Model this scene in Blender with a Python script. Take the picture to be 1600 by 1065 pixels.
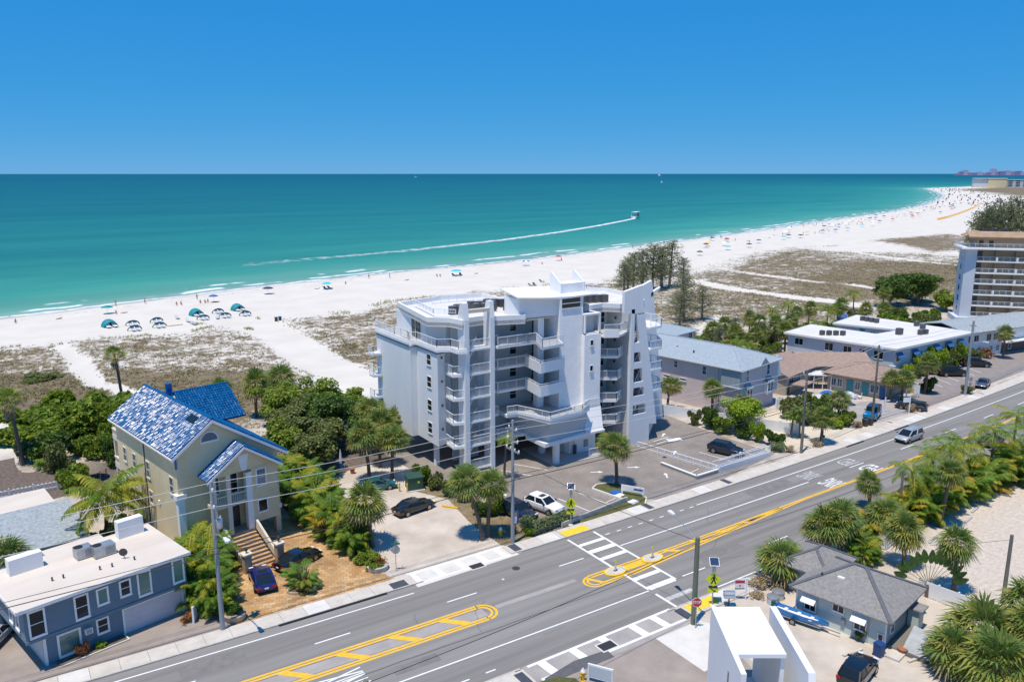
import bpy, math, random
import numpy as np
from mathutils import Vector, Matrix, noise
R = math.radians
random.seed(7)
for o in list(bpy.data.objects):
    bpy.data.objects.remove(o)
S = bpy.context.scene
C = S.collection
S.unit_settings.scale_length = 1.1        # one unit is 1.1 m on the ground

# ---------------------------------------------------------------- camera
cam = bpy.data.objects.new('camera', bpy.data.cameras.new('camera'))
C.objects.link(cam)
cam.location = (0, 0, 34)
cam.rotation_euler = (R(90 - 11.87), 0, R(56.5 - 90))
cam.data.sensor_width = 36
cam.data.lens = 28.0
cam.data.clip_start = 0.5
cam.data.clip_end = 60000
S.camera = cam

# ---------------------------------------------------------------- sky, sun, exposure
SUN_EL, SHADOW_AZ = R(74.5), R(21)        # shadows fall 21 degrees off the road direction (+X)
wd = bpy.data.worlds.new('World')
S.world = wd
wd.use_nodes = True
nt = wd.node_tree
bg = nt.nodes['Background']
sky = nt.nodes.new('ShaderNodeTexSky')
sky.sky_type = 'NISHITA'
sky.sun_disc = False
sky.sun_elevation = SUN_EL
sky.sun_rotation = math.atan2(-math.cos(SHADOW_AZ), -math.sin(SHADOW_AZ))
sky.altitude = 30
sky.air_density = 0.5
sky.dust_density = 0.0
sky.ozone_density = 3.0
# the photograph's deep, polarised blue: each channel of the sky model gets its own contrast
sep = nt.nodes.new('ShaderNodeSeparateColor')
com = nt.nodes.new('ShaderNodeCombineColor')
nt.links.new(sky.outputs[0], sep.inputs[0])
for k, (pw, gain) in enumerate(((1.05, 0.13), (0.34, 1.24), (0.10, 3.6))):
    q = nt.nodes.new('ShaderNodeMath'); q.operation = 'POWER'; q.inputs[1].default_value = pw
    g = nt.nodes.new('ShaderNodeMath'); g.operation = 'MULTIPLY'; g.inputs[1].default_value = gain
    nt.links.new(sep.outputs[k], q.inputs[0]); nt.links.new(q.outputs[0], g.inputs[0]); nt.links.new(g.outputs[0], com.inputs[k])
nt.links.new(com.outputs[0], bg.inputs['Color'])
bg.inputs['Strength'].default_value = 0.142
sun = bpy.data.objects.new('sun', bpy.data.lights.new('sun', 'SUN'))
C.objects.link(sun)
sun.data.energy = 3.75
sun.data.angle = R(0.53)
sun.data.color = (1.0, 0.915, 0.775)
sd = Vector((-math.cos(SHADOW_AZ) * math.cos(SUN_EL), -math.sin(SHADOW_AZ) * math.cos(SUN_EL), math.sin(SUN_EL)))
sun.rotation_euler = sd.to_track_quat('Z', 'Y').to_euler()
sun.location = (0, 0, 80)
S.view_settings.view_transform = 'Standard'
S.view_settings.look = 'None'
S.view_settings.exposure = 0.26
S.view_settings.gamma = 1.0

# ---------------------------------------------------------------- helpers
MAT = {}
LEAF_GAIN = 2.05

def mat(name, col, rough=0.7, var=0.12, nscale=1.5, bump=0.0, bscale=8.0, metal=0.0, spec=0.5, coat=0.0,
        col2=None, stretch=None, detail=6.0):
    """procedural principled material: base colour broken up by noise, optional bump"""
    if name in MAT:
        return MAT[name]
    m = bpy.data.materials.new(name)
    m.use_nodes = True
    n, l = m.node_tree.nodes, m.node_tree.links
    p = n['Principled BSDF']
    p.inputs['Roughness'].default_value = rough
    p.inputs['Metallic'].default_value = metal
    p.inputs['Specular IOR Level'].default_value = spec
    if coat:
        p.inputs['Coat Weight'].default_value = coat
        p.inputs['Coat Roughness'].default_value = 0.06
    tc = n.new('ShaderNodeTexCoord')
    mp = n.new('ShaderNodeMapping')
    l.new(tc.outputs['Object'], mp.inputs['Vector'])
    if stretch:
        mp.inputs['Scale'].default_value = stretch
    if var > 0 or col2:
        t = n.new('ShaderNodeTexNoise')
        t.inputs['Scale'].default_value = nscale
        t.inputs['Detail'].default_value = detail
        t.inputs['Roughness'].default_value = 0.62
        l.new(mp.outputs[0], t.inputs['Vector'])
        r = n.new('ShaderNodeValToRGB')
        c2 = col2 if col2 else tuple(min(1, c * (1 + var)) for c in col)
        c1 = col if col2 else tuple(c * (1 - var) for c in col)
        r.color_ramp.elements[0].position = 0.32
        r.color_ramp.elements[1].position = 0.68
        r.color_ramp.elements[0].color = (*c1, 1)
        r.color_ramp.elements[1].color = (*c2, 1)
        l.new(t.outputs['Fac'], r.inputs['Fac'])
        l.new(r.outputs[0], p.inputs['Base Color'])
    else:
        p.inputs['Base Color'].default_value = (*col, 1)
    if bump:
        b = n.new('ShaderNodeTexNoise')
        b.inputs['Scale'].default_value = bscale
        b.inputs['Detail'].default_value = 8
        l.new(mp.outputs[0], b.inputs['Vector'])
        bp = n.new('ShaderNodeBump')
        bp.inputs['Strength'].default_value = bump
        bp.inputs['Distance'].default_value = 0.05
        l.new(b.outputs['Fac'], bp.inputs['Height'])
        l.new(bp.outputs[0], p.inputs['Normal'])
    MAT[name] = m
    return m

def siding(name, col, pitch=0.2, rough=0.6, depth=0.03, var=0.05):
    """lap boards: fine relief along Z on top of a noise-broken paint"""
    m = mat(name, col, rough, var, 0.9)
    n, l = m.node_tree.nodes, m.node_tree.links
    tc = n.new('ShaderNodeTexCoord')
    sx = n.new('ShaderNodeSeparateXYZ')
    l.new(tc.outputs['Object'], sx.inputs[0])
    d = n.new('ShaderNodeMath'); d.operation = 'DIVIDE'; d.inputs[1].default_value = pitch
    f = n.new('ShaderNodeMath'); f.operation = 'FRACT'
    l.new(sx.outputs['Z'], d.inputs[0]); l.new(d.outputs[0], f.inputs[0])
    bp = n.new('ShaderNodeBump')
    bp.invert = True
    bp.inputs['Strength'].default_value = 0.8
    bp.inputs['Distance'].default_value = depth
    l.new(f.outputs[0], bp.inputs['Height'])
    l.new(bp.outputs[0], n['Principled BSDF'].inputs['Normal'])
    return m

def brickmat(name, c1, c2, mortar, bw=0.4, bh=0.2, rough=0.8, msize=0.02, scale=1.0, rot=0.0, bump=0.4, mixn=0.3, ncol=None):
    m = bpy.data.materials.new(name); m.use_nodes = True
    n, l = m.node_tree.nodes, m.node_tree.links
    p = n['Principled BSDF']; p.inputs['Roughness'].default_value = rough
    tc = n.new('ShaderNodeTexCoord'); mp = n.new('ShaderNodeMapping')
    mp.inputs['Rotation'].default_value = (0, 0, rot)
    l.new(tc.outputs['Object'], mp.inputs['Vector'])
    b = n.new('ShaderNodeTexBrick')
    b.inputs['Color1'].default_value = (*c1, 1); b.inputs['Color2'].default_value = (*c2, 1)
    b.inputs['Mortar'].default_value = (*mortar, 1)
    b.inputs['Scale'].default_value = scale; b.inputs['Mortar Size'].default_value = msize
    b.inputs['Brick Width'].default_value = bw; b.inputs['Row Height'].default_value = bh
    l.new(mp.outputs[0], b.inputs['Vector'])
    t = n.new('ShaderNodeTexNoise'); t.inputs['Scale'].default_value = 0.35; t.inputs['Detail'].default_value = 8
    l.new(mp.outputs[0], t.inputs['Vector'])
    mx = n.new('ShaderNodeMix'); mx.data_type = 'RGBA'; mx.blend_type = 'MULTIPLY'
    mx.inputs['Factor'].default_value = 1.0
    r = n.new('ShaderNodeValToRGB')
    r.color_ramp.elements[0].position = 0.3; r.color_ramp.elements[1].position = 0.7
    k = 1 - mixn
    r.color_ramp.elements[0].color = (k, k, k, 1)
    r.color_ramp.elements[1].color = (1, 1, 1, 1) if not ncol else (*ncol, 1)
    l.new(t.outputs['Fac'], r.inputs['Fac'])
    l.new(b.outputs['Color'], mx.inputs[6]); l.new(r.outputs[0], mx.inputs[7])
    l.new(mx.outputs[2], p.inputs['Base Color'])
    bp = n.new('ShaderNodeBump'); bp.inputs['Strength'].default_value = bump; bp.inputs['Distance'].default_value = 0.02
    bp.invert = True
    l.new(b.outputs['Fac'], bp.inputs['Height']); l.new(bp.outputs[0], p.inputs['Normal'])
    MAT[name] = m
    return m

def leafmat(name, trans=0.38, rough=0.55, spec=0.3):
    """foliage: colour from the mesh's own leaf colour attribute, some light passing through"""
    m = bpy.data.materials.new(name); m.use_nodes = True
    n, l = m.node_tree.nodes, m.node_tree.links
    p = n['Principled BSDF']; p.inputs['Roughness'].default_value = rough
    p.inputs['Specular IOR Level'].default_value = spec
    a = n.new('ShaderNodeAttribute'); a.attribute_name = 'col'
    l.new(a.outputs['Color'], p.inputs['Base Color'])
    t = n.new('ShaderNodeBsdfTranslucent'); l.new(a.outputs['Color'], t.inputs['Color'])
    mx = n.new('ShaderNodeMixShader'); mx.inputs[0].default_value = trans
    l.new(p.outputs[0], mx.inputs[1]); l.new(t.outputs[0], mx.inputs[2])
    l.new(mx.outputs[0], n['Material Output'].inputs['Surface'])
    MAT[name] = m
    return m

def pin(poly):
    a = sum(poly[i][0] * poly[(i + 1) % len(poly)][1] - poly[(i + 1) % len(poly)][0] * poly[i][1] for i in range(len(poly)))
    return list(poly) if a > 0 else list(poly)[::-1]

def inset(poly, d):
    """offset a CCW polygon inwards by d"""
    P = [Vector((p[0], p[1])) for p in pin(poly)]
    out = []
    for i in range(len(P)):
        a, b, c = P[i - 1], P[i], P[(i + 1) % len(P)]
        e1, e2 = (b - a).normalized(), (c - b).normalized()
        n1, n2 = Vector((-e1.y, e1.x)), Vector((-e2.y, e2.x))
        k = n1 + n2
        k = k / max(0.35, k.length_squared / 2)
        out.append((b.x + k.x * d, b.y + k.y * d))
    return out

class MB:
    """collects faces; build() links them as one mesh object"""
    def __init__(s):
        s.v = []; s.f = []; s.col = None
    def poly(s, *pts):
        i = len(s.v); s.v += [tuple(p) for p in pts]; s.f.append(tuple(range(i, i + len(pts)))); return s
    def box(s, x0, y0, z0, x1, y1, z1):
        i = len(s.v)
        s.v += [(x0, y0, z0), (x1, y0, z0), (x1, y1, z0), (x0, y1, z0), (x0, y0, z1), (x1, y0, z1), (x1, y1, z1), (x0, y1, z1)]
        s.f += [tuple(i + k for k in q) for q in ((0, 3, 2, 1), (4, 5, 6, 7), (0, 1, 5, 4), (1, 2, 6, 5), (2, 3, 7, 6), (3, 0, 4, 7))]
        return s
    def prism(s, poly, z0, z1, bottom=True):
        P = pin(poly); n = len(P); i = len(s.v)
        s.v += [(p[0], p[1], z0) for p in P] + [(p[0], p[1], z1) for p in P]
        s.f.append(tuple(range(i + n, i + 2 * n)))
        if bottom: s.f.append(tuple(range(i + n - 1, i - 1, -1)))
        for k in range(n):
            j = (k + 1) % n
            s.f.append((i + k, i + j, i + n + j, i + n + k))
        return s
    def ext(s, pts, vec):
        """extrude a planar 3D polygon along vec"""
        n = len(pts); i = len(s.v); v = Vector(vec)
        P = [Vector(p) for p in pts]
        nrm = Vector((0, 0, 0))
        for k in range(1, n - 1):
            nrm += (P[k] - P[0]).cross(P[k + 1] - P[0])
        if nrm.dot(v) > 0: P = P[::-1]
        s.v += [tuple(p) for p in P] + [tuple(p + v) for p in P]
        s.f.append(tuple(range(i, i + n))); s.f.append(tuple(range(i + 2 * n - 1, i + n - 1, -1)))
        for k in range(n):
            j = (k + 1) % n
            s.f.append((i + j, i + k, i + n + k, i + n + j))
        return s
    def ring(s, poly, t, z0, z1):
        """upright wall of thickness t along the inside of a closed outline"""
        P = pin(poly); Q = inset(P, t); n = len(P)
        for k in range(n):
            j = (k + 1) % n
            s.prism([P[k], P[j], Q[j], Q[k]], z0, z1)
        return s
    def wall(s, pts, t, z0, z1, close=False):
        """upright wall of thickness t centred on a polyline"""
        m = len(pts) if close else len(pts) - 1
        for k in range(m):
            a, b = Vector(pts[k][:2]), Vector(pts[(k + 1) % len(pts)][:2])
            e = (b - a)
            if e.length < 1e-4: continue
            n = Vector((-e.y, e.x)).normalized() * t / 2
            s.prism([a - n, b - n, b + n, a + n], z0, z1)
        return s
    def bar(s, p, q, w, h=None):
        p, q = Vector(p), Vector(q); h = h or w
        d = (q - p).normalized()
        a = d.cross(Vector((0, 0, 1)))
        a = Vector((1, 0, 0)) if a.length < 1e-3 else a.normalized()
        b = a.cross(d)
        i = len(s.v)
        for c in (p, q):
            for (u, v) in ((-1, -1), (1, -1), (1, 1), (-1, 1)):
                s.v.append(tuple(c + a * u * w / 2 + b * v * h / 2))
        s.f += [tuple(i + k for k in f) for f in ((0, 1, 5, 4), (1, 2, 6, 5), (2, 3, 7, 6), (3, 0, 4, 7), (3, 2, 1, 0), (4, 5, 6, 7))]
        return s
    def tube(s, pts, rad, n=8, cap=True):
        P = [Vector(p) for p in pts]
        if not hasattr(rad, '__len__'): rad = [rad] * len(P)
        i0 = len(s.v)
        for k, p in enumerate(P):
            d = (P[min(k + 1, len(P) - 1)] - P[max(k - 1, 0)])
            d = d.normalized() if d.length > 1e-6 else Vector((0, 0, 1))
            a = d.cross(Vector((0.13, 0.98, 0.05)))
            if a.length < 0.05: a = d.cross(Vector((1, 0, 0)))
            a.normalize(); b = d.cross(a)
            for j in range(n):
                t = 2 * math.pi * j / n
                s.v.append(tuple(p + (a * math.cos(t) + b * math.sin(t)) * rad[k]))
        for k in range(len(P) - 1):
            for j in range(n):
                a0 = i0 + k * n + j; a1 = i0 + k * n + (j + 1) % n
                s.f.append((a0, a1, a1 + n, a0 + n))
        if cap:
            s.f.append(tuple(i0 + j for j in range(n - 1, -1, -1)))
            e = i0 + (len(P) - 1) * n
            s.f.append(tuple(e + j for j in range(n)))
        return s
    def lathe(s, prof, n=12, c=(0, 0, 0), axis='z'):
        """revolve (radius, height) pairs"""
        i0 = len(s.v)
        for (r, h) in prof:
            for j in range(n):
                t = 2 * math.pi * j / n
                if axis == 'z': s.v.append((c[0] + r * math.cos(t), c[1] + r * math.sin(t), c[2] + h))
                else: s.v.append((c[0] + r * math.cos(t), c[1] - h, c[2] + r * math.sin(t)))
        for k in range(len(prof) - 1):
            for j in range(n):
                a0 = i0 + k * n + j; a1 = i0 + k * n + (j + 1) % n
                s.f.append((a0, a1, a1 + n, a0 + n))
        s.f.append(tuple(i0 + j for j in range(n - 1, -1, -1)))
        e = i0 + (len(prof) - 1) * n
        s.f.append(tuple(e + j for j in range(n)))
        return s
    def mesh(s, name, material, smooth=None):
        me = bpy.data.meshes.new(name)
        me.from_pydata(s.v, [], s.f)
        if s.col is not None:
            ca = me.color_attributes.new('col', 'FLOAT_COLOR', 'POINT')
            a = np.ones((len(s.v), 4), 'f'); a[:, :3] = np.asarray(s.col, 'f') * LEAF_GAIN
            ca.data.foreach_set('color', a.ravel())
        if material: me.materials.append(MAT[material] if isinstance(material, str) else material)
        if smooth is not None:
            me.polygons.foreach_set('use_smooth', [True] * len(me.polygons))
            if smooth < 180: me.set_sharp_from_angle(angle=R(smooth))
        me.update()
        return me
    def build(s, name, material, parent=None, smooth=None, off=None, loc=None, rz=None):
        if off:
            s.v = [(v[0] - off[0], v[1] - off[1], v[2] - off[2]) for v in s.v]
        return put(name, s.mesh(name, material, smooth), parent, loc, rz)

def put(name, me, parent=None, loc=None, rz=None):
    o = bpy.data.objects.new(name, me)
    C.objects.link(o)
    if parent is not None: o.parent = parent
    if loc is not None: o.location = loc
    if rz is not None: o.rotation_euler = (0, 0, rz)
    return o

def tag(o, label, cat, group=None):
    o['label'] = label; o['category'] = cat
    if group: o['group'] = group
    return o

def thing(name, label, cat, loc=(0, 0, 0), rz=0.0, group=None):
    o = put(name, None, None, loc, rz)
    o.empty_display_size = 0.3
    return tag(o, label, cat, group)

def struct(o, kind='structure'):
    o['kind'] = kind
    return o

def curve(X):
    """the road bends gently: sideways shift of every road-parallel line"""
    return 0.0004 * (X - 52) ** 2

# ---------------------------------------------------------------- materials
mat('asphalt', (0.178, 0.167, 0.155), 0.88, 0.1, 0.5, 0.25, 40, stretch=(0.045, 1.9, 1), col2=(0.275, 0.260, 0.243), detail=10.0)
mat('asphalt_repair', (0.165, 0.155, 0.145), 0.9, 0.1, 1.2, 0.25, 40, col2=(0.225, 0.213, 0.20))
mat('asphalt_patch', (0.11, 0.11, 0.115), 0.9, 0.15, 2.0, 0.25, 40)
mat('asphalt_brown', (0.235, 0.205, 0.19), 0.9, 0.1, 0.8, 0.25, 30, col2=(0.30, 0.262, 0.245))
mat('asphalt_pale', (0.30, 0.275, 0.26), 0.92, 0.1, 0.45, 0.3, 25, col2=(0.42, 0.38, 0.355))
mat('concrete', (0.50, 0.455, 0.40), 0.9, 0.1, 1.1, 0.15, 20, col2=(0.62, 0.57, 0.51))
mat('concrete_pale', (0.58, 0.55, 0.51), 0.9, 0.1, 0.7, 0.15, 20, col2=(0.70, 0.67, 0.62))
mat('kerb', (0.46, 0.43, 0.39), 0.9, 0.15, 2.0)
mat('sand_lot', (0.44, 0.375, 0.31), 0.95, 0.1, 0.3, 0.5, 6, col2=(0.62, 0.545, 0.465))
mat('asphalt_warm', (0.27, 0.225, 0.195), 0.92, 0.1, 0.5, 0.3, 25, col2=(0.36, 0.305, 0.27))
mat('sand_drive', (0.54, 0.46, 0.36), 0.95, 0.1, 0.4, 0.4, 6, col2=(0.66, 0.58, 0.47))
mat('shell_lot', (0.47, 0.395, 0.325), 0.95, 0.1, 1.6, 0.8, 3, col2=(0.63, 0.55, 0.465), stretch=(1, 2.0, 1))
mat('dry_grass', (0.15, 0.105, 0.055), 0.95, 0.2, 1.3, 0.8, 12, col2=(0.29, 0.23, 0.13))
mat('lawn', (0.06, 0.085, 0.016), 0.95, 0.2, 1.8, 0.8, 18, col2=(0.15, 0.12, 0.045))
mat('mulch', (0.085, 0.065, 0.05), 0.95, 0.3, 2.5, 0.8, 12, col2=(0.20, 0.155, 0.125))
mat('paint_white', (0.72, 0.72, 0.71), 0.7, 0.12, 2.2, col2=(0.84, 0.84, 0.83))
mat('paint_white_worn', (0.30, 0.30, 0.30), 0.8, 0.2, 3.0, col2=(0.62, 0.62, 0.61))
mat('paint_yellow', (0.78, 0.42, 0.02), 0.7, 0.12, 2.0, col2=(0.86, 0.52, 0.04))
mat('tactile_yellow', (0.82, 0.55, 0.03), 0.75, 0.1, 3.0)
mat('tactile_dark', (0.055, 0.065, 0.085), 0.8, 0.15, 3.0)
mat('steel_grate', (0.03, 0.03, 0.032), 0.6, 0.2, 5.0)
brickmat('pavers', (0.30, 0.262, 0.235), (0.345, 0.30, 0.27), (0.21, 0.185, 0.165), 0.42, 0.21, msize=0.018)
brickmat('stone_drive', (0.52, 0.275, 0.10), (0.70, 0.47, 0.24), (0.40, 0.23, 0.10), 0.52, 0.42, msize=0.018, rot=0.35, mixn=0.45)

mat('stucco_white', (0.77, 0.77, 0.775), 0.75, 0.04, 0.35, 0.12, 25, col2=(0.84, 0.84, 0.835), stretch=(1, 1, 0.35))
mat('stucco_white_plain', (0.785, 0.785, 0.785), 0.75, 0.03, 0.4, 0.1, 25, col2=(0.85, 0.85, 0.845), stretch=(1, 1, 0.35))
siding('siding_white', (0.81, 0.81, 0.815), 0.30, depth=0.035)
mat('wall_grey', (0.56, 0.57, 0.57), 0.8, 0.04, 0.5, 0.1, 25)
mat('deck_grey', (0.42, 0.42, 0.42), 0.85, 0.08, 0.8)
mat('metal_white', (0.80, 0.81, 0.82), 0.45, 0.03, 2.0)
mat('roof_membrane', (0.66, 0.64, 0.62), 0.85, 0.07, 0.4, 0.1, 12)
mat('roof_cream', (0.60, 0.525, 0.45), 0.9, 0.08, 0.35, 0.15, 10, col2=(0.69, 0.62, 0.54), stretch=(0.5, 1.5, 1))
mat('glass', (0.012, 0.018, 0.022), 0.08, 0.0, spec=0.45)
mat('glass_blue', (0.06, 0.12, 0.17), 0.08, 0.0, spec=0.8)
mat('glass_green', (0.09, 0.20, 0.17), 0.10, 0.0, spec=0.8)
mat('dark_metal', (0.05, 0.052, 0.055), 0.5, 0.15, 3.0)
mat('grey_metal', (0.27, 0.29, 0.31), 0.5, 0.15, 3.0, metal=0.3)
mat('galvanised', (0.42, 0.44, 0.45), 0.42, 0.12, 4.0, metal=0.6)
mat('ac_grey', (0.085, 0.09, 0.095), 0.6, 0.2, 6.0)
mat('ac_top', (0.20, 0.21, 0.22), 0.6, 0.2, 6.0)
mat('stucco_yellow', (0.66, 0.535, 0.32), 0.85, 0.05, 0.6, 0.15, 20, col2=(0.73, 0.61, 0.39))
mat('trim_cream', (0.70, 0.62, 0.50), 0.75, 0.05, 1.0)
mat('trim_white', (0.80, 0.79, 0.77), 0.7, 0.04, 1.0)
mat('roof_tile_blue', (0.004, 0.09, 0.25), 0.225, 0.3, 3.5, spec=0.3)
mat('tile_trim_blue', (0.01, 0.10, 0.34), 0.3, 0.15, 2.5)
siding('siding_blue', (0.135, 0.20, 0.25), 0.16)
siding('garage_door', (0.58, 0.545, 0.56), 0.45, depth=0.02)
siding('siding_grey', (0.33, 0.41, 0.42), 0.24)
siding('siding_mint', (0.50, 0.58, 0.55), 0.24)
mat('shingle_grey', (0.20, 0.19, 0.18), 0.95, 0.12, 4.0, 0.7, 14, col2=(0.31, 0.295, 0.28))
mat('shingle_ridge', (0.12, 0.125, 0.14), 0.95, 0.12, 4.0)
mat('shingle_blue', (0.27, 0.33, 0.38), 0.95, 0.1, 2.5, 0.5, 14, col2=(0.36, 0.42, 0.465))
mat('shingle_slate', (0.22, 0.255, 0.28), 0.95, 0.1, 3.5, 0.8, 9, col2=(0.42, 0.46, 0.475))
mat('shingle_brown', (0.29, 0.20, 0.155), 0.95, 0.1, 2.0, 0.5, 14, col2=(0.38, 0.28, 0.225))
mat('stucco_pink', (0.60, 0.51, 0.505), 0.85, 0.05, 0.5, 0.1, 20)
mat('stucco_lavender', (0.55, 0.52, 0.545), 0.85, 0.05, 0.5, 0.1, 20)
mat('stucco_tan', (0.43, 0.375, 0.30), 0.85, 0.06, 0.5, 0.1, 20)
mat('stucco_paleblue', (0.53, 0.565, 0.60), 0.8, 0.05, 0.4, 0.1, 20)
mat('hotel_tan', (0.34, 0.265, 0.175), 0.85, 0.06, 0.3)
mat('hotel_blue', (0.56, 0.60, 0.66), 0.8, 0.05, 0.3)
mat('roof_terracotta', (0.33, 0.22, 0.14), 0.9, 0.2, 0.6, 0.5, 4, col2=(0.43, 0.30, 0.20))
mat('door_teal', (0.02, 0.26, 0.31), 0.5, 0.1, 2.0)
mat('awning_blue', (0.03, 0.12, 0.30), 0.7, 0.1, 2.0)
mat('wood_pole', (0.20, 0.185, 0.155), 0.9, 0.25, 3.0, 0.5, 20, stretch=(6, 6, 0.4))
mat('wood_pole_green', (0.17, 0.185, 0.13), 0.9, 0.2, 3.0, 0.4, 20, stretch=(6, 6, 0.4))
mat('concrete_pole', (0.29, 0.31, 0.32), 0.85, 0.1, 1.5, stretch=(3, 3, 0.4))
mat('wire_light', (0.50, 0.51, 0.52), 0.5, 0.0)
mat('wire_dark', (0.03, 0.03, 0.03), 0.6, 0.0)
mat('ceramic', (0.75, 0.76, 0.78), 0.2, 0.0)
mat('sign_yellow', (0.62, 0.72, 0.01), 0.5, 0.05, 4.0)
mat('sign_red', (0.55, 0.012, 0.02), 0.45, 0.05, 4.0)
mat('sign_white', (0.80, 0.80, 0.80), 0.5, 0.03, 4.0)
mat('sign_blue', (0.03, 0.09, 0.30), 0.5, 0.05, 4.0)
mat('sign_green', (0.01, 0.18, 0.09), 0.5, 0.05, 4.0)
mat('black_matte', (0.012, 0.012, 0.013), 0.7, 0.0)
mat('solar_cell', (0.02, 0.045, 0.12), 0.15, 0.1, 8.0, spec=0.8)
mat('utility_green', (0.02, 0.075, 0.055), 0.5, 0.12, 3.0)
mat('safety_yellow', (0.75, 0.43, 0.02), 0.55, 0.1, 3.0)
mat('bark_palm', (0.155, 0.115, 0.085), 0.95, 0.3, 6.0, 0.8, 14, stretch=(1, 1, 4))
mat('bark_grey', (0.19, 0.17, 0.15), 0.95, 0.3, 5.0, 0.8, 14)
mat('plastic_teal', (0.012, 0.24, 0.27), 0.6, 0.1, 2.0)
mat('cloth_blue', (0.012, 0.12, 0.42), 0.7, 0.1, 2.0)
mat('cloth_cyan', (0.03, 0.47, 0.57), 0.7, 0.1, 2.0)
mat('cloth_navy', (0.015, 0.03, 0.12), 0.7, 0.1, 2.0)
mat('cloth_orange', (0.80, 0.45, 0.06), 0.7, 0.1, 2.0)
mat('cloth_red', (0.45, 0.04, 0.03), 0.7, 0.1, 2.0)
mat('cloth_white', (0.78, 0.78, 0.78), 0.7, 0.04, 2.0)
mat('bin_blue', (0.01, 0.055, 0.19), 0.5, 0.1, 2.0)
mat('bin_dark', (0.06, 0.05, 0.045), 0.6, 0.1, 2.0)
mat('skin', (0.40, 0.22, 0.15), 0.6, 0.1, 4.0)
mat('thatch', (0.25, 0.20, 0.15), 0.95, 0.25, 5.0, 0.8, 20)
mat('vinyl_white', (0.80, 0.81, 0.83), 0.55, 0.03, 2.0)
mat('paving_stone', (0.42, 0.31, 0.22), 0.9, 0.2, 1.5, 0.3, 8)
mat('terracotta', (0.36, 0.15, 0.08), 0.85, 0.2, 3.0)
mat('rubber', (0.018, 0.018, 0.019), 0.85, 0.0)
mat('rim', (0.35, 0.36, 0.37), 0.3, 0.0, metal=0.8)
mat('lamp_glass', (0.75, 0.76, 0.78), 0.15, 0.0)
mat('tail_red', (0.35, 0.008, 0.01), 0.25, 0.0)
leafmat('leaf'); leafmat('leaf_dry', 0.1, 0.9, 0.1)
# ================================================================ terrain, beach, sea
SHORE = [(-3000, -600), (-700, 40), (-150, 178), (1.4, 226.9), (31, 235.7), (69.5, 247.8), (117.5, 257.8), (174, 264.9), (263, 286), (409, 329), (536, 371),
         (704, 425), (902, 505), (1159, 629), (1288, 696), (1502, 824), (1697, 945), (1840, 1040), (1960, 1085), (2123, 1109), (2256, 1140),
         (2725, 1270), (3600, 1400), (6000, 1500)]
PL = {'duneL': [(-12, 178), (0.4, 182.4), (12.9, 183.5), (21.5, 180.9), (35.5, 179), (40.7, 184.3), (49.3, 165.7), (48.5, 150.5), (46, 134.7), (41.1, 125.2), (33.9, 112.6), (26.6, 103.3), (10, 100), (-3, 106), (-12, 130)],
      'dense': [(-12, 165), (0, 163), (8.6, 160), (17.2, 154.3), (32, 147.4), (43.2, 131.5), (33.9, 112.6), (14, 110), (-3, 112), (-12, 135)],
      'duneM': [(57.1, 184.9), (73.3, 183.7), (91.4, 194.4), (106.8, 193.8), (130.7, 197.5), (162.3, 193.7), (174.6, 189.3), (190, 176), (170, 140), (125, 120), (80, 112), (58, 108), (50.7, 123.9), (50.6, 148.5), (55, 167.7)],
      'duneR': [(190.6, 194.2), (240.9, 207.6), (277, 225.1), (313.4, 236.7), (314.8, 220.8), (330, 202.5), (338, 193.4), (340, 150), (300, 118), (208, 106.9), (150, 112), (140, 125), (166.2, 177.3)],
      'denseR': [(225, 178), (285, 195), (320, 190), (330, 150), (300, 120), (215, 110), (188, 125), (195, 160)],
      'duneR2': [(385, 240), (440, 245), (470, 250), (440, 210), (372, 185), (345, 190), (364, 212)],
      'duneFar': [(1760, 930), (1700, 880), (1500, 730), (1250, 560), (1000, 430), (800, 345), (640, 280), (520, 230), (700, 150), (1600, 500), (2400, 900), (2100, 1020)]}
PATHS = [([(189, 195), (189.2, 179.6), (185.2, 156.7), (187.4, 136.2), (190.3, 112)], 2.4), ([(222, 197), (220.6, 187), (220, 163), (223.6, 136)], 0.5),
         ([(318, 210), (310, 190), (304, 150)], 0.8),
         ([(10.8, 178), (12.2, 163.5), (12.3, 151.9), (13, 142.8), (15.5, 138.3), (16.3, 130)], 0.9), ([(-3, 130), (-1, 124), (0.1, 117.9), (-0.5, 109.7), (-1.4, 100)], 0.9),
         ([(50, 185), (50.5, 160), (48.8, 140), (50, 122), (45, 105), (44, 94)], 4.0)]

def inpoly(x, y, poly):
    c = np.zeros(x.shape, bool); n = len(poly)
    for i in range(n):
        (x0, y0), (x1, y1) = poly[i], poly[(i + 1) % n]
        if y0 == y1: continue
        k = ((y0 > y) != (y1 > y)) & (x < (x1 - x0) * (y - y0) / (y1 - y0) + x0)
        c ^= k
    return c

def dline(x, y, pts, closed=False):
    d = np.full(x.shape, 1e9); n = len(pts)
    for i in range(n if closed else n - 1):
        (x0, y0), (x1, y1) = pts[i], pts[(i + 1) % n]
        dx, dy = x1 - x0, y1 - y0
        t = np.clip(((x - x0) * dx + (y - y0) * dy) / (dx * dx + dy * dy), 0, 1)
        d = np.minimum(d, np.hypot(x - x0 - t * dx, y - y0 - t * dy))
    return d

LAND = SHORE + [(6000, -4000), (-3000, -4000)]
def shore_sd(x, y):
    d = dline(x, y, SHORE)
    return np.where(inpoly(x, y, LAND), d, -d)          # + inland

def soft(x, y, name, w):
    d = dline(x, y, PL[name], True)
    return np.clip(0.5 + np.where(inpoly(x, y, PL[name]), d, -d) / w, 0, 1)

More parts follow.
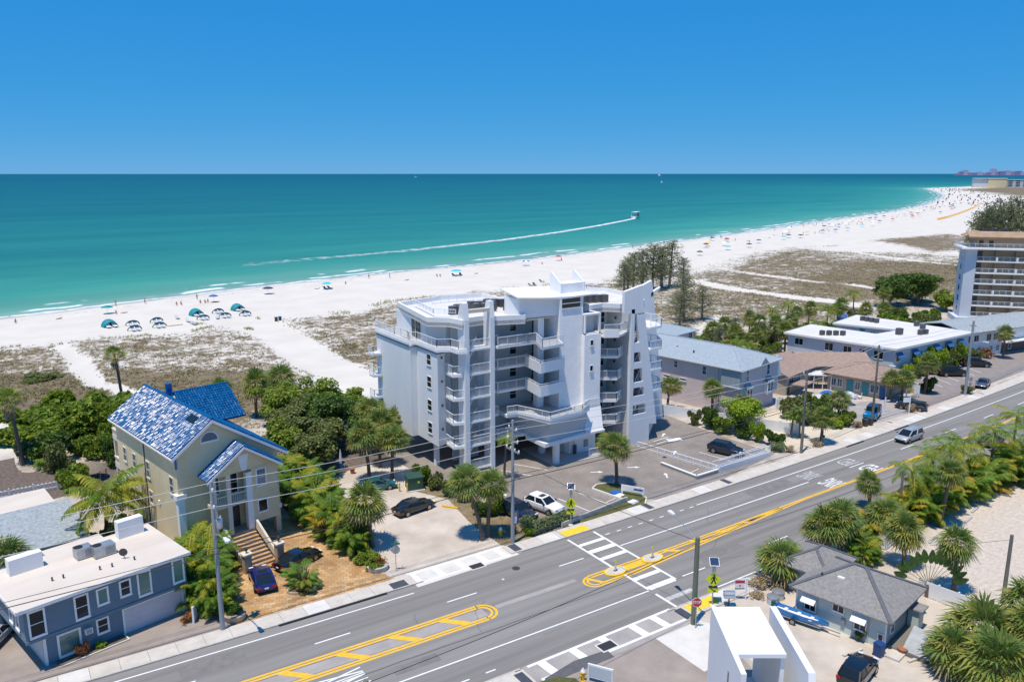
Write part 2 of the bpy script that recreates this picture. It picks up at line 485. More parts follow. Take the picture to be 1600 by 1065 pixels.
def wob(x, y, s, seed):
    """cheap smooth pseudo-noise on arrays"""
    r = np.random.RandomState(seed); o = np.zeros_like(x, float)
    for k in range(7):
        a = r.rand() * 6.28; f = s * (0.6 + 1.3 * r.rand())
        o += np.sin((x * math.cos(a) + y * math.sin(a)) * f + r.rand() * 6.28)
    return o / 7

def veg_at(x, y):
    v = np.maximum.reduce([soft(x, y, 'duneL', 9) * 0.62, soft(x, y, 'dense', 14) * 1.0, soft(x, y, 'duneM', 8) * 0.60,
                           soft(x, y, 'duneR', 18) * 0.62, soft(x, y, 'denseR', 30) * 0.8, soft(x, y, 'duneR2', 14) * 0.72, soft(x, y, 'duneFar', 90) * 0.9])
    v = v + (wob(x, y, 0.16, 3) * 0.15 + wob(x, y, 0.045, 8) * 0.22) * (v > 0.05)
    for p, w in PATHS:
        v = v * np.clip((dline(x, y, p) + wob(x, y, 0.5, 5) * 0.5 - w) / 1.6, 0, 1)
    return np.clip(v, 0, 1)

def height_at(x, y):
    sd = shore_sd(x, y)
    z = np.clip(-0.45 + sd * 0.02, -4, 0)
    bump = (wob(x, y, 0.22, 11) * 0.35 + wob(x, y, 0.55, 12) * 0.14)
    k = np.clip((veg_at(x, y) - 0.05) * 3, 0, 1) * np.clip((y - 100) / 20, 0, 1) * np.clip((900 - x) / 300, 0, 1)
    return z + (bump + 0.3) * k

def grid(xs, ys):
    X, Y = np.meshgrid(xs, ys); nx, ny = len(xs), len(ys)
    idx = np.arange(nx * ny).reshape(ny, nx)
    F = np.stack([idx[:-1, :-1], idx[:-1, 1:], idx[1:, 1:], idx[1:, :-1]], -1).reshape(-1, 4)
    return X.ravel(), Y.ravel(), F

def grid_obj(name, X, Y, Z, F, attrs, material):
    me = bpy.data.meshes.new(name)
    me.from_pydata(np.stack([X, Y, Z], 1).tolist(), [], F.tolist())
    for k, a in attrs.items():
        t = me.attributes.new(k, 'FLOAT', 'POINT'); t.data.foreach_set('value', a.astype('f'))
    me.polygons.foreach_set('use_smooth', [True] * len(me.polygons))
    me.materials.append(material)
    return struct(put(name, me))

def ground_material():
    m = bpy.data.materials.new('beach_sand'); m.use_nodes = True
    n, l = m.node_tree.nodes, m.node_tree.links
    p = n['Principled BSDF']; p.inputs['Roughness'].default_value = 0.95; p.inputs['Specular IOR Level'].default_value = 0.15
    tc = n.new('ShaderNodeTexCoord')
    def noise_(sc, det=8, ro=0.6):
        t = n.new('ShaderNodeTexNoise'); t.inputs['Scale'].default_value = sc; t.inputs['Detail'].default_value = det
        t.inputs['Roughness'].default_value = ro; l.new(tc.outputs['Object'], t.inputs['Vector']); return t.outputs['Fac']
    def ramp(f, *st):
        r = n.new('ShaderNodeValToRGB'); e = r.color_ramp.elements
        while len(e) < len(st): e.new(0.5)
        for k, (pos, c) in enumerate(st): e[k].position = pos; e[k].color = (*c, 1)
        l.new(f, r.inputs['Fac']); return r.outputs[0]
    def attr(a):
        t = n.new('ShaderNodeAttribute'); t.attribute_name = a; return t.outputs['Fac']
    def mth(op, a, b):
        t = n.new('ShaderNodeMath'); t.operation = op; t.use_clamp = op == 'MULTIPLY_ADD'
        for k, v in enumerate((a, b)):
            if isinstance(v, float): t.inputs[k].default_value = v
            else: l.new(v, t.inputs[k])
        return t.outputs[0]
    def mix(f, a, b):
        t = n.new('ShaderNodeMix'); t.data_type = 'RGBA'; l.new(f, t.inputs['Factor']); l.new(a, t.inputs[6]); l.new(b, t.inputs[7]); return t.outputs[2]
    def mr(v, a, b):
        t = n.new('ShaderNodeMapRange'); t.inputs['From Min'].default_value = a; t.inputs['From Max'].default_value = b; l.new(v, t.inputs['Value']); return t.outputs[0]
    sand = ramp(noise_(0.12), (0.3, (0.605, 0.56, 0.495)), (0.7, (0.685, 0.645, 0.58)))
    town = ramp(noise_(0.35), (0.3, (0.30, 0.255, 0.205)), (0.5, (0.47, 0.41, 0.35)), (0.72, (0.60, 0.55, 0.49)))
    brush = ramp(noise_(0.75, 10, 0.75), (0.28, (0.10, 0.078, 0.05)), (0.5, (0.20, 0.155, 0.10)), (0.75, (0.29, 0.25, 0.15)))
    wet = ramp(noise_(0.2), (0.3, (0.40, 0.36, 0.32)), (0.7, (0.50, 0.46, 0.42)))
    base = mix(mr(attr('town'), 0.35, 0.65), sand, town)
    wn = mth('ADD', attr('sd'), mth('MULTIPLY', noise_(0.09), 6.0))
    base = mix(mr(wn, 6.5, 3.0), base, wet)
    wrack = mth('MULTIPLY', mr(mth('ABSOLUTE', mth('SUBTRACT', wn, 9.5), 0.0), 0.9, 0.2), mr(noise_(0.9), 0.52, 0.62))
    weed = ramp(noise_(2.0), (0.3, (0.16, 0.13, 0.10)), (0.7, (0.28, 0.23, 0.19)))
    base = mix(mth('MULTIPLY', wrack, 0.75), base, weed)
    vn = mth('ADD', mth('MULTIPLY', noise_(0.9, 12, 0.7), 0.55), mth('MULTIPLY', noise_(0.23, 6, 0.6), 0.45))
    k = mr(mth('ADD', vn, mth('MULTIPLY', attr('veg'), 0.36)), 0.63, 0.74)
    k = mth('MULTIPLY', k, mr(attr('veg'), 0.05, 0.2))
    base = mix(k, base, brush)
    l.new(base, p.inputs['Base Color'])
    b = n.new('ShaderNodeBump'); b.inputs['Strength'].default_value = 0.5; b.inputs['Distance'].default_value = 0.12
    l.new(noise_(1.3, 10, 0.7), b.inputs['Height']); l.new(b.outputs[0], p.inputs['Normal'])
    return m

ar = np.arange
xs = np.concatenate([ar(-3000, -200, 200), ar(-200, -30, 17), ar(-30, 205, 1.25), ar(205, 460, 3), ar(460, 2400, 18), ar(2400, 6001, 300)]).astype(float)
ys = np.concatenate([ar(-4000, -100, 300), ar(-100, 90, 10), ar(90, 205, 1.25), ar(205, 300, 3), ar(300, 1300, 14), ar(1300, 1701, 100)]).astype(float)
gx, gy, gf = grid(xs, ys)
gz = height_at(gx, gy)
town = np.clip((112 + np.clip(gx - 60, 0, 60) * 0.1 - gy) / 14 + 0.5, 0, 1) * np.clip((900 - gx) / 200, 0, 1)
ground = grid_obj('ground', gx, gy, gz, gf, {'veg': veg_at(gx, gy), 'sd': shore_sd(gx, gy), 'town': town}, ground_material())

def sea_material():
    m = bpy.data.materials.new('sea_water'); m.use_nodes = True
    n, l = m.node_tree.nodes, m.node_tree.links
    p = n['Principled BSDF']; p.inputs['Roughness'].default_value = 0.35; p.inputs['Specular IOR Level'].default_value = 0.08
    tc = n.new('ShaderNodeTexCoord')
    at = n.new('ShaderNodeAttribute'); at.attribute_name = 'off'
    def noise_(sc, st, det=5, ro=0.55):
        mp = n.new('ShaderNodeMapping'); mp.inputs['Scale'].default_value = st; mp.inputs['Rotation'].default_value = (0, 0, R(-12))
        l.new(tc.outputs['Object'], mp.inputs['Vector'])
        t = n.new('ShaderNodeTexNoise'); t.inputs['Scale'].default_value = sc; t.inputs['Detail'].default_value = det
        t.inputs['Roughness'].default_value = ro; l.new(mp.outputs[0], t.inputs['Vector']); return t.outputs['Fac']
    def mth(op, a, b):
        t = n.new('ShaderNodeMath'); t.operation = op
        for k, v in enumerate((a, b)):
            if isinstance(v, (float, int)): t.inputs[k].default_value = v
            else: l.new(v, t.inputs[k])
        return t.outputs[0]
    def mr(v, a, b, c=0.0, d=1.0):
        t = n.new('ShaderNodeMapRange'); t.interpolation_type = 'SMOOTHSTEP'
        for k, x in zip(('From Min', 'From Max', 'To Min', 'To Max'), (a, b, c, d)): t.inputs[k].default_value = x
        l.new(v, t.inputs['Value']); return t.outputs[0]
    d = mth('ADD', at.outputs['Fac'], mth('MULTIPLY', mth('SUBTRACT', noise_(0.02, (1, 2.2, 1)), 0.5), mr(at.outputs['Fac'], 0, 150, 14, 160)))
    lg = mth('DIVIDE', mth('LOGARITHM', mth('MAXIMUM', mth('ADD', d, 10), 1.0), 2.718), 8.5)     # colour by depth, which follows distance offshore
    r = n.new('ShaderNodeValToRGB'); e = r.color_ramp.elements
    st = [(0.27, (0.34, 0.38, 0.33)), (0.36, (0.14, 0.35, 0.25)), (0.46, (0.052, 0.285, 0.205)), (0.60, (0.022, 0.20, 0.16)), (0.75, (0.011, 0.137, 0.128)), (0.88, (0.006, 0.105, 0.112)), (1.0, (0.004, 0.083, 0.102))]
    while len(e) < len(st): e.new(0.5)
    for k, (pos, c) in enumerate(st): e[k].position = pos; e[k].color = (*c, 1)
    l.new(lg, r.inputs['Fac'])
    # streaks of clearer and murkier water
    mx = n.new('ShaderNodeMix'); mx.data_type = 'RGBA'; mx.blend_type = 'MULTIPLY'; mx.inputs['Factor'].default_value = 1.0
    sr = n.new('ShaderNodeValToRGB'); sr.color_ramp.elements[0].position = 0.3; sr.color_ramp.elements[1].position = 0.7
    sr.color_ramp.elements[0].color = (0.70, 0.78, 0.80, 1); sr.color_ramp.elements[1].color = (1.22, 1.14, 1.12, 1)
    l.new(noise_(0.012, (0.25, 1.6, 1), 8, 0.65), sr.inputs['Fac'])
    l.new(r.outputs[0], mx.inputs[6]); l.new(sr.outputs[0], mx.inputs[7])
    # foam: swash at the edge and short breakers a little way out
    w = mth('ADD', at.outputs['Fac'], mth('MULTIPLY', mth('SUBTRACT', noise_(0.06, (1, 1, 1)), 0.5), 9))
    f1 = mth('MULTIPLY', mr(mth('ABSOLUTE', mth('SUBTRACT', w, 1.2), 0), 1.6, 0.3), mr(noise_(0.5, (1, 1, 1)), 0.3, 0.5))
    f2 = mth('MULTIPLY', mr(mth('ABSOLUTE', mth('SUBTRACT', w, 6.5), 0), 2.0, 0.4), mr(noise_(0.055, (1, 0.3, 1), 3), 0.45, 0.54))
    f3 = mth('MULTIPLY', mr(mth('ABSOLUTE', mth('SUBTRACT', w, 14.0), 0), 2.0, 0.4), mr(noise_(0.045, (1, 0.25, 1), 3), 0.52, 0.60))
    f4 = mth('MULTIPLY', mr(mth('ABSOLUTE', mth('SUBTRACT', w, 30.0), 0), 1.8, 0.3), mr(noise_(0.04, (1, 0.2, 1), 3), 0.66, 0.70))
    foam = mth('MINIMUM', mth('ADD', mth('ADD', f1, f2), mth('ADD', f3, f4)), 1.0)
    m2 = n.new('ShaderNodeMix'); m2.data_type = 'RGBA'; m2.inputs[7].default_value = (0.82, 0.85, 0.86, 1)
    l.new(foam, m2.inputs['Factor']); l.new(mx.outputs[2], m2.inputs[6]); l.new(m2.outputs[2], p.inputs['Base Color'])
    b = n.new('ShaderNodeBump'); b.inputs['Strength'].default_value = 0.55; b.inputs['Distance'].default_value = 0.5
    l.new(noise_(0.35, (0.5, 1.3, 1), 8, 0.6), b.inputs['Height']); l.new(b.outputs[0], p.inputs['Normal'])
    return m

xs = np.concatenate([ar(-30000, -3000, 3000), ar(-3000, -120, 240), ar(-120, 460, 5), ar(460, 2300, 18), ar(2300, 6000, 370), ar(6000, 60001, 6000)]).astype(float)
ys = np.concatenate([ar(-600, 170, 110), ar(170, 520, 4), ar(520, 1400, 20), 1400 * 1.25 ** ar(0, 17)]).astype(float)
gx, gy, gf = grid(xs, ys)
sea = grid_obj('sea', gx, gy, np.full_like(gx, -0.45), gf, {'off': -shore_sd(gx, gy)}, sea_material())

# wake of the tour boat
def wake_material():
    m = bpy.data.materials.new('wake_foam'); m.use_nodes = True
    n, l = m.node_tree.nodes, m.node_tree.links
    p = n['Principled BSDF']; p.inputs['Base Color'].default_value = (0.8, 0.84, 0.85, 1); p.inputs['Roughness'].default_value = 0.8
    t = n.new('ShaderNodeTexNoise'); t.inputs['Scale'].default_value = 0.25; t.inputs['Detail'].default_value = 8
    tc = n.new('ShaderNodeTexCoord'); l.new(tc.outputs['Object'], t.inputs['Vector'])
    a = n.new('ShaderNodeAttribute'); a.attribute_name = 'foam'
    s = n.new('ShaderNodeMath'); s.operation = 'ADD'; l.new(t.outputs['Fac'], s.inputs[0]); l.new(a.outputs['Fac'], s.inputs[1])
    mr = n.new('ShaderNodeMapRange'); mr.inputs['From Min'].default_value = 0.52; mr.inputs['From Max'].default_value = 1.0
    l.new(s.outputs[0], mr.inputs['Value']); l.new(mr.outputs[0], p.inputs['Alpha'])
    return m
WK = [(430, 474), (395, 450), (345, 418), (290, 386), (230, 356), (160, 330), (80, 312)]
wv, wf, wa = [], [], []
NW = 60
for i in range(NW + 1):
    t = i / NW * (len(WK) - 1); k = min(int(t), len(WK) - 2); u = t - k
    p = Vector(WK[k]).lerp(Vector(WK[k + 1]), u); d = (Vector(WK[k + 1]) - Vector(WK[k])).normalized(); nn = Vector((-d.y, d.x))
    hw = 1.2 + 3.2 * (i / NW) ** 0.6
    for s, a in ((-1, 0.0), (-0.4, 1.0), (0.4, 1.0), (1, 0.0)):
        wv.append((p.x + nn.x * s * hw, p.y + nn.y * s * hw, -0.43)); wa.append(a * (0.62 - 0.36 * (i / NW) ** 0.5) * (1 - (i / NW) ** 6))
for i in range(NW):
    for j in range(3):
        a = i * 4 + j; wf.append((a, a + 1, a + 5, a + 4))
me = bpy.data.meshes.new('boat_wake'); me.from_pydata(wv, [], wf)
t = me.attributes.new('foam', 'FLOAT', 'POINT'); t.data.foreach_set('value', wa); me.materials.append(wake_material())
struct(put('boat_wake', me), 'stuff')

# ================================================================ road, pavements, lots
def strip(f0, f1, X0, X1, z, step=4.0, mb=None):
    mb = mb or MB(); n = max(1, int(math.ceil((X1 - X0) / step)))
    for i in range(n):
        a, b = X0 + (X1 - X0) * i / n, X0 + (X1 - X0) * (i + 1) / n
        mb.poly((a, f0(a), z), (b, f0(b), z), (b, f1(b), z), (a, f1(a), z))
    return mb
fk = lambda X: 55.4 + 0.010 * X + curve(X)          # far kerb
nk = lambda X: 41.1 + curve(X)                      # near kerb
off = lambda d: (lambda X: d + curve(X))
road = struct(strip(nk, fk, -40, 330, 0.015).build('road', 'asphalt'))

def part(name, mb, material):
    return mb.build(name, material, road)
def line(name, d, X0, X1, w=0.13, m='paint_white', z=0.020):
    return part(name, strip(off(d - w / 2), off(d + w / 2), X0, X1, z), m)

line('edge_line', 54.5, -40, 26.5); line('edge_line', 54.5, 59.3, 330)
line('edge_line', 41.55, 47.6, 330)
for i in range(9): line('edge_dash', 54.4, 46.8 + i * 1.42, 47.35 + i * 1.42, 0.12)
for x in (19.5, 21.6, 23.7, 25.8): line('edge_dash', 42.0, x, x + 0.8, 0.12)
for x in (-16, -5, 6, 17.1, 28.1, 39.3): line('lane_dash', 51.75, x, x + 2.75)
line('lane_line', 51.85, 46.5, 74.5, 0.14)
for i in range(22): line('lane_dash', 51.85, 82.4 + i * 11.15, 85.3 + i * 11.15)
line('lane_line', 44.25, -40, 43.0, 0.13)
for i in range(25): line('lane_dash', 44.5, 47.1 + i * 11.25, 49.9 + i * 11.25)
# old scrubbed-out line in the far lanes
line('scrubbed_line', 49.0, 31.0, 39.0, 0.5, 'asphalt_pale', 0.018)

Y_ = 'paint_yellow'
def capsule(mb, x0, x1, ya, yb, w, z, left, right, n=10):
    """outline stripe of a painted median with rounded ends"""
    r = (yb - ya) / 2; cy = (ya + yb) / 2
    pts = []
    pts += [(x, ya) for x in np.linspace(x0 + (r if left else 0), x1 - (r if right else 0), 12)]
    if right: pts += [(x1 - r + r * 1.0 * math.sin(t), cy - r * math.cos(t)) for t in np.linspace(0, math.pi, n)]
    pts += [(x, yb) for x in np.linspace(x1 - (r if right else 0), x0 + (r if left else 0), 12)]
    if left: pts += [(x0 + r - r * 1.0 * math.sin(t), cy + r * math.cos(t)) for t in np.linspace(0, math.pi, n)]
    m = len(pts); e = m if left else m - 1
    for i in range(e):
        a, b = pts[i], pts[(i + 1) % m]
        d = Vector((b[0] - a[0], b[1] - a[1]))
        if d.length < 1e-5: continue
        nn = Vector((-d.y, d.x)).normalized() * w / 2; dd = d.normalized() * w * 0.2
        q = [(a[0] - nn.x - dd.x, a[1] - nn.y - dd.y), (b[0] - nn.x + dd.x, b[1] - nn.y + dd.y), (b[0] + nn.x + dd.x, b[1] + nn.y + dd.y), (a[0] + nn.x - dd.x, a[1] + nn.y - dd.y)]
        mb.poly(*[(p[0], p[1] + curve(p[0]), z + 0.0004 * (i % 2)) for p in q])
m1 = MB(); capsule(m1, -40, 30.8, 47.75, 49.95, 0.2, 0.020, False, True); capsule(m1, -40, 30.42, 48.06, 49.64, 0.2, 0.020, False, True)
part('median_outline', m1, Y_)
part('median_infill', strip(off(48.3), off(49.4), -40, 29.9, 0.0165), 'asphalt_pale')
def stripe(x, ya, yb, slant, w=0.75):
    mb = MB(); c = curve(x)
    mb.poly((x, ya + c, 0.0225), (x + w, ya + c, 0.0225), (x + w - slant, yb + c, 0.0225), (x - slant, yb + c, 0.0225))
    part('median_stripe', mb, Y_)
for i in range(11): stripe(27.6 - i * 4.15, 48.05, 49.65, 1.6)
# second median, tapering into the double centre line
far2 = lambda X: 48.95 + 0.3 * min(1, max(0, (X - 50) / 18)) + curve(X)
near2 = lambda X: 47.1 + 2.0 * min(1, max(0, (X - 44) / 26)) ** 0.9 + curve(X)
m2 = MB()
strip(lambda X: far2(X) - 0.09, lambda X: far2(X) + 0.09, 40.3, 330, 0.020, 2.0, m2)
strip(lambda X: near2(X) - 0.09, lambda X: near2(X) + 0.09, 40.3, 330, 0.020, 2.0, m2)
strip(lambda X: far2(X) - 0.42, lambda X: far2(X) - 0.24, 40.4, 66, 0.020, 2.0, m2)
strip(lambda X: near2(X) + 0.24, lambda X: near2(X) + 0.42, 40.4, 66, 0.020, 2.0, m2)
for k in range(10):
    a, b = math.pi / 2 + math.pi * k / 10, math.pi / 2 + math.pi * (k + 1) / 10
    for r0, r1 in ((0.82, 1.0), (0.5, 0.68)):
        m2.poly(*[(40.3 + r * 1.15 * math.cos(t), 48.02 + r * math.sin(t), 0.0206) for (r, t) in ((r0, a), (r1, a), (r1, b), (r0, b))])
part('median_outline', m2, Y_)
stripe(40.6, 47.3, 48.7, 0.9, 0.4)
for x, ya, yb in ((50.2, 47.9, 48.9), (53.6, 48.1, 49.0), (57.0, 48.35, 49.1), (60.4, 48.6, 49.15), (63.6, 48.8, 49.2)): stripe(x, ya, yb, 1.3, 0.6)
mb = MB(); mb.poly((43.4, 47.9, 0.0225), (46.6, 47.9, 0.0225), (46.6, 48.75, 0.0225), (43.4, 48.75, 0.0225)); part('median_band', mb, Y_)
# crosswalk
for x in (43.1, 46.25):
    for ya, yb in ((49.0, 55.55), (44.45, 47.4), (41.0, 43.6 if x < 45 else 43.0)):
        if x > 45 and ya == 41.0: continue
        part('crosswalk_rail', MB().poly((x - 0.12, ya, 0.021), (x + 0.12, ya, 0.021), (x + 0.12, yb, 0.021), (x - 0.12, yb, 0.021)), 'paint_white')
for y, w, k in ((53.9, 0.45, 0), (52.35, 0.62, 0), (50.75, 0.5, 0), (46.35, 0.5, 0), (44.55, 0.62, 0), (42.45, 0.5, 1)):
    part('crosswalk_bar', MB().poly((43.2, y - w / 2, 0.0235), (46.15, y - w / 2, 0.0235), (46.15, y + w / 2, 0.0235), (43.2, y + w / 2, 0.0235)), 'paint_white_worn' if k else 'paint_white')
# ladder markings over the side entrances
def ladder(x0, x1, ya, yb, bars, bw, m='paint_white'):
    for y in (ya, yb):
        part('crossing_rail', MB().poly((x0, y - 0.12, 0.0265), (x1, y - 0.12, 0.0265), (x1, y + 0.12, 0.0265), (x0, y + 0.12, 0.0265)), m)
    for x in bars:
        part('crossing_bar', MB().poly((x, ya, 0.0285), (x + bw, ya, 0.0285), (x + bw * 0.8, yb, 0.0285), (x - bw * 0.2, yb, 0.0285)), m)
part('entrance_apron', MB().poly((27.2, 55.4, 0.023), (37.6, 55.6, 0.023), (37.4, 57.9, 0.023), (27.3, 58.1, 0.023)), 'concrete_pale')
ladder(27.4, 36.9, 55.95, 57.75, (27.5, 29.7, 31.9, 34.1, 36.1), 0.6)
part('entrance_apron', MB().poly((28.2, 39.0, 0.023), (42.6, 38.8, 0.023), (42.6, 41.3, 0.023), (28.2, 41.4, 0.023)), 'asphalt_pale')
ladder(28.6, 42.4, 39.5, 41.25, (29.5, 32.3, 35.0, 38.0, 40.2), 0.7)
part('asphalt_repair', MB().poly((28.8, 38.9, 0.0305), (34.5, 38.8, 0.0305), (34.6, 39.75, 0.0305), (31.8, 40.0, 0.0305), (28.8, 39.5, 0.0305)), 'asphalt_patch')
for (x, y, dx, dy) in ((32.6, 55.5, 1.25, 0.75), (34.3, 39.7, 1.3, 0.85)):
    part('drain_frame', MB().box(x - 0.13, y - 0.13, 0.0, x + dx + 0.13, y + dy + 0.13, 0.033), 'concrete_pale')
    part('drain_grate', MB().box(x, y, 0.0, x + dx, y + dy, 0.037), 'steel_grate')
part('manhole_cover', MB().lathe([(0.36, 0), (0.36, 0.025)], 16, (35.9, 53.6, 0)), 'dark_metal')
part('valve_cover', MB().lathe([(0.13, 0), (0.13, 0.024)], 10, (33.9, 52.6, 0)), 'concrete_pale')
# tar line of a sealed crack along the near lanes
tar = MB(); random.seed(3)
x, y = 4.0, 46.35
while x < 43:
    x2, y2 = x + 1.6, 46.35 + random.uniform(-0.05, 0.05)
    tar.poly((x, y - 0.025 + curve(x), 0.019), (x2, y2 - 0.025 + curve(x2), 0.019), (x2, y2 + 0.025 + curve(x2), 0.019), (x, y + 0.025 + curve(x), 0.019))
    x, y = x2, y2
part('tar_seam', tar, 'black_matte')
for (x0, x1, ya, yb) in ((8, 12.5, 52.3, 53.9), (50.5, 56, 45.2, 46.6), (66, 73, 52.4, 54.1), (88, 97, 46.2, 47.6), (20.5, 24, 45.0, 46.0), (110, 121, 50.2, 51.4)):
    part('asphalt_repair', strip(off(ya), off(yb), x0, x1, 0.0172), 'asphalt_repair')
random.seed(12); crk = MB()
for k in range(26):
    x, y = random.uniform(0, 120), random.uniform(42, 54.5); a = random.choice([0, 0, 1.4]) + random.uniform(-.2, .2)
    for j in range(random.randint(3, 7)):
        x2, y2 = x + .7 * math.cos(a), y + .7 * math.sin(a); n_ = (-math.sin(a) * .012, math.cos(a) * .012)
        crk.poly(*[(p[0], p[1] + curve(p[0]), 0.0176) for p in ((x - n_[0], y - n_[1]), (x2 - n_[0], y2 - n_[1]), (x2 + n_[0], y2 + n_[1]), (x + n_[0], y + n_[1]))]); x, y = x2, y2; a += random.uniform(-.5, .5)
part('crack_seal', crk, 'black_matte')

def roadtext(word, x, y, toward, w, h, m='paint_white'):
    """painted word read by drivers heading along +X (1) or -X (-1)"""
    cu = bpy.data.curves.new('t', 'FONT'); cu.body = word; cu.align_x = 'CENTER'; cu.align_y = 'CENTER'; cu.offset = 0.012
    o = bpy.data.objects.new('t', cu); C.objects.link(o)
    dg = bpy.context.evaluated_depsgraph_get()
    me = bpy.data.meshes.new_from_object(o.evaluated_get(dg)); bpy.data.objects.remove(o)
    v = np.empty(len(me.vertices) * 3); me.vertices.foreach_get('co', v); v = v.reshape(-1, 3)
    sx = w / (v[:, 0].max() - v[:, 0].min()); sy = h / (v[:, 1].max() - v[:, 1].min())
    u = np.zeros_like(v)
    u[:, 0] = toward * v[:, 1] * sy; u[:, 1] = -toward * v[:, 0] * sx
    me.vertices.foreach_set('co', u.ravel()); me.materials.clear(); me.materials.append(MAT[m]); me.update()
    put('painted_word', me, road, (x, y + curve(x), 0.022))
roadtext('XING', 76.6, 50.25, -1, 1.75, 3.0); roadtext('PED', 84.4, 50.35, -1, 1.7, 2.8)
roadtext('XING', 76.4, 53.0, -1, 1.75, 2.9, 'paint_white_worn'); roadtext('PED', 84.0, 53.1, -1, 1.6, 2.6, 'paint_white_worn')
roadtext('XING', 16.8, 46.2, 1, 2.2, 3.6)

# pavements: separate slabs with open joints, kerb in front
def pavement(name, inner, outer, X0, X1, sl, z, gaps, kerbside):
    p = struct(strip(inner, outer, X0, X1, 0.004).build(name, 'concrete'))
    x = X0
    while x < X1:
        a, b = x + 0.012, x + sl - 0.012
        if not any(g0 < (a + b) / 2 < g1 for g0, g1 in gaps):
            MB().prism([(a, inner(a)), (b, inner(b)), (b, outer(b)), (a, outer(a))], 0.02, z + random.uniform(0, 0.006)).build('slab', random.choice(['concrete', 'concrete', 'concrete', 'concrete_pale']), p)
        x += sl
    return p
random.seed(5)
far_walk = pavement('pavement_far', lambda X: fk(X) + 0.14, lambda X: fk(X) + 1.75, -20, 190, 1.9, 0.10, [(27, 37.6)], 0)
near_walk = pavement('pavement_near', lambda X: nk(X) - 1.75, lambda X: nk(X) - 0.14, -20, 57, 1.9, 0.10, [(28.0, 42.4)], 0)
for (nm, f, s, g) in (('kerb_far', fk, 1, [(27, 37.5)]), ('kerb_near', nk, -1, [(28, 42.4)])):
    kb = MB(); x = -20.0
    while x < (190 if s > 0 else 57):
        if not any(a < x + 1 < b for a, b in g):
            kb.prism([(x, f(x)), (x + 2, f(x + 2)), (x + 2, f(x + 2) + s * 0.14), (x, f(x) + s * 0.14)], 0.0, 0.115)
        x += 2.0
    struct(kb.build(nm, 'kerb'))
for (x, y, dx, dy, m) in ((43.25, 56.0, 3.0, 1.1, 'tactile_yellow'), (43.4, 39.7, 3.2, 1.1, 'tactile_yellow'), (25.3, 56.1, 1.4, 1.0, 'tactile_dark'), (37.5, 56.15, 0.8, 1.35, 'tactile_dark'),
                          (42.45, 39.45, 0.7, 1.35, 'tactile_dark'), (27.2, 39.55, 0.7, 1.35, 'tactile_dark'), (54.3, 56.3, 0.7, 1.35, 'tactile_dark'), (66.4, 56.5, 0.7, 1.35, 'tactile_dark')):
    MB().box(x, y, 0.02, x + dx, y + dy, 0.122).build('tactile_pad', m, far_walk if y > 50 else near_walk)
# dark open gutters in the far kerb
for x0, x1 in ((15.6, 24.6), (88.5, 92.5), (100, 103.5)):
    strip(lambda X: fk(X) - 0.16, lambda X: fk(X) + 0.02, x0, x1, 0.13).build('gutter_slot', 'steel_grate', far_walk)

def lot(name, pts, m, z=0.012):
    return struct(MB().poly(*[(p[0], p[1], z) for p in pin(pts)]).build(name, m))
lot('stone_driveway', [(12.6, 57.6), (26.2, 57.5), (25.4, 61), (24.2, 68), (23, 74.5), (20.9, 76), (16, 76), (13.3, 71), (12.8, 66)], 'stone_drive', 0.02)
lot('sandy_lot', [(26.2, 57.2), (37.4, 57.2), (37.2, 62.4), (38.3, 70.2), (36.6, 75), (39.5, 82), (33, 84), (28, 82), (27.5, 74), (27, 66)], 'sand_lot')
lot('dry_verge', [(37.2, 57.1), (46.4, 57.5), (46.4, 61), (42.6, 61.2), (41, 66.5), (41.4, 73), (38.6, 77), (36.4, 74), (38.3, 70.2), (37.3, 64)], 'dry_grass', 0.016)
lot('paver_court', [(38.4, 90), (39.0, 77.5), (41.6, 73), (42.0, 66), (42.8, 58.4), (53.7, 58.9), (56.0, 58.9), (57.2, 57.3), (64, 57.4), (79.0, 60.2), (78.6, 68), (79.4, 83), (79, 92), (60, 94)], 'pavers', 0.014)
lot('sand_driveway', [(80.5, 58.2), (95.2, 58.3), (97, 63), (101, 68.6), (96, 72.5), (86, 72), (83, 66)], 'sand_drive')
lot('grey_parking', [(96, 60.6), (112.2, 60.6), (114, 66.5), (108.7, 68), (101, 67)], 'asphalt_pale', 0.016)
lot('brown_parking', [(112.4, 60.6), (178, 66), (180, 76), (150, 74), (128, 72.6), (121, 66.5), (114, 64.5)], 'asphalt_brown', 0.014)
lot('roadside_apron', [(79.5, 58.0), (112, 59.5), (190, 67.5), (190, 69.5), (112, 61.5), (79.5, 59.2)], 'sand_lot', 0.010)
lot('garage_apron', [(-20, 57.4), (12.5, 57.3), (12.6, 62.7), (0.6, 60.3), (-1.6, 66), (-20, 66)], 'asphalt_warm')
lot('garden_soil', [(-14, 91), (3, 93.5), (9, 95), (11.5, 101), (10.5, 112), (2.5, 111), (-14, 108)], 'mulch', 0.03)
lot('garden_lawn', [(6.0, 108.2), (10.4, 106.6), (9.6, 104.6), (6.6, 105.4)], 'lawn', 0.05)
lot('thicket_soil', [(24.2, 62), (27, 66), (27.6, 74), (28.4, 82), (33.5, 84.5), (40, 84), (40.4, 100), (36, 108), (27, 108), (22.5, 92), (23, 76)], 'mulch', 0.006)
lot('near_lot', [(30.8, 39.2), (42.4, 39.0), (43, 36), (40, 28), (34, 24), (28, 26), (29, 36)], 'asphalt_warm')
lot('near_apron', [(38.6, 39.3), (43.0, 39.2), (44, 37), (42.5, 34), (38.6, 34)], 'concrete_pale', 0.016)
lot('near_lawn', [(18, 39.3), (28.2, 39.4), (29.6, 39.2), (30.6, 38.4), (30.6, 36), (20, 30)], 'lawn', 0.05)
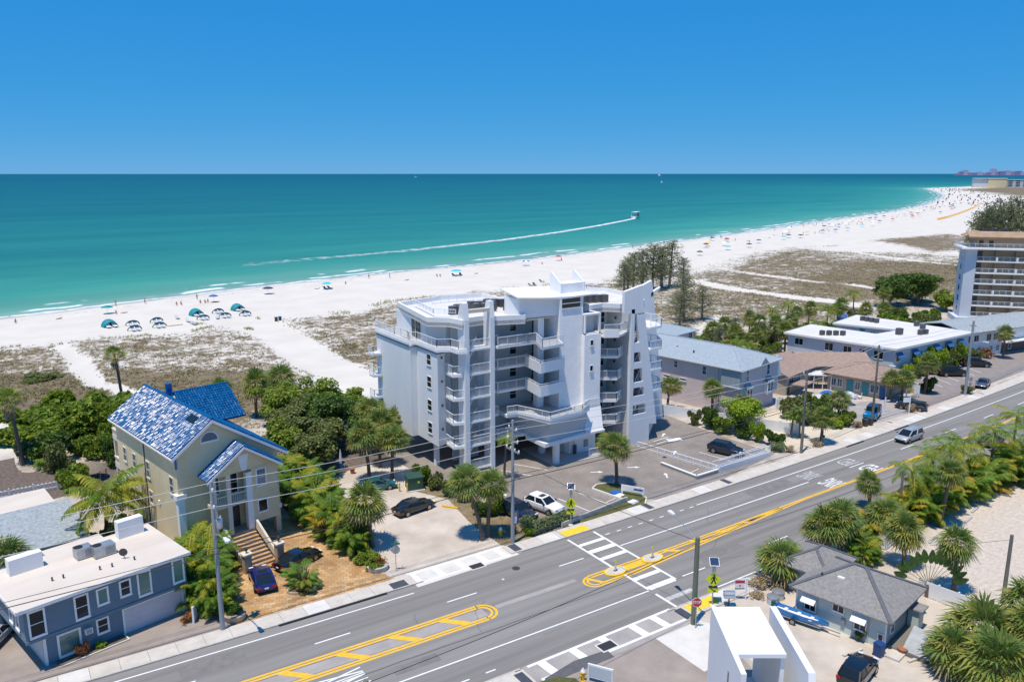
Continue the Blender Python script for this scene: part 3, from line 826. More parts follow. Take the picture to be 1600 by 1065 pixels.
lot('near_sand', [(43.0, 40.8), (58, 40.9), (200, 50), (200, 20), (60, 15), (40, 20), (42.5, 34)], 'sand_lot', 0.008)
lot('shell_lot', [(79, 40.2), (86.1, 38.6), (105, 40), (110, 20), (60, 14), (60, 27), (63.2, 31.5), (65.1, 34.6), (70.2, 36.5), (77, 38)], 'shell_lot', 0.02)
# parking stripes and arrows
court = bpy.data.objects['paver_court']; bp_ = bpy.data.objects['brown_parking']
def pstripe(p, q, w=0.11, par=court, z=0.018, m='paint_white'):
    a, b = Vector(p), Vector(q); n = Vector((-(b - a).y, (b - a).x)).normalized() * w / 2
    MB().poly((*(a - n), z), (*(b - n), z), (*(b + n), z), (*(a + n), z)).build('parking_line', m, par)
def arrow(x, y, a, L=1.5, par=court, bend=0):
    c, s = math.cos(a), math.sin(a)
    pts = [(-L / 2, -0.09), (L * 0.12, -0.09), (L * 0.12, -0.3), (L / 2, 0), (L * 0.12, 0.3), (L * 0.12, 0.09), (-L / 2, 0.09)]
    MB().poly(*[(x + c * u - s * v, y + s * u + c * v, 0.018) for u, v in pts]).build('painted_arrow', 'paint_white', par)
for x in (43.6, 46.4, 49.1, 51.9): pstripe((x, 58.6), (x - 0.9, 63.9))
pstripe((53.6, 59.0), (43.2, 58.0), 0.1)
for a, b in (((52.2, 71.3), (49.9, 75.2)), ((49.6, 70.9), (47.6, 74.2))): pstripe(a, b)
for a, b in (((71.6, 65.8), (72.4, 61.2)), ((75.6, 67), (76.4, 61.2)), ((69.3, 71.0), (71.2, 71.2)), ((69.6, 71.9), (72.5, 72.2))): pstripe(a, b)
for (x, y, a) in ((43.7, 67.8, 0.2), (56.6, 67.6, -0.5), (61.2, 66.4, -0.5), (68.9, 67.4, 0.6), (72.6, 73.2, 0.6), (62.6, 62.4, 1.0)): arrow(x, y, a)
MB().poly((71.2, 70.8, 0.018), (73.2, 70.2, 0.018), (73.6, 71.2, 0.018), (71.6, 71.8, 0.018)).build('painted_block', 'paint_white', court)
for i in range(8):
    x = 121.5 + i * 3.0; pstripe((x, 65.3 + i * 0.25), (x + 2.6, 70.3 + i * 0.25), 0.12, bp_)
MB().box(66.4, 66.6, 0, 67.2, 67.1, 0.02).build('drain_grate', 'steel_grate', court)
# ================================================================ shared building pieces
WCACHE = {}
def window_mesh(w, h, rails, frame, pane, arch, fw):
    key = (round(w, 2), round(h, 2), rails, frame, pane, arch, fw)
    if key in WCACHE: return WCACHE[key]
    f, g = MB(), MB()
    if not arch:
        f.box(-w / 2 - fw, -0.06, -fw, -w / 2, 0.02, h + fw).box(w / 2, -0.06, -fw, w / 2 + fw, 0.02, h + fw)
        f.box(-w / 2, -0.06, h, w / 2, 0.02, h + fw).box(-w / 2 - fw, -0.10, -fw - 0.05, w / 2 + fw, 0.02, -0.001)
        if 'h' in rails: f.box(-w / 2, -0.045, h * 0.5 - 0.025, w / 2, 0.0, h * 0.5 + 0.025)
        if 'v' in rails: f.box(-0.025, -0.046, 0, 0.025, 0.0, h)
        g.box(-w / 2 - 0.004, -0.02, -0.004, w / 2 + 0.004, 0.0, h + 0.004)
    else:
        n = 10; r = w / 2; sp = h - r
        arc = [(r * math.cos(math.pi * k / n), sp + r * math.sin(math.pi * k / n)) for k in range(n + 1)]
        out = [((r + fw) * math.cos(math.pi * k / n), sp + (r + fw) * math.sin(math.pi * k / n)) for k in range(n + 1)]
        g.ext([(-r, 0, 0), (r, 0, 0)] + [(x, 0, z) for x, z in arc], (0, -0.02, 0))
        for k in range(n):
            f.ext([(arc[k][0], 0.02, arc[k][1]), (out[k][0], 0.02, out[k][1]), (out[k + 1][0], 0.02, out[k + 1][1]), (arc[k + 1][0], 0.02, arc[k + 1][1])], (0, -0.08, 0))
        if sp > 0.01: f.box(-r - fw, -0.06, -fw, -r, 0.02, sp).box(r, -0.06, -fw, r + fw, 0.02, sp)
        f.box(-r - fw, -0.10, -fw - 0.05, r + fw, 0.02, -0.001)
        if 'h' in rails: f.box(-r, -0.045, sp * 0.55 - 0.025, r, 0, sp * 0.55 + 0.025)
    WCACHE[key] = (f.mesh('window', frame), g.mesh('pane', pane))
    return WCACHE[key]

def window(par, x, y, a, z, w, h, rails='h', frame='trim_white', pane='glass', arch=False, fw=0.07, name='window', label=None):
    """window on a wall that runs along angle a; it faces to the right of that direction"""
    fm, gm = window_mesh(w, h, rails, frame, pane, arch, fw)
    o = put(name, fm, par, (x, y, z), a)
    put('pane', gm, o)
    if label: o['label'] = label
    return o

def wwall(par, p, q, wins, **k):
    """windows along wall p->q : list of (u, z, w, h)"""
    a = math.atan2(q[1] - p[1], q[0] - p[0])
    for (u, z, w, h, *r) in wins:
        kw = dict(k); kw.update(r[0] if r else {})
        window(par, p[0] + math.cos(a) * u, p[1] + math.sin(a) * u, a, z, w, h, **kw)

def rail(mb, pts, z, h=1.0, pick=0.16, post=1.25, t=0.05, zs=None):
    for k in range(len(pts) - 1):
        a, b = Vector(pts[k][:2]), Vector(pts[k + 1][:2]); L = (b - a).length
        if L < 0.02: continue
        z0, z1 = (z, z) if zs is None else (zs[k], zs[k + 1])
        P = lambda u, dz: (a.x + (b.x - a.x) * u / L, a.y + (b.y - a.y) * u / L, z0 + (z1 - z0) * u / L + dz)
        mb.bar(P(0, h), P(L, h), 0.07, 0.06); mb.bar(P(0, 0.1), P(L, 0.1), 0.04)
        n = max(1, round(L / post))
        for i in range(n + 1): mb.bar(P(L * i / n, 0), P(L * i / n, h), t)
        if pick:
            n = max(1, int(L / pick))
            for i in range(1, n): mb.bar(P(L * i / n, 0.1), P(L * i / n, h), 0.022)
    return mb

# ================================================================ the white condominium
OC = (41.0, 72.0, 0.0)
condo = thing('condominium', 'seven-level white condominium with angular balconies, stair fins and swept tower roof', 'condominium', OC)
def cp(name, mb, m, parent=condo, sm=None):
    return mb.build(name, m, parent, sm, OC)
LV = [0, 0.45, 3.3, 6.15, 9.0, 11.8, 14.65, 17.45]
# main bodies
left_poly = [(40.5, 92.5), (40.5, 82.9), (41.35, 82.9), (41.35, 77.75), (42.6, 78.3), (42.9, 80.2), (44.0, 79.6), (50.0, 79.6), (50.0, 92.5)]
cp('left_wing_wall', MB().prism(left_poly, 3.05, 14.3), 'stucco_white')
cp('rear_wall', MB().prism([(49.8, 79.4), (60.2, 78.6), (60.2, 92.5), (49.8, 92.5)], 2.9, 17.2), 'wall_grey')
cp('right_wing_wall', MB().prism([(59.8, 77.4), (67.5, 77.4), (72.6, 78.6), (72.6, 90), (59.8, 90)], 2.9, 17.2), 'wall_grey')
# parking level: dark recess with columns and core walls
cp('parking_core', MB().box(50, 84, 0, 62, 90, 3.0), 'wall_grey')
for (x, y) in ((42.2, 80), (42.2, 88), (47.5, 80.5), (47.5, 88), (63.5, 79), (70, 80), (70, 87)):
    cp('column', MB().box(x - 0.25, y - 0.25, 0.0, x + 0.25, y + 0.25, 3.1), 'stucco_white_plain')
# left wing windows on the end wall
for z in (4.2, 6.95, 9.75, 12.4):
    wwall(condo, (41.35 - OC[0], 82.9 - OC[1]), (41.35 - OC[0], 77.75 - OC[1]), [(3.1, z, 0.95, 1.25)], frame='trim_white', fw=0.06)
# chamfered balconies beside the stair
bal = [(42.55, 78.45), (42.35, 76.05), (43.6, 75.7), (43.75, 79.6), (43.0, 80.1)]
for k in range(2, 6):
    b = cp('balcony', MB().prism(bal, LV[k] - 0.28, LV[k] - 0.02).prism([(42.4, 76.05), (43.6, 75.7), (43.62, 75.82), (42.45, 76.17)], LV[k] - 0.02, LV[k] + 0.08), 'stucco_white_plain')
    rail(MB(), [(42.6, 78.35), (42.42, 76.12), (43.6, 75.78)], LV[k]).build('railing', 'metal_white', b, off=OC)
    cp('wall_light', MB().box(41.9, 77.9, LV[k] + 1.6, 42.1, 78.1, LV[k] + 1.85), 'dark_metal')
# roof terrace of the left wing
ter = [(40.3, 92.6), (40.3, 83.2), (41.15, 82.6), (41.15, 77.6), (42.6, 76.95), (42.7, 75.3), (43.7, 75.0), (43.9, 80), (50, 80), (50, 92.6)]
t_ = cp('terrace', MB().prism(ter, 14.3, 14.62), 'stucco_white_plain')
MB().prism(inset(ter, 0.3), 14.62, 14.65).build('terrace_deck', 'deck_grey', t_, off=OC)
MB().wall([(40.42, 92.5), (40.42, 83.25), (41.25, 82.65), (41.25, 77.7), (42.65, 77.05), (42.8, 75.4), (43.7, 75.1)], 0.14, 14.62, 14.85).build('terrace_kerb', 'stucco_white_plain', t_, off=OC)
rail(MB(), [(40.45, 92.4), (40.45, 87), (41.0, 84.5), (40.6, 83.3), (41.3, 82.7), (41.3, 77.75), (42.7, 77.1), (42.85, 75.5), (43.6, 75.2)], 14.83, 0.95).build('railing', 'metal_white', t_, off=OC)
cp('cornice', MB().wall([(40.46, 92.5), (40.46, 82.86), (41.31, 82.86), (41.31, 77.71), (42.6, 78.2)], 0.1, 14.0, 14.14), 'grey_metal')
cp('penthouse_wall', MB().prism([(42.9, 91.5), (42.2, 82.2), (43.9, 80.3), (50, 79.9), (50, 91.5)], 14.65, 17.2), 'stucco_white')
d_ = cp('sliding_door', MB().ext([(42.45, 86.2, 14.75), (42.28, 83.7, 14.75), (42.28, 83.7, 16.85), (42.45, 86.2, 16.85)], (-0.06, 0.004, 0)), 'glass')
MB().ext([(42.34, 85.0, 14.75), (42.33, 84.9, 14.75), (42.33, 84.9, 16.85), (42.34, 85.0, 16.85)], (-0.09, 0.004, 0)).build('mullion', 'trim_white', d_, off=OC)
# roofs with parapets
rl = [(43.0, 91.3), (41.0, 79.5), (43.0, 77.7), (43.4, 75.5), (44.4, 76.6), (47.2, 76.9), (47.7, 75.9), (51.3, 74.7), (52.2, 76.0), (56.0, 76.2), (56.0, 92), (50, 93)]
r_ = cp('left_roof', MB().prism(rl, 17.1, 17.5), 'roof_membrane')
MB().ring(rl, 0.28, 17.0, 18.05).build('parapet', 'stucco_white_plain', r_, off=OC)
rail(MB(), [(44.5, 89.6), (43.2, 82.0), (45.2, 80.2)], 17.95, 0.5, 0.2).build('roof_railing', 'metal_white', r_, off=OC)
rail(MB(), [(47.5, 90.5), (54.5, 89.8)], 17.5, 1.0, 0.2).build('roof_railing', 'metal_white', r_, off=OC)
rr = [(60.0, 75.6), (64.1, 76.2), (65.6, 74.6), (70.5, 75.4), (73.2, 80.5), (73.2, 87.0), (71, 89.5), (60, 90)]
r_ = cp('right_roof', MB().prism(rr, 17.1, 17.5), 'roof_membrane')
MB().ring(rr, 0.28, 17.0, 18.05).build('parapet', 'stucco_white_plain', r_, off=OC)
rail(MB(), [(61, 88.5), (71, 88.0), (72.4, 85)], 17.95, 0.6, 0.2).build('roof_railing', 'metal_white', r_, off=OC)
cp('middle_roof', MB().box(56.0, 76.2, 17.12, 60.0, 90, 17.48), 'roof_membrane')
# left stair tower between two tall fins
for (x0, x1) in ((43.55, 44.15), (46.95, 47.5)):
    cp('stair_fin', MB().ext([(x0, 75.35, 0), (x0, 76.9, 0), (x0, 76.9, 18.2), (x0, 76.3, 19.9), (x0, 75.6, 19.9), (x0, 75.35, 18.0)], (x1 - x0, 0, 0)), 'stucco_white_plain')
cp('stair_beam', MB().box(44.15, 75.5, 18.75, 46.95, 76.0, 19.15), 'trim_cream')
for k in range(1, 7):
    z = LV[k]
    l_ = cp('stair_landing', MB().box(44.15, 75.45, z - 0.22, 46.95, 77.3, z), 'stucco_white_plain')
    rail(MB(), [(44.2, 75.55), (46.9, 75.55)], z, 1.05, 0.11).build('railing', 'metal_white', l_, off=OC)
    if k < 6:
        st = MB(); n = 9; rise = LV[k + 1] - z
        for i in range(n):
            st.box(44.3 + i * 0.2, 77.3, z + rise * i / n, 44.52 + i * 0.2, 78.4, z + rise * (i + 1) / n)
        f_ = cp('stair_flight', st, 'deck_grey')
        MB().bar((44.3, 77.25, z + 0.95), (46.2, 77.25, z + rise + 0.95), 0.06, 0.1).bar((44.3, 77.25, z + 0.1), (46.2, 77.25, z + rise + 0.1), 0.06, 0.25).build('stringer', 'metal_white', f_, off=OC)
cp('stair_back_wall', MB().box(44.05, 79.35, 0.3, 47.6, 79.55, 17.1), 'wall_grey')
# side walls right of the stair (a stack of small service balconies)
for k in range(2, 7):
    s_ = cp('service_balcony', MB().box(47.5, 76.4, LV[k] - 0.22, 48.7, 79.4, LV[k]), 'stucco_white_plain')
    rail(MB(), [(47.6, 76.45), (48.65, 76.45)], LV[k], 1.0).build('railing', 'metal_white', s_, off=OC)
# central access galleries
def gallery(k, front, solid, z0=None):
    z = LV[k]
    g = cp('gallery', MB().prism(front + [(56.0, 74.4), (56.0, 79.6), (front[0][0], 79.6)], z - 0.28, z), 'stucco_white_plain')
    MB().prism(inset(front + [(56.0, 74.4), (56.0, 79.5), (front[0][0], 79.5)], 0.18), z, z + 0.02).build('gallery_deck', 'deck_grey', g, off=OC)
    rail(MB(), front[:2], z, 1.05, 0.13).build('railing', 'metal_white', g, off=OC)
    if solid:
        MB().wall(front[1:], 0.16, z - 0.28, z + 1.02).build('parapet', 'stucco_white_plain', g, off=OC)
        rail(MB(), front[1:], z + 0.9, 0.3, 0, 1.5).build('hand_rail', 'metal_white', g, off=OC)
    else:
        rail(MB(), front[1:], z, 1.05, 0.13).build('railing', 'metal_white', g, off=OC)
    return g
gallery(6, [(47.7, 75.0), (53.0, 75.0), (51.6, 71.7), (55.0, 72.2)], False)
gallery(5, [(48.4, 76.2), (52.4, 76.2), (51.7, 72.2), (55.5, 72.7)], True)
gallery(4, [(48.4, 76.2), (52.4, 76.2), (51.7, 72.2), (55.5, 72.7)], True)
g3 = [(49.3, 75.5), (50.6, 75.3), (52.2, 70.8), (57.3, 71.4)]
gt = cp('entrance_terrace', MB().prism(g3 + [(59.4, 72.6), (59.4, 79.5), (49.3, 79.5)], 5.75, 6.1), 'stucco_white_plain')
MB().prism(inset(g3 + [(59.4, 72.6), (59.4, 79.4), (49.3, 79.4)], 0.2), 6.1, 6.13).build('terrace_deck', 'deck_grey', gt, off=OC)
MB().wall(g3 + [(59.4, 72.7)], 0.14, 6.1, 6.45).build('terrace_kerb', 'stucco_white_plain', gt, off=OC)
rail(MB(), g3 + [(59.4, 72.7)], 6.42, 0.75, 0.15).build('railing', 'metal_white', gt, off=OC)
# gallery at level 2
g_ = cp('gallery', MB().prism([(48.4, 76.2), (52.4, 75.6), (52.4, 79.5), (48.4, 79.5)], LV[2] - 0.28, LV[2]), 'stucco_white_plain')
rail(MB(), [(48.4, 76.25), (52.4, 75.65)], LV[2], 1.05, 0.13).build('railing', 'metal_white', g_, off=OC)
for k in range(2, 7):
    for u in (3.0, 6.1): window(condo, 49.5 + u - OC[0], 79.38 - u * 0.077 - OC[1], -0.077, LV[k] + 0.65 - 0.0, 0.85, 1.3, fw=0.05)
    cp('entry_column', MB().box(54.0, 76.0, LV[k], 54.9, 76.9, (LV[k + 1] - 0.28)), 'stucco_white_plain')
    cp('door_recess', MB().box(55.2, 78.6, LV[k], 56.2, 79.02, LV[k] + 2.15), 'dark_metal')
# lower entrance block, canopy and lobby
cp('entrance_block', MB().prism([(52.9, 72.0), (59.3, 73.0), (59.3, 78.5), (51.6, 78.5)], 3.1, 5.75), 'wall_grey')
cp('entrance_canopy', MB().prism([(52.0, 75.6), (52.1, 71.7), (58.7, 72.2), (58.7, 76)], 2.62, 3.1), 'stucco_white_plain')
for (x, y) in ((54.3, 72.5), (55.0, 76.4)):
    cp('column', MB().box(x - 0.3, y - 0.3, 0.05, x + 0.3, y + 0.3, 2.62), 'stucco_white_plain')
cp('entrance_slab', MB().prism([(53.5, 71.9), (60.8, 71.4), (61, 79), (53.6, 79)], 0.0, 0.06), 'deck_grey')
cp('lobby_wall', MB().prism([(57.6, 74.2), (61.2, 73.6), (61.4, 78), (56.5, 78.4)], 0.06, 2.62), 'stucco_white_plain')
cp('lobby_door', MB().ext([(56.7, 77.0, 0.06), (57.35, 74.9, 0.06), (57.35, 74.9, 2.2), (56.7, 77.0, 2.2)], (-0.05, -0.015, 0)), 'wall_grey')
cp('notice_panel', MB().box(58.2, 73.98, 1.1, 58.9, 74.05, 1.9), 'trim_white')
cp('intercom', MB().box(58.0, 73.75, 0.06, 58.4, 73.95, 1.2), 'dark_metal')
cp('utility_panel', MB().box(59.6, 73.72, 0.7, 60.2, 73.84, 1.6), 'grey_metal')
rail(MB(), [(58.9, 71.9), (62.4, 71.5), (64.5, 72.3)], 0.05, 1.05, 0.13).build('entrance_railing', 'metal_white', condo, off=OC)
# lift tower with boarded face, window band and swept roof
cp('tower', MB().prism([(56.05, 74.4), (59.55, 74.4), (59.9, 79.5), (56.05, 79.5)], 6.1, 19.6), 'siding_white')
cp('tower_side_wall', MB().prism([(50.9, 75.4), (56.05, 75.0), (56.05, 79), (51.2, 79)], 17.5, 19.75), 'stucco_white')
tw = cp('tower_window', MB().box(56.35, 74.34, 18.35, 59.05, 74.44, 19.45), 'glass')
MB().box(56.35, 74.31, 18.86, 59.05, 74.45, 18.93).box(56.28, 74.31, 18.28, 59.12, 74.45, 18.35).build('mullion', 'metal_white', tw, off=OC)
cp('swept_roof', MB().ext([(50.3, 74.7, 19.95), (56.0, 74.4, 19.5), (60.9, 74.2, 19.62), (60.9, 79.9, 19.9), (59.3, 80.2, 20.0), (51.6, 80.6, 20.25)], (0, 0, 0.16)), 'stucco_white_plain')
tb = cp('tower_cap', MB().prism([(57.3, 76.0), (60.85, 76.0), (61.0, 77.9), (57.4, 77.9)], 19.7, 21.0), 'stucco_white_plain')
for x in (57.25, 60.75):
    MB().ext([(x, 75.9, 19.75), (x, 78.1, 19.9), (x, 78.1, 22.3), (x, 77.9, 22.3), (x, 75.9, 21.05)], (0.2, 0, 0)).build('horn_wall', 'stucco_white_plain', tb, off=OC)
# annex in front of the tower
cp('annex', MB().prism([(59.4, 73.8), (61.95, 73.8), (62.1, 78), (59.56, 78)], 5.4, 14.85), 'siding_white')
cp('annex_skirt', MB().ext([(59.3, 73.7, 5.7), (58.85, 72.55, 3.0), (58.85, 75, 3.0), (59.3, 75, 5.7)], (2.75, 0, 0)), 'stucco_white_plain')
cp('annex_base_band', MB().box(58.7, 72.4, 2.72, 61.75, 75, 3.0), 'stucco_white_plain')
rail(MB(), [(59.4, 73.68), (61.9, 73.68)], 5.7, 1.0, 0.2, 0.7).build('annex_railing', 'metal_white', condo, off=OC)
for z in (10.3, 13.5): window(condo, 60.5 - OC[0], 73.8 - OC[1], 0, z, 0.42, 0.65, '', fw=0.06)
fr = cp('annex_frame', MB().box(61.7, 73.9, 14.85, 61.95, 74.2, 17.2).box(59.5, 73.9, 14.85, 59.65, 74.2, 17.2).box(59.5, 73.9, 17.2, 61.95, 76.6, 17.42).box(59.5, 73.9, 14.85, 61.95, 74.2, 15.02), 'stucco_white_plain')
cp('annex_panel', MB().box(59.9, 75.0, 14.85, 61.7, 76.4, 17.2), 'wall_grey')
cp('roof_hatch', MB().box(60.2, 75.0, 17.42, 60.95, 75.7, 18.4), 'grey_metal')
# right wing balconies
for k in range(2, 7):
    z = LV[k]
    pl = [(61.95, 73.2), (63.6, 72.4), (66.0, 73.6)] if k == 6 else [(62.0, 74.6), (64.2, 73.2), (66.0, 74.3)]
    b = cp('balcony', MB().prism(pl + [(66.0, 77.6), (62.0, 77.6)], z - 0.28, z), 'stucco_white_plain')
    MB().prism(inset(pl + [(66.0, 77.5), (62.0, 77.5)], 0.15), z, z + 0.02).build('balcony_deck', 'deck_grey', b, off=OC)
    if k == 6: MB().wall(pl[:2], 0.12, z - 0.28, z + 0.75).build('parapet', 'stucco_white_plain', b, off=OC)
    rail(MB(), pl, z + (0.4 if k == 6 else 0), 0.95, 0.13).build('railing', 'metal_white', b, off=OC)
    window(condo, 65.0 - OC[0], 77.36 - OC[1], 0, z + 0.7, 0.8, 1.3, fw=0.05)
    cp('wall_light', MB().box(65.75, 75.6, z + 1.3, 65.9, 75.8, z + 1.6), 'dark_metal')
cp('balcony_side_wall', MB().box(66.0, 73.1, 0, 66.25, 77.5, 17.1), 'wall_grey')
# A-shaped stair frame at the right end: post, leaning band and rungs
Yf = 72.6
fb = MB()
fb.ext([(65.9, Yf, 0), (66.5, Yf, 0), (66.3, Yf, 17.6), (65.75, Yf, 17.6)], (0, 0.45, 0))
fb.ext([(64.55, Yf, 17.3), (67.05, Yf, 16.9), (67.9, Yf, 16.9), (67.42, Yf, 20.5), (64.55, Yf, 19.9)], (0, 0.45, 0))
fb.ext([(66.6, Yf, 17.0), (67.95, Yf, 17.0), (70.65, Yf, 2.1), (69.35, Yf, 2.3), (69.4, Yf, 0), (66.5, Yf, 0), (66.5, Yf, 3.9), (68.75, Yf, 3.9)], (0, 0.45, 0))
for z0, z1 in ((5.15, 6.35), (7.45, 8.15), (9.95, 10.75), (12.05, 13.3)):
    fb.ext([(66.4, Yf + 0.02, z0), (69.0, Yf + 0.02, z0), (69.0, Yf + 0.02, z1), (66.4, Yf + 0.02, z1)] if z1 < 7 else [(66.4, Yf + 0.02, z0), (68.3, Yf + 0.02, z0), (68.1, Yf + 0.02, z1), (66.4, Yf + 0.02, z1)], (0, 0.4, 0))
cp('front_frame', fb, 'stucco_white_plain')
cp('frame_return', MB().ext([(69.35, Yf + 0.45, 2.2), (70.6, Yf + 0.45, 2.1), (71.0, 77, 2.1), (71.0, 77, 0), (69.6, Yf + 0.45, 0)], (0.1, 0.0, 0)), 'wall_grey')
Yb = 78.6
bb = MB().ext([(73.0, Yb, 0), (77.7, Yb, 0), (77.0, Yb, 6), (74.7, Yb, 19.9), (72.6, Yb, 19.2)], (0, 0.45, 0))
bb.ext([(74.6, Yb, 18.2), (76.3, Yb, 18.9), (76.2, Yb, 18.6), (74.6, Yb, 17.6)], (0, 0.4, 0))
cp('rear_frame', bb, 'stucco_white_plain')
cp('end_wall', MB().ext([(70.1, 73.06, 3.0), (70.4, 73.06, 3.0), (67.7, 73.06, 17.2), (67.4, 73.06, 17.2)], (4.6, 5.6, 0)), 'stucco_white')
for k in range(3, 7):
    x = 72.0 - (LV[k] - 3) * 0.05
    b = cp('balcony', MB().prism([(x - 1.2, 73.9), (x + 0.9, 74.0), (x + 2.4, 76.4), (x + 1.8, 78.4), (x - 1, 78.4)], LV[k] - 0.25, LV[k]), 'stucco_white_plain')
    rail(MB(), [(x - 1.1, 74.0), (x + 0.85, 74.05), (x + 2.35, 76.4), (x + 1.8, 78.3)], LV[k], 1.0, 0.13).build('railing', 'metal_white', b, off=OC)
    st = MB(); z = LV[k - 1]
    for i in range(9): st.box(66.6 + i * 0.2, 73.4, z + (LV[k] - z) * i / 9, 66.85 + i * 0.2, 74.4, z + (LV[k] - z) * (i + 1) / 9)
    f_ = cp('stair_flight', st, 'deck_grey')
    rail(MB(), [(66.6, 73.3), (68.4, 73.3)], z, 1.0, 0.2, zs=[z, LV[k]]).build('railing', 'metal_white', f_, off=OC)
# balconies on the far left (sea) corner
for k in range(3, 6):
    b = cp('balcony', MB().box(39.3, 91.0, LV[k] - 0.25, 40.5, 92.4, LV[k]), 'stucco_white_plain')
    rail(MB(), [(40.4, 91.05), (39.35, 91.05), (39.35, 92.4)], LV[k], 1.0).build('railing', 'metal_white', b, off=OC)
# roof-top condensers: each a thing of its own
ac_body = MB().box(-0.42, -0.42, 0.12, 0.42, 0.42, 1.02).mesh('cabinet', 'ac_grey')
ac_top = MB().lathe([(0.36, 1.02), (0.36, 1.07), (0.1, 1.09)], 12).mesh('fan_guard', 'ac_top')
ac_leg = MB().box(-0.5, -0.4, 0.0, 0.5, -0.3, 0.12).box(-0.5, 0.3, 0, 0.5, 0.4, 0.12).mesh('stand', 'galvanised')
def condenser(x, y, z, label, group, s=1.0, rz=0.0):
    t = thing('air_conditioner', label, 'air conditioner', (x, y, z), rz, group)
    for nm, me in (('cabinet', ac_body), ('fan_guard', ac_top), ('stand', ac_leg)): put(nm, me, t)
    t.scale = (s, s, s)
    return t
random.seed(9)
for (x, y) in ((45.9, 82.1), (46.7, 81.7), (47.0, 82.9), (49.6, 84.0), (50.5, 83.5), (49.2, 82.3), (50.1, 81.9), (51.0, 81.5), (52.2, 84.5), (53.0, 84.0), (53.8, 83.4), (51.9, 82.8), (54.0, 82.0), (54.6, 81.3), (53.0, 81.0)):
    condenser(x, y, 17.5, 'dark grey condenser in the cluster left of the swept tower roof on the condominium', 'condensers on the condominium roof, left cluster', 1.0, random.uniform(-.2, .2))
for (x, y) in ((62.0, 84.2), (62.9, 83.8), (63.8, 83.3), (64.2, 80.4), (65.1, 80.0), (66.0, 79.7), (66.9, 79.3), (62.3, 80.2), (63.1, 79.6)):
    condenser(x, y, 17.5, 'dark grey condenser in the cluster right of the swept tower roof on the condominium', 'condensers on the condominium roof, right cluster', 1.0, random.uniform(-.2, .2))
# ================================================================ other buildings
def hip(x0, y0, x1, y1, z0, z1, inset_=None, axis='x', th=0.12):
    """hipped roof shell: returns mesh builder and the list of hip and ridge lines"""
    k = inset_ if inset_ is not None else min(x1 - x0, y1 - y0) / 2
    if axis == 'x': r = [(x0 + k, (y0 + y1) / 2, z1), (x1 - k, (y0 + y1) / 2, z1)]; e = [(x0, y0), (x1, y0), (x1, y1), (x0, y1)]
    else: r = [((x0 + x1) / 2, y0 + k, z1), ((x0 + x1) / 2, y1 - k, z1)]; e = [(x0, y0), (x1, y0), (x1, y1), (x0, y1)]
    E = [(p[0], p[1], z0) for p in e]; B = [(p[0], p[1], z0 - th) for p in e]
    m = MB()
    if axis == 'x': F = [(E[0], E[1], r[1], r[0]), (E[1], E[2], r[1]), (E[2], E[3], r[0], r[1]), (E[3], E[0], r[0])]; H = [(E[0], r[0]), (E[3], r[0]), (E[1], r[1]), (E[2], r[1]), (r[0], r[1])]
    else: F = [(E[0], E[1], r[0]), (E[1], E[2], r[1], r[0]), (E[2], E[3], r[1]), (E[3], E[0], r[0], r[1])]; H = [(E[0], r[0]), (E[1], r[0]), (E[2], r[1]), (E[3], r[1]), (r[0], r[1])]
    for f in F: m.poly(*f)
    for i in range(4): m.poly(B[i], B[(i + 1) % 4], E[(i + 1) % 4], E[i])
    m.poly(*B[::-1])
    return m, H
def caps(par, H, m, w=0.28):
    for a, b in H:
        if (Vector(a) - Vector(b)).length > 0.05: MB().bar(a, b, w, 0.07).build('ridge_cap', m, par)
def gable(x0, y0, x1, y1, z0, z1, axis='x', th=0.14, rx=None):
    """two sloped slabs meeting at a ridge"""
    m = MB()
    if axis == 'x':
        c = (y0 + y1) / 2 if rx is None else rx
        for ya in (y0, y1): m.ext([(x0, ya, z0), (x1, ya, z0), (x1, c, z1), (x0, c, z1)], (0, 0, -th))
    else:
        c = (x0 + x1) / 2 if rx is None else rx
        for xa in (x0, x1): m.ext([(xa, y0, z0), (xa, y1, z0), (c, y1, z1), (c, y0, z1)], (0, 0, -th))
    return m

# ---------------------------------------------------------------- cream house with glazed blue tiles
yh = thing('tiled_house', 'three-storey cream stucco house with glossy blue tiled gable roof', 'house', (11.8, 70.8, 0), R(10.5))
def B(par, name, m, *boxes, sm=None):
    mb = MB()
    for b in boxes: mb.box(*b)
    return mb.build(name, m, par, sm)
MB().ext([(0, 0, 0), (6.2, 0, 0), (6.2, 0, 2.6), (9.5, 0, 2.6), (9.5, 0, 8.35), (3.35, 0, 12.5), (0, 0, 10.1)], (0, 15.2, 0)).build('wall', 'stucco_yellow', yh)
B(yh, 'corner_column', 'trim_cream', (9.0, 0.02, 0, 9.5, 0.52, 2.6)); B(yh, 'corner_column', 'trim_cream', (9.0, 7, 0, 9.5, 7.5, 2.6))
B(yh, 'column_capital', 'trim_white', (8.9, -0.1, 2.45, 9.62, 0.6, 2.85))
B(yh, 'garage_wall', 'stucco_yellow', (6.2, 5.5, 0, 9.4, 15, 2.6))
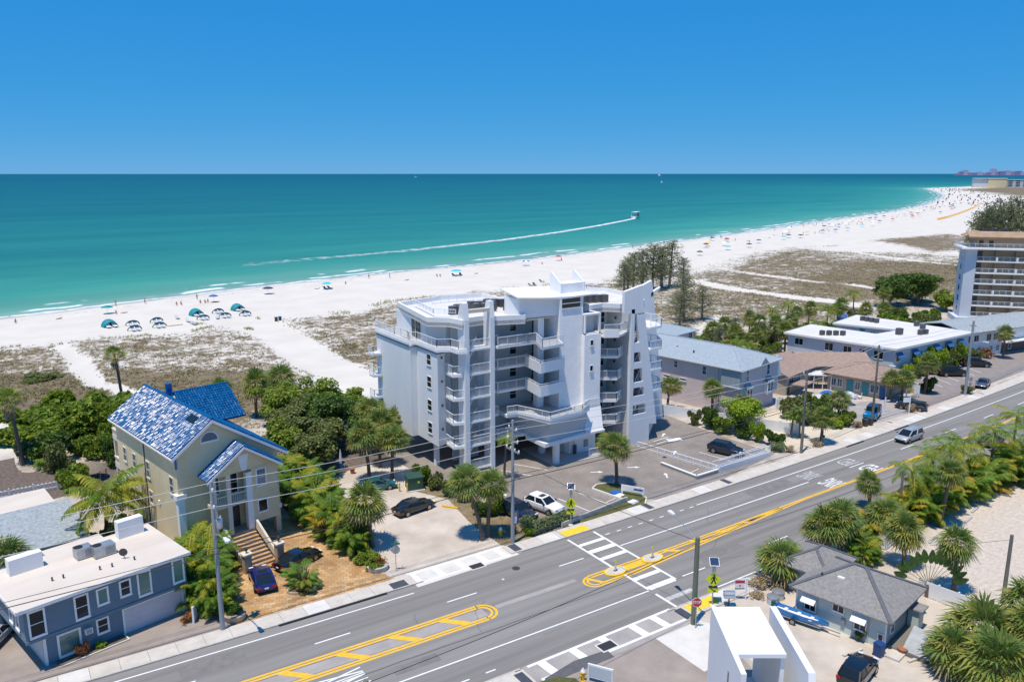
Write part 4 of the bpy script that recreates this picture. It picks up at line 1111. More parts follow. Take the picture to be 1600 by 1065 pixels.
def tilefield(o, u, v, nu, nv, cw, rl, seed, keep=None, lift=0.05):
    """barrel tiles in courses: o origin, u along the eave, v up the slope"""
    rnd = random.Random(seed); O, U, V = Vector(o), Vector(u).normalized(), Vector(v).normalized(); N = U.cross(V)
    if N.z < 0: N = -N
    m = MB()
    for r in range(nv):
        for c in range(nu):
            if keep and not keep((c + 0.5) * cw, (r + 0.5) * rl): continue
            du, tl = rnd.uniform(-0.045, 0.045), rnd.uniform(-0.08, 0.08)
            i = len(m.v); n = 8
            for e in (0, 1):
                for k in range(n + 1):
                    t = k / n; h = 0.085 * math.sin(math.pi * t) + lift * (1 - e) + 0.012 + tl * (t - 0.5) * 0.6
                    p = O + U * ((c + t * 1.02) * cw) + V * ((r + e * 1.06) * rl) + N * (h + du * (e - 0.5))
                    m.v.append(tuple(p))
            for k in range(n): m.f.append((i + k, i + k + 1, i + n + 2 + k, i + n + 1 + k))
            m.f.append(tuple(i + k for k in range(n, -1, -1)))
    return m
def tiledroof(par, name, o, u, v, L, W, seed, keep=None):
    O, U, V = Vector(o), Vector(u).normalized(), Vector(v).normalized(); N = U.cross(V)
    if N.z < 0: N = -N
    d = MB().ext([tuple(O), tuple(O + U * L), tuple(O + U * L + V * W), tuple(O + V * W)], tuple(-N * 0.16)).build(name, 'tile_trim_blue', par)
    nu, nv = max(1, round(L / 0.27)), max(1, round(W / 0.34))
    t = tilefield(o, u, v, nu, nv, L / nu, W / nv, seed, keep).build('roof_tiles', 'roof_tile_blue', d, 55)
    t['kind'] = 'stuff'
    return d
sl = math.hypot(3.75, 2.7)
tiledroof(yh, 'roof_left_slope', (-0.42, -0.4, 10.0), (0, 1, 0), (3.75, 0, 2.7), 16.2, sl, 1)
tiledroof(yh, 'roof_right_slope', (10.35, -0.4, 8.05), (0, 1, 0), (-7.0, 0, 4.65), 16.2, math.hypot(7.0, 4.65), 2)
tiledroof(yh, 'cross_gable_roof', (4.6, 7.6, 9.9), (1, 0, 0), (0, 3.9, 2.6), 5.6, math.hypot(3.9, 2.6), 3)
MB().ext([(10.0, 7.9, 9.9), (10.0, 15.0, 9.9), (10.0, 11.5, 12.3)], (-5.5, 0, 0)).build('cross_gable_wall', 'stucco_yellow', yh)
tiledroof(yh, 'cross_gable_rear_roof', (10.2, 15.4, 9.9), (-1, 0, 0), (0, -3.9, 2.6), 5.6, math.hypot(3.9, 2.6), 4)
MB().tube([(3.34, -0.42, 12.78), (3.34, 15.85, 12.78)], 0.13, 8).build('ridge_tile', 'roof_tile_blue', yh, 60)
MB().tube([(4.4, 11.5, 12.55), (10.25, 11.5, 12.55)], 0.13, 8).build('ridge_tile', 'roof_tile_blue', yh, 60)
B(yh, 'chimney', 'tile_trim_blue', (4.3, 12.3, 12.0, 4.8, 12.8, 13.3))
MB().ext([(2.35, 1.4, 12.05), (2.35, 3.0, 12.05), (2.95, 3.0, 12.48), (2.95, 1.4, 12.48)], (-0.06, 0, 0.13)).build('skylight', 'glass', yh)
for (a, b) in (((-0.45, 9.9), (3.34, 12.66)), ((3.34, 12.66), (10.4, 7.95))):
    MB().ext([(a[0], -0.44, a[1]), (b[0], -0.44, b[1]), (b[0], -0.44, b[1] - 0.28), (a[0], -0.44, a[1] - 0.28)], (0, 0.08, 0)).build('bargeboard', 'trim_white', yh)
B(yh, 'gutter', 'trim_white', (-0.52, -0.4, 9.78, -0.4, 15.8, 9.92)); B(yh, 'gutter', 'trim_white', (10.33, -0.4, 7.82, 10.45, 15.8, 7.97))
window(yh, 3.1, -0.0, 0, 10.72, 1.5, 0.76, '', 'trim_white', 'glass_blue', True, 0.1)
B(yh, 'keystone_column', 'trim_white', (-0.16, -0.16, 0, 0.45, 0.4, 6.0)); B(yh, 'column_capital', 'trim_white', (-0.3, -0.3, 6.0, 0.6, 0.5, 6.45))
B(yh, 'downpipe', 'tile_trim_blue', (-0.1, -0.1, 8.8, 0.05, 0.05, 9.8)); B(yh, 'downpipe', 'dark_metal', (-0.08, 7.55, 0, -0.02, 7.65, 9.8))
# entrance bay under its own gable
Yp = -1.5
MB().ext([(2.2, Yp, 7.6), (8.7, Yp, 7.75), (8.7, Yp, 7.85), (5.38, Yp, 9.9), (2.1, Yp, 7.7)], (0, 1.5, 0)).build('porch_gable', 'stucco_yellow', yh)
MB().ext([(6.1, Yp, 2.4), (8.6, Yp, 2.4), (8.6, Yp, 7.8), (6.1, Yp, 7.8)], (0, 1.5, 0)).build('porch_bay', 'stucco_yellow', yh)
B(yh, 'porch_column', 'trim_cream', (2.3, Yp + 0.02, 1.9, 2.75, Yp + 0.45, 7.7)); B(yh, 'porch_column', 'trim_cream', (3.7, Yp + 0.02, 1.9, 4.1, Yp + 0.42, 7.7)); B(yh, 'porch_column', 'trim_white', (5.55, Yp + 0.0, 1.9, 6.1, Yp + 0.5, 7.4))
B(yh, 'porch_balcony', 'trim_cream', (2.4, Yp + 0.05, 4.6, 6.1, 0, 4.9)); B(yh, 'porch_floor', 'paving_stone', (2.2, Yp, 1.7, 6.2, 0.0, 1.9)); B(yh, 'porch_base', 'stucco_yellow', (2.2, Yp + 0.05, 0, 6.1, 0, 1.7))
MB().bar((2.4, Yp + 0.1, 5.7), (6.0, Yp + 0.1, 5.7), 0.08).build('porch_rail', 'trim_cream', yh)
for i in range(18): MB().bar((2.5 + i * 0.2, Yp + 0.1, 4.9), (2.5 + i * 0.2, Yp + 0.1, 5.7), 0.04).build('baluster', 'trim_cream', yh)
MB().ext([(4.9, Yp - 0.05, 9.25), (5.9, Yp - 0.05, 9.25), (5.65, Yp - 0.05, 7.7), (5.15, Yp - 0.05, 7.7)], (0, 0.04, 0)).build('keystone', 'trim_white', yh)
dl = math.hypot(3.5, 2.45)
tiledroof(yh, 'porch_roof_left', (1.8, -1.95, 7.65), (0, 1, 0), (3.58, 0, 2.5), 2.0, math.hypot(3.58, 2.5), 5)
tiledroof(yh, 'porch_roof_right', (9.0, -1.95, 7.65), (0, 1, 0), (-3.62, 0, 2.5), 2.0, math.hypot(3.62, 2.5), 6)
for (a, b) in (((1.78, 7.55), (5.38, 10.05)), ((5.38, 10.05), (9.02, 7.55))):
    MB().ext([(a[0], -1.99, a[1]), (b[0], -1.99, b[1]), (b[0], -1.99, b[1] - 0.22), (a[0], -1.99, a[1] - 0.22)], (0, 0.06, 0)).build('bargeboard', 'trim_white', yh)
window(yh, 4.85, -0.0, 0, 5.3, 0.95, 2.2, 'h', 'trim_white', 'glass', True, 0.12)
window(yh, 3.2, -0.0, 0, 5.6, 0.8, 1.5, 'h', 'trim_white', 'glass_blue', fw=0.1)
window(yh, 7.0, Yp, 0, 5.95, 0.8, 1.45, 'h', 'trim_white', 'glass_blue', fw=0.12); window(yh, 7.0, Yp, 0, 3.35, 0.8, 1.05, '', 'trim_white', 'glass', fw=0.12)
B(yh, 'front_door', 'dark_metal', (4.5, -0.06, 1.9, 5.4, 0.02, 4.2))
for (u, z, h) in ((13.1, 6.1, 1.35), (10.5, 6.1, 1.35), (6.95, 6.1, 1.5), (1.35, 6.15, 1.5), (13.1, 3.4, 1.2), (10.6, 3.45, 1.2), (6.75, 3.6, 1.15)):
    window(yh, 0, u, R(-90), z, 0.72, h, 'h', 'trim_cream', 'glass_blue', fw=0.1)
B(yh, 'meter_box', 'trim_white', (-0.12, 4.6, 4.2, 0, 4.85, 4.5))
# sea-side balconies
for z in (4.6, 7.6):
    b_ = B(yh, 'rear_balcony', 'trim_cream', (0.2, 15.2, z - 0.25, 5.5, 17.2, z)); B(b_, 'parapet', 'trim_cream', (0.2, 15.25, z, 0.36, 17.2, z + 0.3), (0.18, 15.25, z + 0.8, 0.38, 17.2, z + 0.95), (0.36, 17.05, z, 5.5, 17.2, z + 0.95))
    for i in range(7): B(b_, 'baluster', 'trim_cream', (0.22, 15.4 + i * 0.27, z + 0.3, 0.34, 15.52 + i * 0.27, z + 0.8))
for y in (15.35, 16.9): B(yh, 'balcony_column', 'trim_cream', (0.25, y, 0, 0.55, y + 0.3, 7.4))
B(yh, 'plinth_wall', 'trim_cream', (0.3, 15.2, 0, 0.5, 17.2, 1.6))
# entrance stair
sy = MB()
for i in range(9): sy.box(3.3, -1.55 - (9 - i) * 0.42, 0, 6.0, -1.5, 1.72 * (i + 1) / 9 - 0.02)
stair = sy.build('entrance_stair', 'paving_stone', yh)
for i in range(9): B(stair, 'tread_nosing', 'stone_drive', (3.3, -1.6 - (9 - i) * 0.42, 1.72 * (i + 1) / 9 - 0.02, 6.0, -1.4 - (9 - i) * 0.42, 1.72 * (i + 1) / 9 + 0.03))
for x in (3.1, 6.15):
    MB().ext([(x, -1.5, 1.9), (x, -5.3, 0.1), (x, -5.3, 0.75), (x, -1.5, 2.8)], (0.2, 0, 0)).build('stair_balustrade', 'trim_cream', stair)
    B(stair, 'gate_pillar', 'paving_stone', (x - 0.2, -5.9, 0, x + 0.45, -5.3, 1.7)); B(stair, 'pillar_cap', 'trim_cream', (x - 0.3, -6.0, 1.7, x + 0.55, -5.2, 1.84))
    MB().lathe([(0.05, 1.84), (0.05, 2.0), (0.14, 2.08), (0.14, 2.3), (0.03, 2.42)], 8, (x + 0.12, -5.6, 0)).build('pillar_lantern', 'dark_metal', stair)

# ---------------------------------------------------------------- blue garage building
bb_ = thing('blue_house', 'two-storey blue clapboard building with flat cream roof and garage door', 'house', (0.4, 60.1, 0), R(13.8))
B(bb_, 'lower_wall', 'siding_blue', (0, 0, 0, 10.1, 6.5, 2.35))
B(bb_, 'upper_wall', 'siding_blue', (-1.15, -0.35, 2.35, 10.2, 6.6, 4.9))
B(bb_, 'lower_side_panel', 'wall_grey', (-0.06, 0.2, 0, 0.0, 6, 2.3)); B(bb_, 'corner_trim', 'trim_white', (-0.05, -0.05, 0, 0.12, 0.1, 2.33)); B(bb_, 'corner_trim', 'trim_white', (10.05, -0.05, 0, 10.16, 0.05, 2.33))
B(bb_, 'band_board', 'siding_blue', (-1.18, -0.42, 2.28, 10.23, -0.3, 2.5))
rf = MB().prism([(-1.6, -0.75), (10.5, -0.75), (10.5, 6.9), (-1.6, 6.9)], 4.9, 5.08).build('roof', 'roof_cream', bb_)
MB().prism([(3.0, 6.9), (7.4, 6.9), (7.4, 9.4), (3.0, 9.4)], 4.3, 4.44).build('rear_roof', 'roof_cream', bb_); B(bb_, 'rear_wall', 'siding_blue', (-1.0, 6.6, 0, 7.2, 9.2, 4.3))
B(rf, 'fascia', 'trim_white', (-1.62, -0.8, 4.86, 10.52, -0.752, 5.11)); B(rf, 'fascia', 'trim_white', (-1.65, -0.8, 4.86, -1.602, 6.9, 5.11))
for (u, z, w, h, g) in ((-0.35, 2.75, 0.85, 1.75, 'glass'), (2.55, 2.85, 0.75, 1.6, 'glass'), (4.0, 3.35, 0.6, 1.05, 'glass_green'), (5.6, 3.35, 0.6, 1.05, 'glass'), (7.0, 2.85, 0.8, 1.7, 'glass_green'), (9.6, 2.85, 0.7, 1.7, 'glass_green')):
    window(bb_, u, -0.35, 0, z, w, h, 'h' if g == 'glass' else '', 'trim_white', g, fw=0.13)
window(bb_, 1.6, 0, 0, 0.35, 1.3, 1.5, '', 'trim_white', 'glass_green', fw=0.15); window(bb_, 3.9, 0, 0, 0.95, 0.65, 0.95, 'h', 'trim_white', 'glass', fw=0.13)
window(bb_, -1.15, 1.0, R(-90), 3.0, 0.6, 1.4, 'h', 'trim_white', 'glass_blue', fw=0.12); window(bb_, -1.15, 2.4, R(-90), 3.0, 0.6, 1.4, 'h', 'trim_white', 'glass_blue', fw=0.12)
ac = B(bb_, 'window_air_conditioner', 'trim_white', (2.62, -0.3, 1.3, 3.12, 0.05, 1.72)); B(ac, 'grille', 'grey_metal', (2.68, -0.315, 1.36, 3.06, -0.29, 1.66))
gd = B(bb_, 'garage_door', 'garage_door', (5.45, -0.05, 0.02, 9.85, 0.02, 2.0)); B(gd, 'door_frame', 'trim_white', (5.3, -0.07, 0, 5.45, 0.03, 2.12), (9.85, -0.07, 0, 10.0, 0.03, 2.12), (5.45, -0.07, 2.0, 9.85, 0.03, 2.12))
pl_ = B(bb_, 'planter_bed', 'mulch', (0.6, -1.0, 0, 5.2, -0.05, 0.1)); B(pl_, 'edging', 'trim_cream', (0.5, -1.1, 0, 5.3, -1.0, 0.14), (5.2, -1.0, 0, 5.3, -0.1, 0.14))
B(bb_, 'roof_box', 'trim_white', (-0.3, 5.1, 5.08, 1.95, 5.9, 6.3)); B(bb_, 'roof_box', 'trim_white', (7.6, 5.5, 5.08, 9.6, 6.2, 6.5))
for (x, y, s) in ((1.6, 2.2, 0), (2.3, 2.05, 0), (4.6, 1.4, 0), (5.4, 1.2, 0), (7.0, 1.1, 0)): MB().lathe([(0.06, 5.08), (0.06, 5.32), (0.09, 5.33), (0.02, 5.4)], 8, (x, y, 0)).build('vent_pipe', 'dark_metal', rf)
for (x, y, w, lab) in ((4.55, 4.5, 1.15, 'smaller silver rooftop unit on the cream roof of the blue building'), (5.75, 3.75, 1.55, 'larger silver rooftop unit on the cream roof of the blue building')):
    p_ = Matrix.Rotation(R(13.8), 4, 'Z') @ Vector((x, y, 5.08))
    t = thing('rooftop_unit', lab, 'air conditioner', (0.4 + p_.x, 60.1 + p_.y, 5.08), R(13.8))
    B(t, 'cabinet', 'galvanised', (-w / 2, -0.5, 0.06, w / 2, 0.5, 0.86)); B(t, 'curb', 'dark_metal', (-w / 2 + 0.08, -0.42, 0, w / 2 - 0.08, 0.42, 0.06))
    MB().lathe([(0.33, 0.86), (0.33, 0.9), (0.05, 0.91)], 14, (-w / 4, 0.1, 0)).build('fan', 'black_matte', t); B(t, 'access_panel', 'grey_metal', (0.0, -0.52, 0.15, w / 2 - 0.1, -0.5, 0.75))
p_ = Matrix.Rotation(R(13.8), 4, 'Z') @ Vector((6.6, 2.0, 5.08))
t = thing('satellite_dish', 'small dark satellite dish on the cream roof of the blue building', 'dish', (0.4 + p_.x, 60.1 + p_.y, 5.08), R(-20))
MB().tube([(0, 0, 0), (0, 0, 0.45)], 0.03, 6).build('mast', 'dark_metal', t); MB().tube([(0, 0, 0.5), (0.0, -0.35, 0.45)], 0.015, 5).build('arm', 'dark_metal', t)
dm = MB(); dm.lathe([(0.02, 0.0), (0.2, 0.03), (0.32, 0.1)], 12, (0, -0.05, 0.55), 'y'); dm.build('reflector', 'dark_metal', t)

# ---------------------------------------------------------------- low slate-roofed neighbour behind it
nb = thing('low_house', 'low house with slate shingle slope and cream flat roof behind blue building', 'house', (0.2, 76.4, 0), R(8))
B(nb, 'wall', 'siding_blue', (-3, 0.3, 0, 4.6, 10.5, 1.9)); MB().ext([(-3.2, 0, 1.85), (5.0, 0, 1.85), (5.0, 7.2, 3.1), (-3.2, 7.2, 3.1)], (0, 0, 0.12)).build('shingle_slope', 'shingle_slate', nb)
B(nb, 'flat_roof', 'roof_cream', (-3.2, 7.2, 3.0, 3.8, 11.6, 3.2)); B(nb, 'rear_wall', 'trim_white', (-3.0, 7.3, 0, 3.6, 11.4, 3.0)); window(nb, 0.6, 0.3, 0, 0.7, 1.1, 0.8, 'v', 'trim_white', 'glass_blue')
pf = thing('picket_fence', 'white picket fence along the sand behind the low house', 'fence', (-3, 96.2, 0), 0.02)
for i in range(24): B(pf, 'picket_panel', 'vinyl_white', (i * 0.38, 0, 0.1, i * 0.38 + 0.16, 0.05, 1.0))
B(pf, 'rail', 'vinyl_white', (0, -0.04, 0.3, 9.2, 0.0, 0.38), (0, -0.04, 0.85, 9.2, 0.0, 0.93))
for i in range(5): B(pf, 'post', 'vinyl_white', (i * 2.25, -0.05, 0, i * 2.25 + 0.12, 0.09, 1.15))
pf = thing('panel_fence', 'short white panel fence beside the coconut palm', 'fence', (6.1, 90.5, 0), R(-58))
for i in range(3): B(pf, 'panel', 'vinyl_white', (i * 1.7 + 0.08, 0, 0.08, i * 1.7 + 1.62, 0.05, 1.45))
for i in range(4): B(pf, 'post', 'vinyl_white', (i * 1.7 - 0.06, -0.04, 0, i * 1.7 + 0.08, 0.1, 1.6))
pf = thing('panel_fence', 'white panel fence between the garage driveway and the areca palms', 'fence', (10.9, 61.2, 0), R(62))
for i in range(3): B(pf, 'panel', 'vinyl_white', (i * 1.5 - 4.5 + 0.08 + 3.2, 0, 0.06, i * 1.5 - 4.5 + 1.42 + 3.2, 0.05, 1.3))
for i in range(4): B(pf, 'post', 'vinyl_white', (i * 1.5 - 1.36, -0.04, 0, i * 1.5 - 1.22, 0.1, 1.4))
hut = thing('tiki_hut', 'small round thatched hut in the garden left of the cream house', 'hut', (7.3, 97.5, 0))
MB().lathe([(1.6, 1.2), (1.5, 1.32), (0.95, 1.8), (0.12, 2.2)], 16).build('thatch_roof', 'thatch', hut, 60)
for k in range(6): MB().tube([(1.5 * math.cos(k * 1.047), 1.5 * math.sin(k * 1.047), 0), (1.5 * math.cos(k * 1.047), 1.5 * math.sin(k * 1.047), 1.3)], 0.06, 6).build('post', 'wood_pole', hut)
tt = thing('patio_table', 'round white patio table by the picket fence on the left edge', 'table', (1.2, 92.6, 0)); MB().lathe([(0.9, 0.7), (0.9, 0.74)], 18).build('table_top', 'vinyl_white', tt); MB().lathe([(0.35, 0), (0.06, 0.06), (0.06, 0.7)], 10).build('pedestal', 'vinyl_white', tt)
for k, (x, y, rz, lab) in enumerate(((9.3, 91.8, 0.4, 'white plastic garden chair nearest the pool beside the cream house'), (9.6, 93.4, 1.2, 'white plastic garden chair under the sea-side balconies of the cream house'))):
    t = thing('garden_chair', lab, 'chair', (x, y, 0), rz, 'white chairs on the cream house terrace')
    B(t, 'seat', 'vinyl_white', (-0.3, -0.3, 0.38, 0.3, 0.3, 0.44)); B(t, 'backrest', 'vinyl_white', (-0.3, 0.26, 0.44, 0.3, 0.32, 0.95))
    for a in (-0.26, 0.2):
        for b in (-0.26, 0.2): B(t, 'leg', 'vinyl_white', (a, b, 0, a + 0.06, b + 0.06, 0.38))
pool = thing('swimming_pool', 'small turquoise pool beside the cream house seen through the coconut fronds', 'pool', (8.9, 88.6, 0), R(10)); B(pool, 'coping', 'paving_stone', (-1.4, -1.5, 0, 1.3, 1.5, 0.06)); B(pool, 'water', 'plastic_teal', (-1.1, -1.2, 0.02, 1.0, 1.2, 0.075))

# ---------------------------------------------------------------- lavender house right of the condominium
lv = thing('lavender_house', 'lavender and pink stucco house with pale blue shingle roof beside the condominium', 'house', (87.1, 73.0, 0), R(10.3))
B(lv, 'wall', 'stucco_lavender', (0, 0, 2.0, 10.4, 3.6, 7.0)); MB().prism([(0.05, 3.6), (10.4, 3.6), (10.4, 22), (0.05, 22)], 0, 7.0).build('side_wall', 'stucco_pink', lv)
B(lv, 'lower_wall', 'stucco_lavender', (0.3, 0.3, 0, 10.1, 3.6, 2.0)); B(lv, 'upper_band', 'stucco_lavender', (-0.02, 3.65, 4.6, 0.05, 22, 6.95)); B(lv, 'shingled_bay', 'shingle_blue', (-0.35, -0.1, 4.3, 0.02, 3.0, 7.0), ); B(lv, 'bay_sill', 'trim_white', (-0.42, -0.15, 4.2, 0.03, 3.05, 4.3))
m_, H_ = hip(-0.6, -0.6, 11.0, 23, 7.0, 8.9, 5.0, 'y'); rf = m_.build('roof', 'shingle_blue', lv); caps(rf, H_, 'shingle_blue', 0.3)
MB().ext([(4.2, -0.65, 7.0), (6.6, -0.65, 7.0), (5.4, -0.65, 8.0)], (0, 2.4, 0)).build('dormer', 'shingle_blue', lv)
B(lv, 'eave_trim', 'trim_white', (-0.62, -0.66, 6.8, 11.02, -0.6, 7.0), (-0.66, -0.66, 6.8, -0.6, 23, 7.0)); B(lv, 'downpipe', 'trim_white', (10.35, -0.1, 2, 10.5, 0.02, 7))
for x, y in ((1.6, 9), (2.4, 12.5), (1.2, 15), (2.2, 16.5), (3.2, 7.5)): MB().lathe([(0.13, 7.2), (0.13, 8.05), (0.05, 8.1)], 8, (x, y, 0)).build('roof_vent', 'dark_metal', rf)
for u in (1.7, 7.6): window(lv, u, 0, 0, 5.0, 0.8, 1.75, 'h', 'trim_white', 'glass_blue', True, 0.08)
for u in (1.7, 7.6):
    b = B(lv, 'bay_window', 'trim_white', (u - 0.8, -0.5, 2.1, u + 0.8, 0.02, 4.0)); MB().ext([(u - 0.95, -0.65, 4.0), (u + 0.95, -0.65, 4.0), (u + 0.6, 0, 4.7), (u - 0.6, 0, 4.7)], (0, 0.02, 0.05)).build('bay_roof', 'shingle_slate', b)
    for du in (-0.4, 0.4): window(lv, u + du, -0.5, 0, 2.5, 0.55, 1.3, 'h', 'trim_white', 'glass')
for (u, z, w, h, a) in ((17, 5.0, 0.95, 1.3, True), (17.6, 2.6, 1.1, 1.6, True), (11, 5.4, 0.55, 0.95, False), (6.0, 5.2, 0.6, 1.2, False), (16, 0.5, 0.6, 0.9, False), (12.6, 3.6, 1.1, 0.3, False), (9.6, 3.6, 1.1, 0.3, False)):
    window(lv, -0.0, u, R(-90), z, w, h, 'h' if h > 0.5 else '', 'trim_white', 'glass_blue', a)
MB().ext([(11.2, 0.3, 4.0), (12.4, 0.3, 4.0), (11.0, 0.3, 7.2), (10.4, 0.3, 7.2)], (0, 0.3, 0)).build('side_buttress', 'trim_white', lv)
lr = thing('lavender_annex', 'taller rear block with pale blue hipped roof behind the lavender house', 'house', (88.4, 90.3, 0), R(12))
B(lr, 'wall', 'stucco_pink', (0, 0, 0, 9.5, 11, 8.4)); m_, H_ = hip(-0.6, -0.6, 10.1, 11.6, 8.4, 9.9, None, 'y'); rf = m_.build('roof', 'shingle_blue', lr); caps(rf, H_, 'shingle_blue', 0.3)
window(lr, 1.2, 0, 0, 6.9, 0.8, 1.2, 'v'); window(lr, 8.3, 0, 0, 6.9, 0.9, 1.2, 'v')
pf = thing('boundary_wall', 'long white wall between the condominium court and the lavender house', 'wall', (77.6, 82.5, 0), R(-62.5))
for i in range(9): B(pf, 'panel', 'vinyl_white', (i * 2.4 + 0.1, -0.06, 0.0, i * 2.4 + 2.3, 0.06, 1.5))
for i in range(10): B(pf, 'pier', 'stucco_white_plain', (i * 2.4 - 0.1, -0.12, 0, i * 2.4 + 0.1, 0.12, 1.65))
pf = thing('garden_wall', 'white garden wall in front of the tan house', 'wall', (94.5, 72.4, 0), R(-8))
for i in range(3): B(pf, 'panel', 'vinyl_white', (i * 2.2 + 0.1, -0.06, 0.0, i * 2.2 + 2.1, 0.06, 1.6))
for i in range(4): B(pf, 'pier', 'stucco_white_plain', (i * 2.2 - 0.1, -0.12, 0, i * 2.2 + 0.1, 0.12, 1.7))

# ---------------------------------------------------------------- tan houses, brown bungalow, motel, hotel
th = thing('tan_house', 'tan stucco house with brown shingle gable roof beside the lavender house', 'house', (102.0, 76.6, 0), R(13))
B(th, 'wall', 'stucco_tan', (0, 0, 0, 9.0, 8.5, 3.2)); MB().ext([(0.02, 0, 3.2), (0.02, 8.5, 3.2), (0.02, 4.25, 4.9)], (8.96, 0, 0)).build('gable_wall', 'stucco_tan', th)
gable(-0.5, -0.6, 9.6, 9.1, 3.15, 5.0).build('roof', 'shingle_brown', th)
window(th, 4.6, 0, 0, 1.7, 0.5, 1.0, 'h'); window(th, 1.6, 0, 0, 1.9, 1.6, 0.7, 'v'); B(th, 'porch_roof', 'shingle_brown', (0.6, -2.6, 1.75, 4.4, -0.02, 1.9)); B(th, 'door', 'dark_metal', (0.5, -0.05, 0, 1.3, 0.02, 1.6))
t2 = thing('tan_house', 'second brown gabled house farther back, against the motel wall', 'house', (112.5, 79.2, 0), R(-36))
B(t2, 'wall', 'stucco_tan', (0, 0, 0, 9.0, 7, 3.0)); MB().ext([(8.98, 0, 3.0), (8.98, 7, 3.0), (8.98, 3.5, 4.4)], (-8.9, 0, 0)).build('gable_wall', 'stucco_lavender', t2); gable(-2.6, -0.6, 9.5, 7.6, 2.95, 4.5).build('roof', 'shingle_brown', t2); window(t2, 9.0, 3.5, R(90), 1.2, 1.0, 1.0)
cpt = thing('carport', 'white flat-topped carport between the tan house and the bungalow', 'carport', (110.2, 77.2, 0), R(-40))
B(cpt, 'roof', 'roof_membrane', (-2.2, -1.5, 2.3, 2.2, 1.6, 2.42))
for x in (-2.1, -0.7, 0.7, 2.0):
    for y in (-1.4, 1.5): B(cpt, 'post', 'vinyl_white', (x, y - 0.05, 0, x + 0.1, y + 0.05, 2.3))
bg_ = thing('bungalow', 'low bungalow with brown hipped roof and turquoise doors', 'house', (111.0, 75.6, 0), R(-78))
B(bg_, 'wall', 'stucco_tan', (0, 0, 0, 9.2, 8.5, 2.85)); m_, H_ = hip(-0.7, -0.9, 10.0, 9.2, 2.85, 4.4, None, 'x'); rf = m_.build('roof', 'shingle_brown', bg_); caps(rf, H_, 'shingle_brown', 0.25)
for u in (3.6, 6.0): d = B(bg_, 'door', 'door_teal', (u - 0.5, -0.06, 0.05, u + 0.5, 0.02, 2.15)); MB().lathe([(0.05, 0), (0.05, 0.05)], 8, (u + 0.35, -0.06, 1.1), 'y').build('handle', 'galvanised', d)
for u, w in ((1.0, 0.8), (2.0, 0.7), (4.8, 0.7), (7.4, 1.2)): window(bg_, u, 0, 0, 0.8, w, 1.2, 'v', 'trim_white', 'glass_blue')
B(bg_, 'blue_door', 'awning_blue', (8.2, -0.06, 0.05, 9.0, 0.02, 2.1))

mo = thing('motel', 'two-storey pale blue U-shaped motel with flat white roof', 'motel', (125.3, 73.2, 0))
mp_ = [(0, 0), (24.4, 0.3), (23.0, 22.0), (12.2, 19.4), (16.6, 8.0), (8.0, 8.2), (6.2, 20.6), (-3.6, 18.6)]
MB().prism(mp_, 0, 5.15).build('wall', 'stucco_paleblue', mo)
e_ = inset(mp_, -0.55); rf = MB().prism(e_, 5.15, 5.4).build('roof', 'roof_membrane', mo); MB().ring(inset(mp_, -0.6), 0.1, 5.12, 5.46).build('fascia', 'trim_white', rf)
wwall(mo, (-3.6, 18.6), (0, 0), [(2.2, 3.5, 1.5, 1.1), (7.8, 3.3, 1.4, 1.3), (11.1, 3.2, 1.4, 1.3), (13.6, 3.4, 0.9, 1.0), (16.4, 3.2, 1.5, 1.3), (8.4, 1.0, 1.4, 0.9), (12, 1.0, 1.4, 0.9), (16.2, 0.9, 1.4, 1.0)], rails='v', pane='glass')
for u in (0.9, 5.6, 12.4, 16.6, 20.6):
    window(mo, u + 0.4, 0.02, R(0.7), 3.0, 1.2, 1.3, 'v'); MB().ext([(u - 0.5, -0.02, 4.5), (u + 1.3, 0.0, 4.5), (u + 1.3, -0.75, 3.7), (u - 0.5, -0.75, 3.7)], (0, 0, 0.05)).build('awning', 'awning_blue', mo)
for u in (8.4, 9.8, 14.6): window(mo, u, 0.1, R(0.7), 3.3, 0.4, 0.6, '')
wwall(mo, (12.2, 19.4), (16.6, 8.0), [(1.6, 3.2, 1.1, 1.2), (2.9, 3.2, 1.1, 1.2), (6.6, 3.2, 0.9, 1.2), (8.8, 3.2, 0.9, 1.2)], rails='v', pane='glass_blue')
MB().ext([(13.75, 15.5, 2.9), (14.12, 14.55, 2.9), (14.12, 14.55, 4.8), (13.75, 15.5, 4.8)], (-0.06, -0.023, 0)).build('teal_door', 'door_teal', mo)
for (x, y, s, lab, g) in [(-0.6 + i * 0.95, 13.6 - i * 0.75, 0.85, 'small grey condenser in the row of four on the motel roof', 'row of condensers on the motel roof') for i in range(4)] + [(11.5, 6.2, 1.15, 'lone larger condenser by the courtyard on the motel roof', None)] + \
        [(14.6 + i * 1.1, 4.0 - i * 0.3, 0.9, 'condenser of the pair near the motel front edge', 'pair of condensers near the motel front edge') for i in range(2)] + [(18.7, 18.2 - i * 1.0, 0.85, 'condenser in the group on the far wing of the motel', 'condensers on the far motel wing') for i in range(4)] + [(20.2, 6.8, 0.9, 'single condenser toward the right end of the motel roof', None), (22.0, 9.0, 0.9, 'farthest right condenser on the motel roof', None)]:
    condenser(125.3 + x, 73.2 + y, 5.4, lab, g, s)
lb = thing('low_annex', 'long pale two-storey block with slate blue roof in front of the hotel', 'building', (151.0, 74.5, 0), R(-8))
B(lb, 'wall', 'stucco_white', (0, 0, 0, 30, 10, 4.9)); MB().ext([(-0.6, -0.7, 4.85), (30.6, -0.7, 4.85), (30.6, 5, 6.0), (-0.6, 5, 6.0)], (0, 0, 0.14)).ext([(-0.6, 10.7, 4.85), (30.6, 10.7, 4.85), (30.6, 5, 6.0), (-0.6, 5, 6.0)], (0, 0, 0.14)).build('roof', 'shingle_slate', lb)
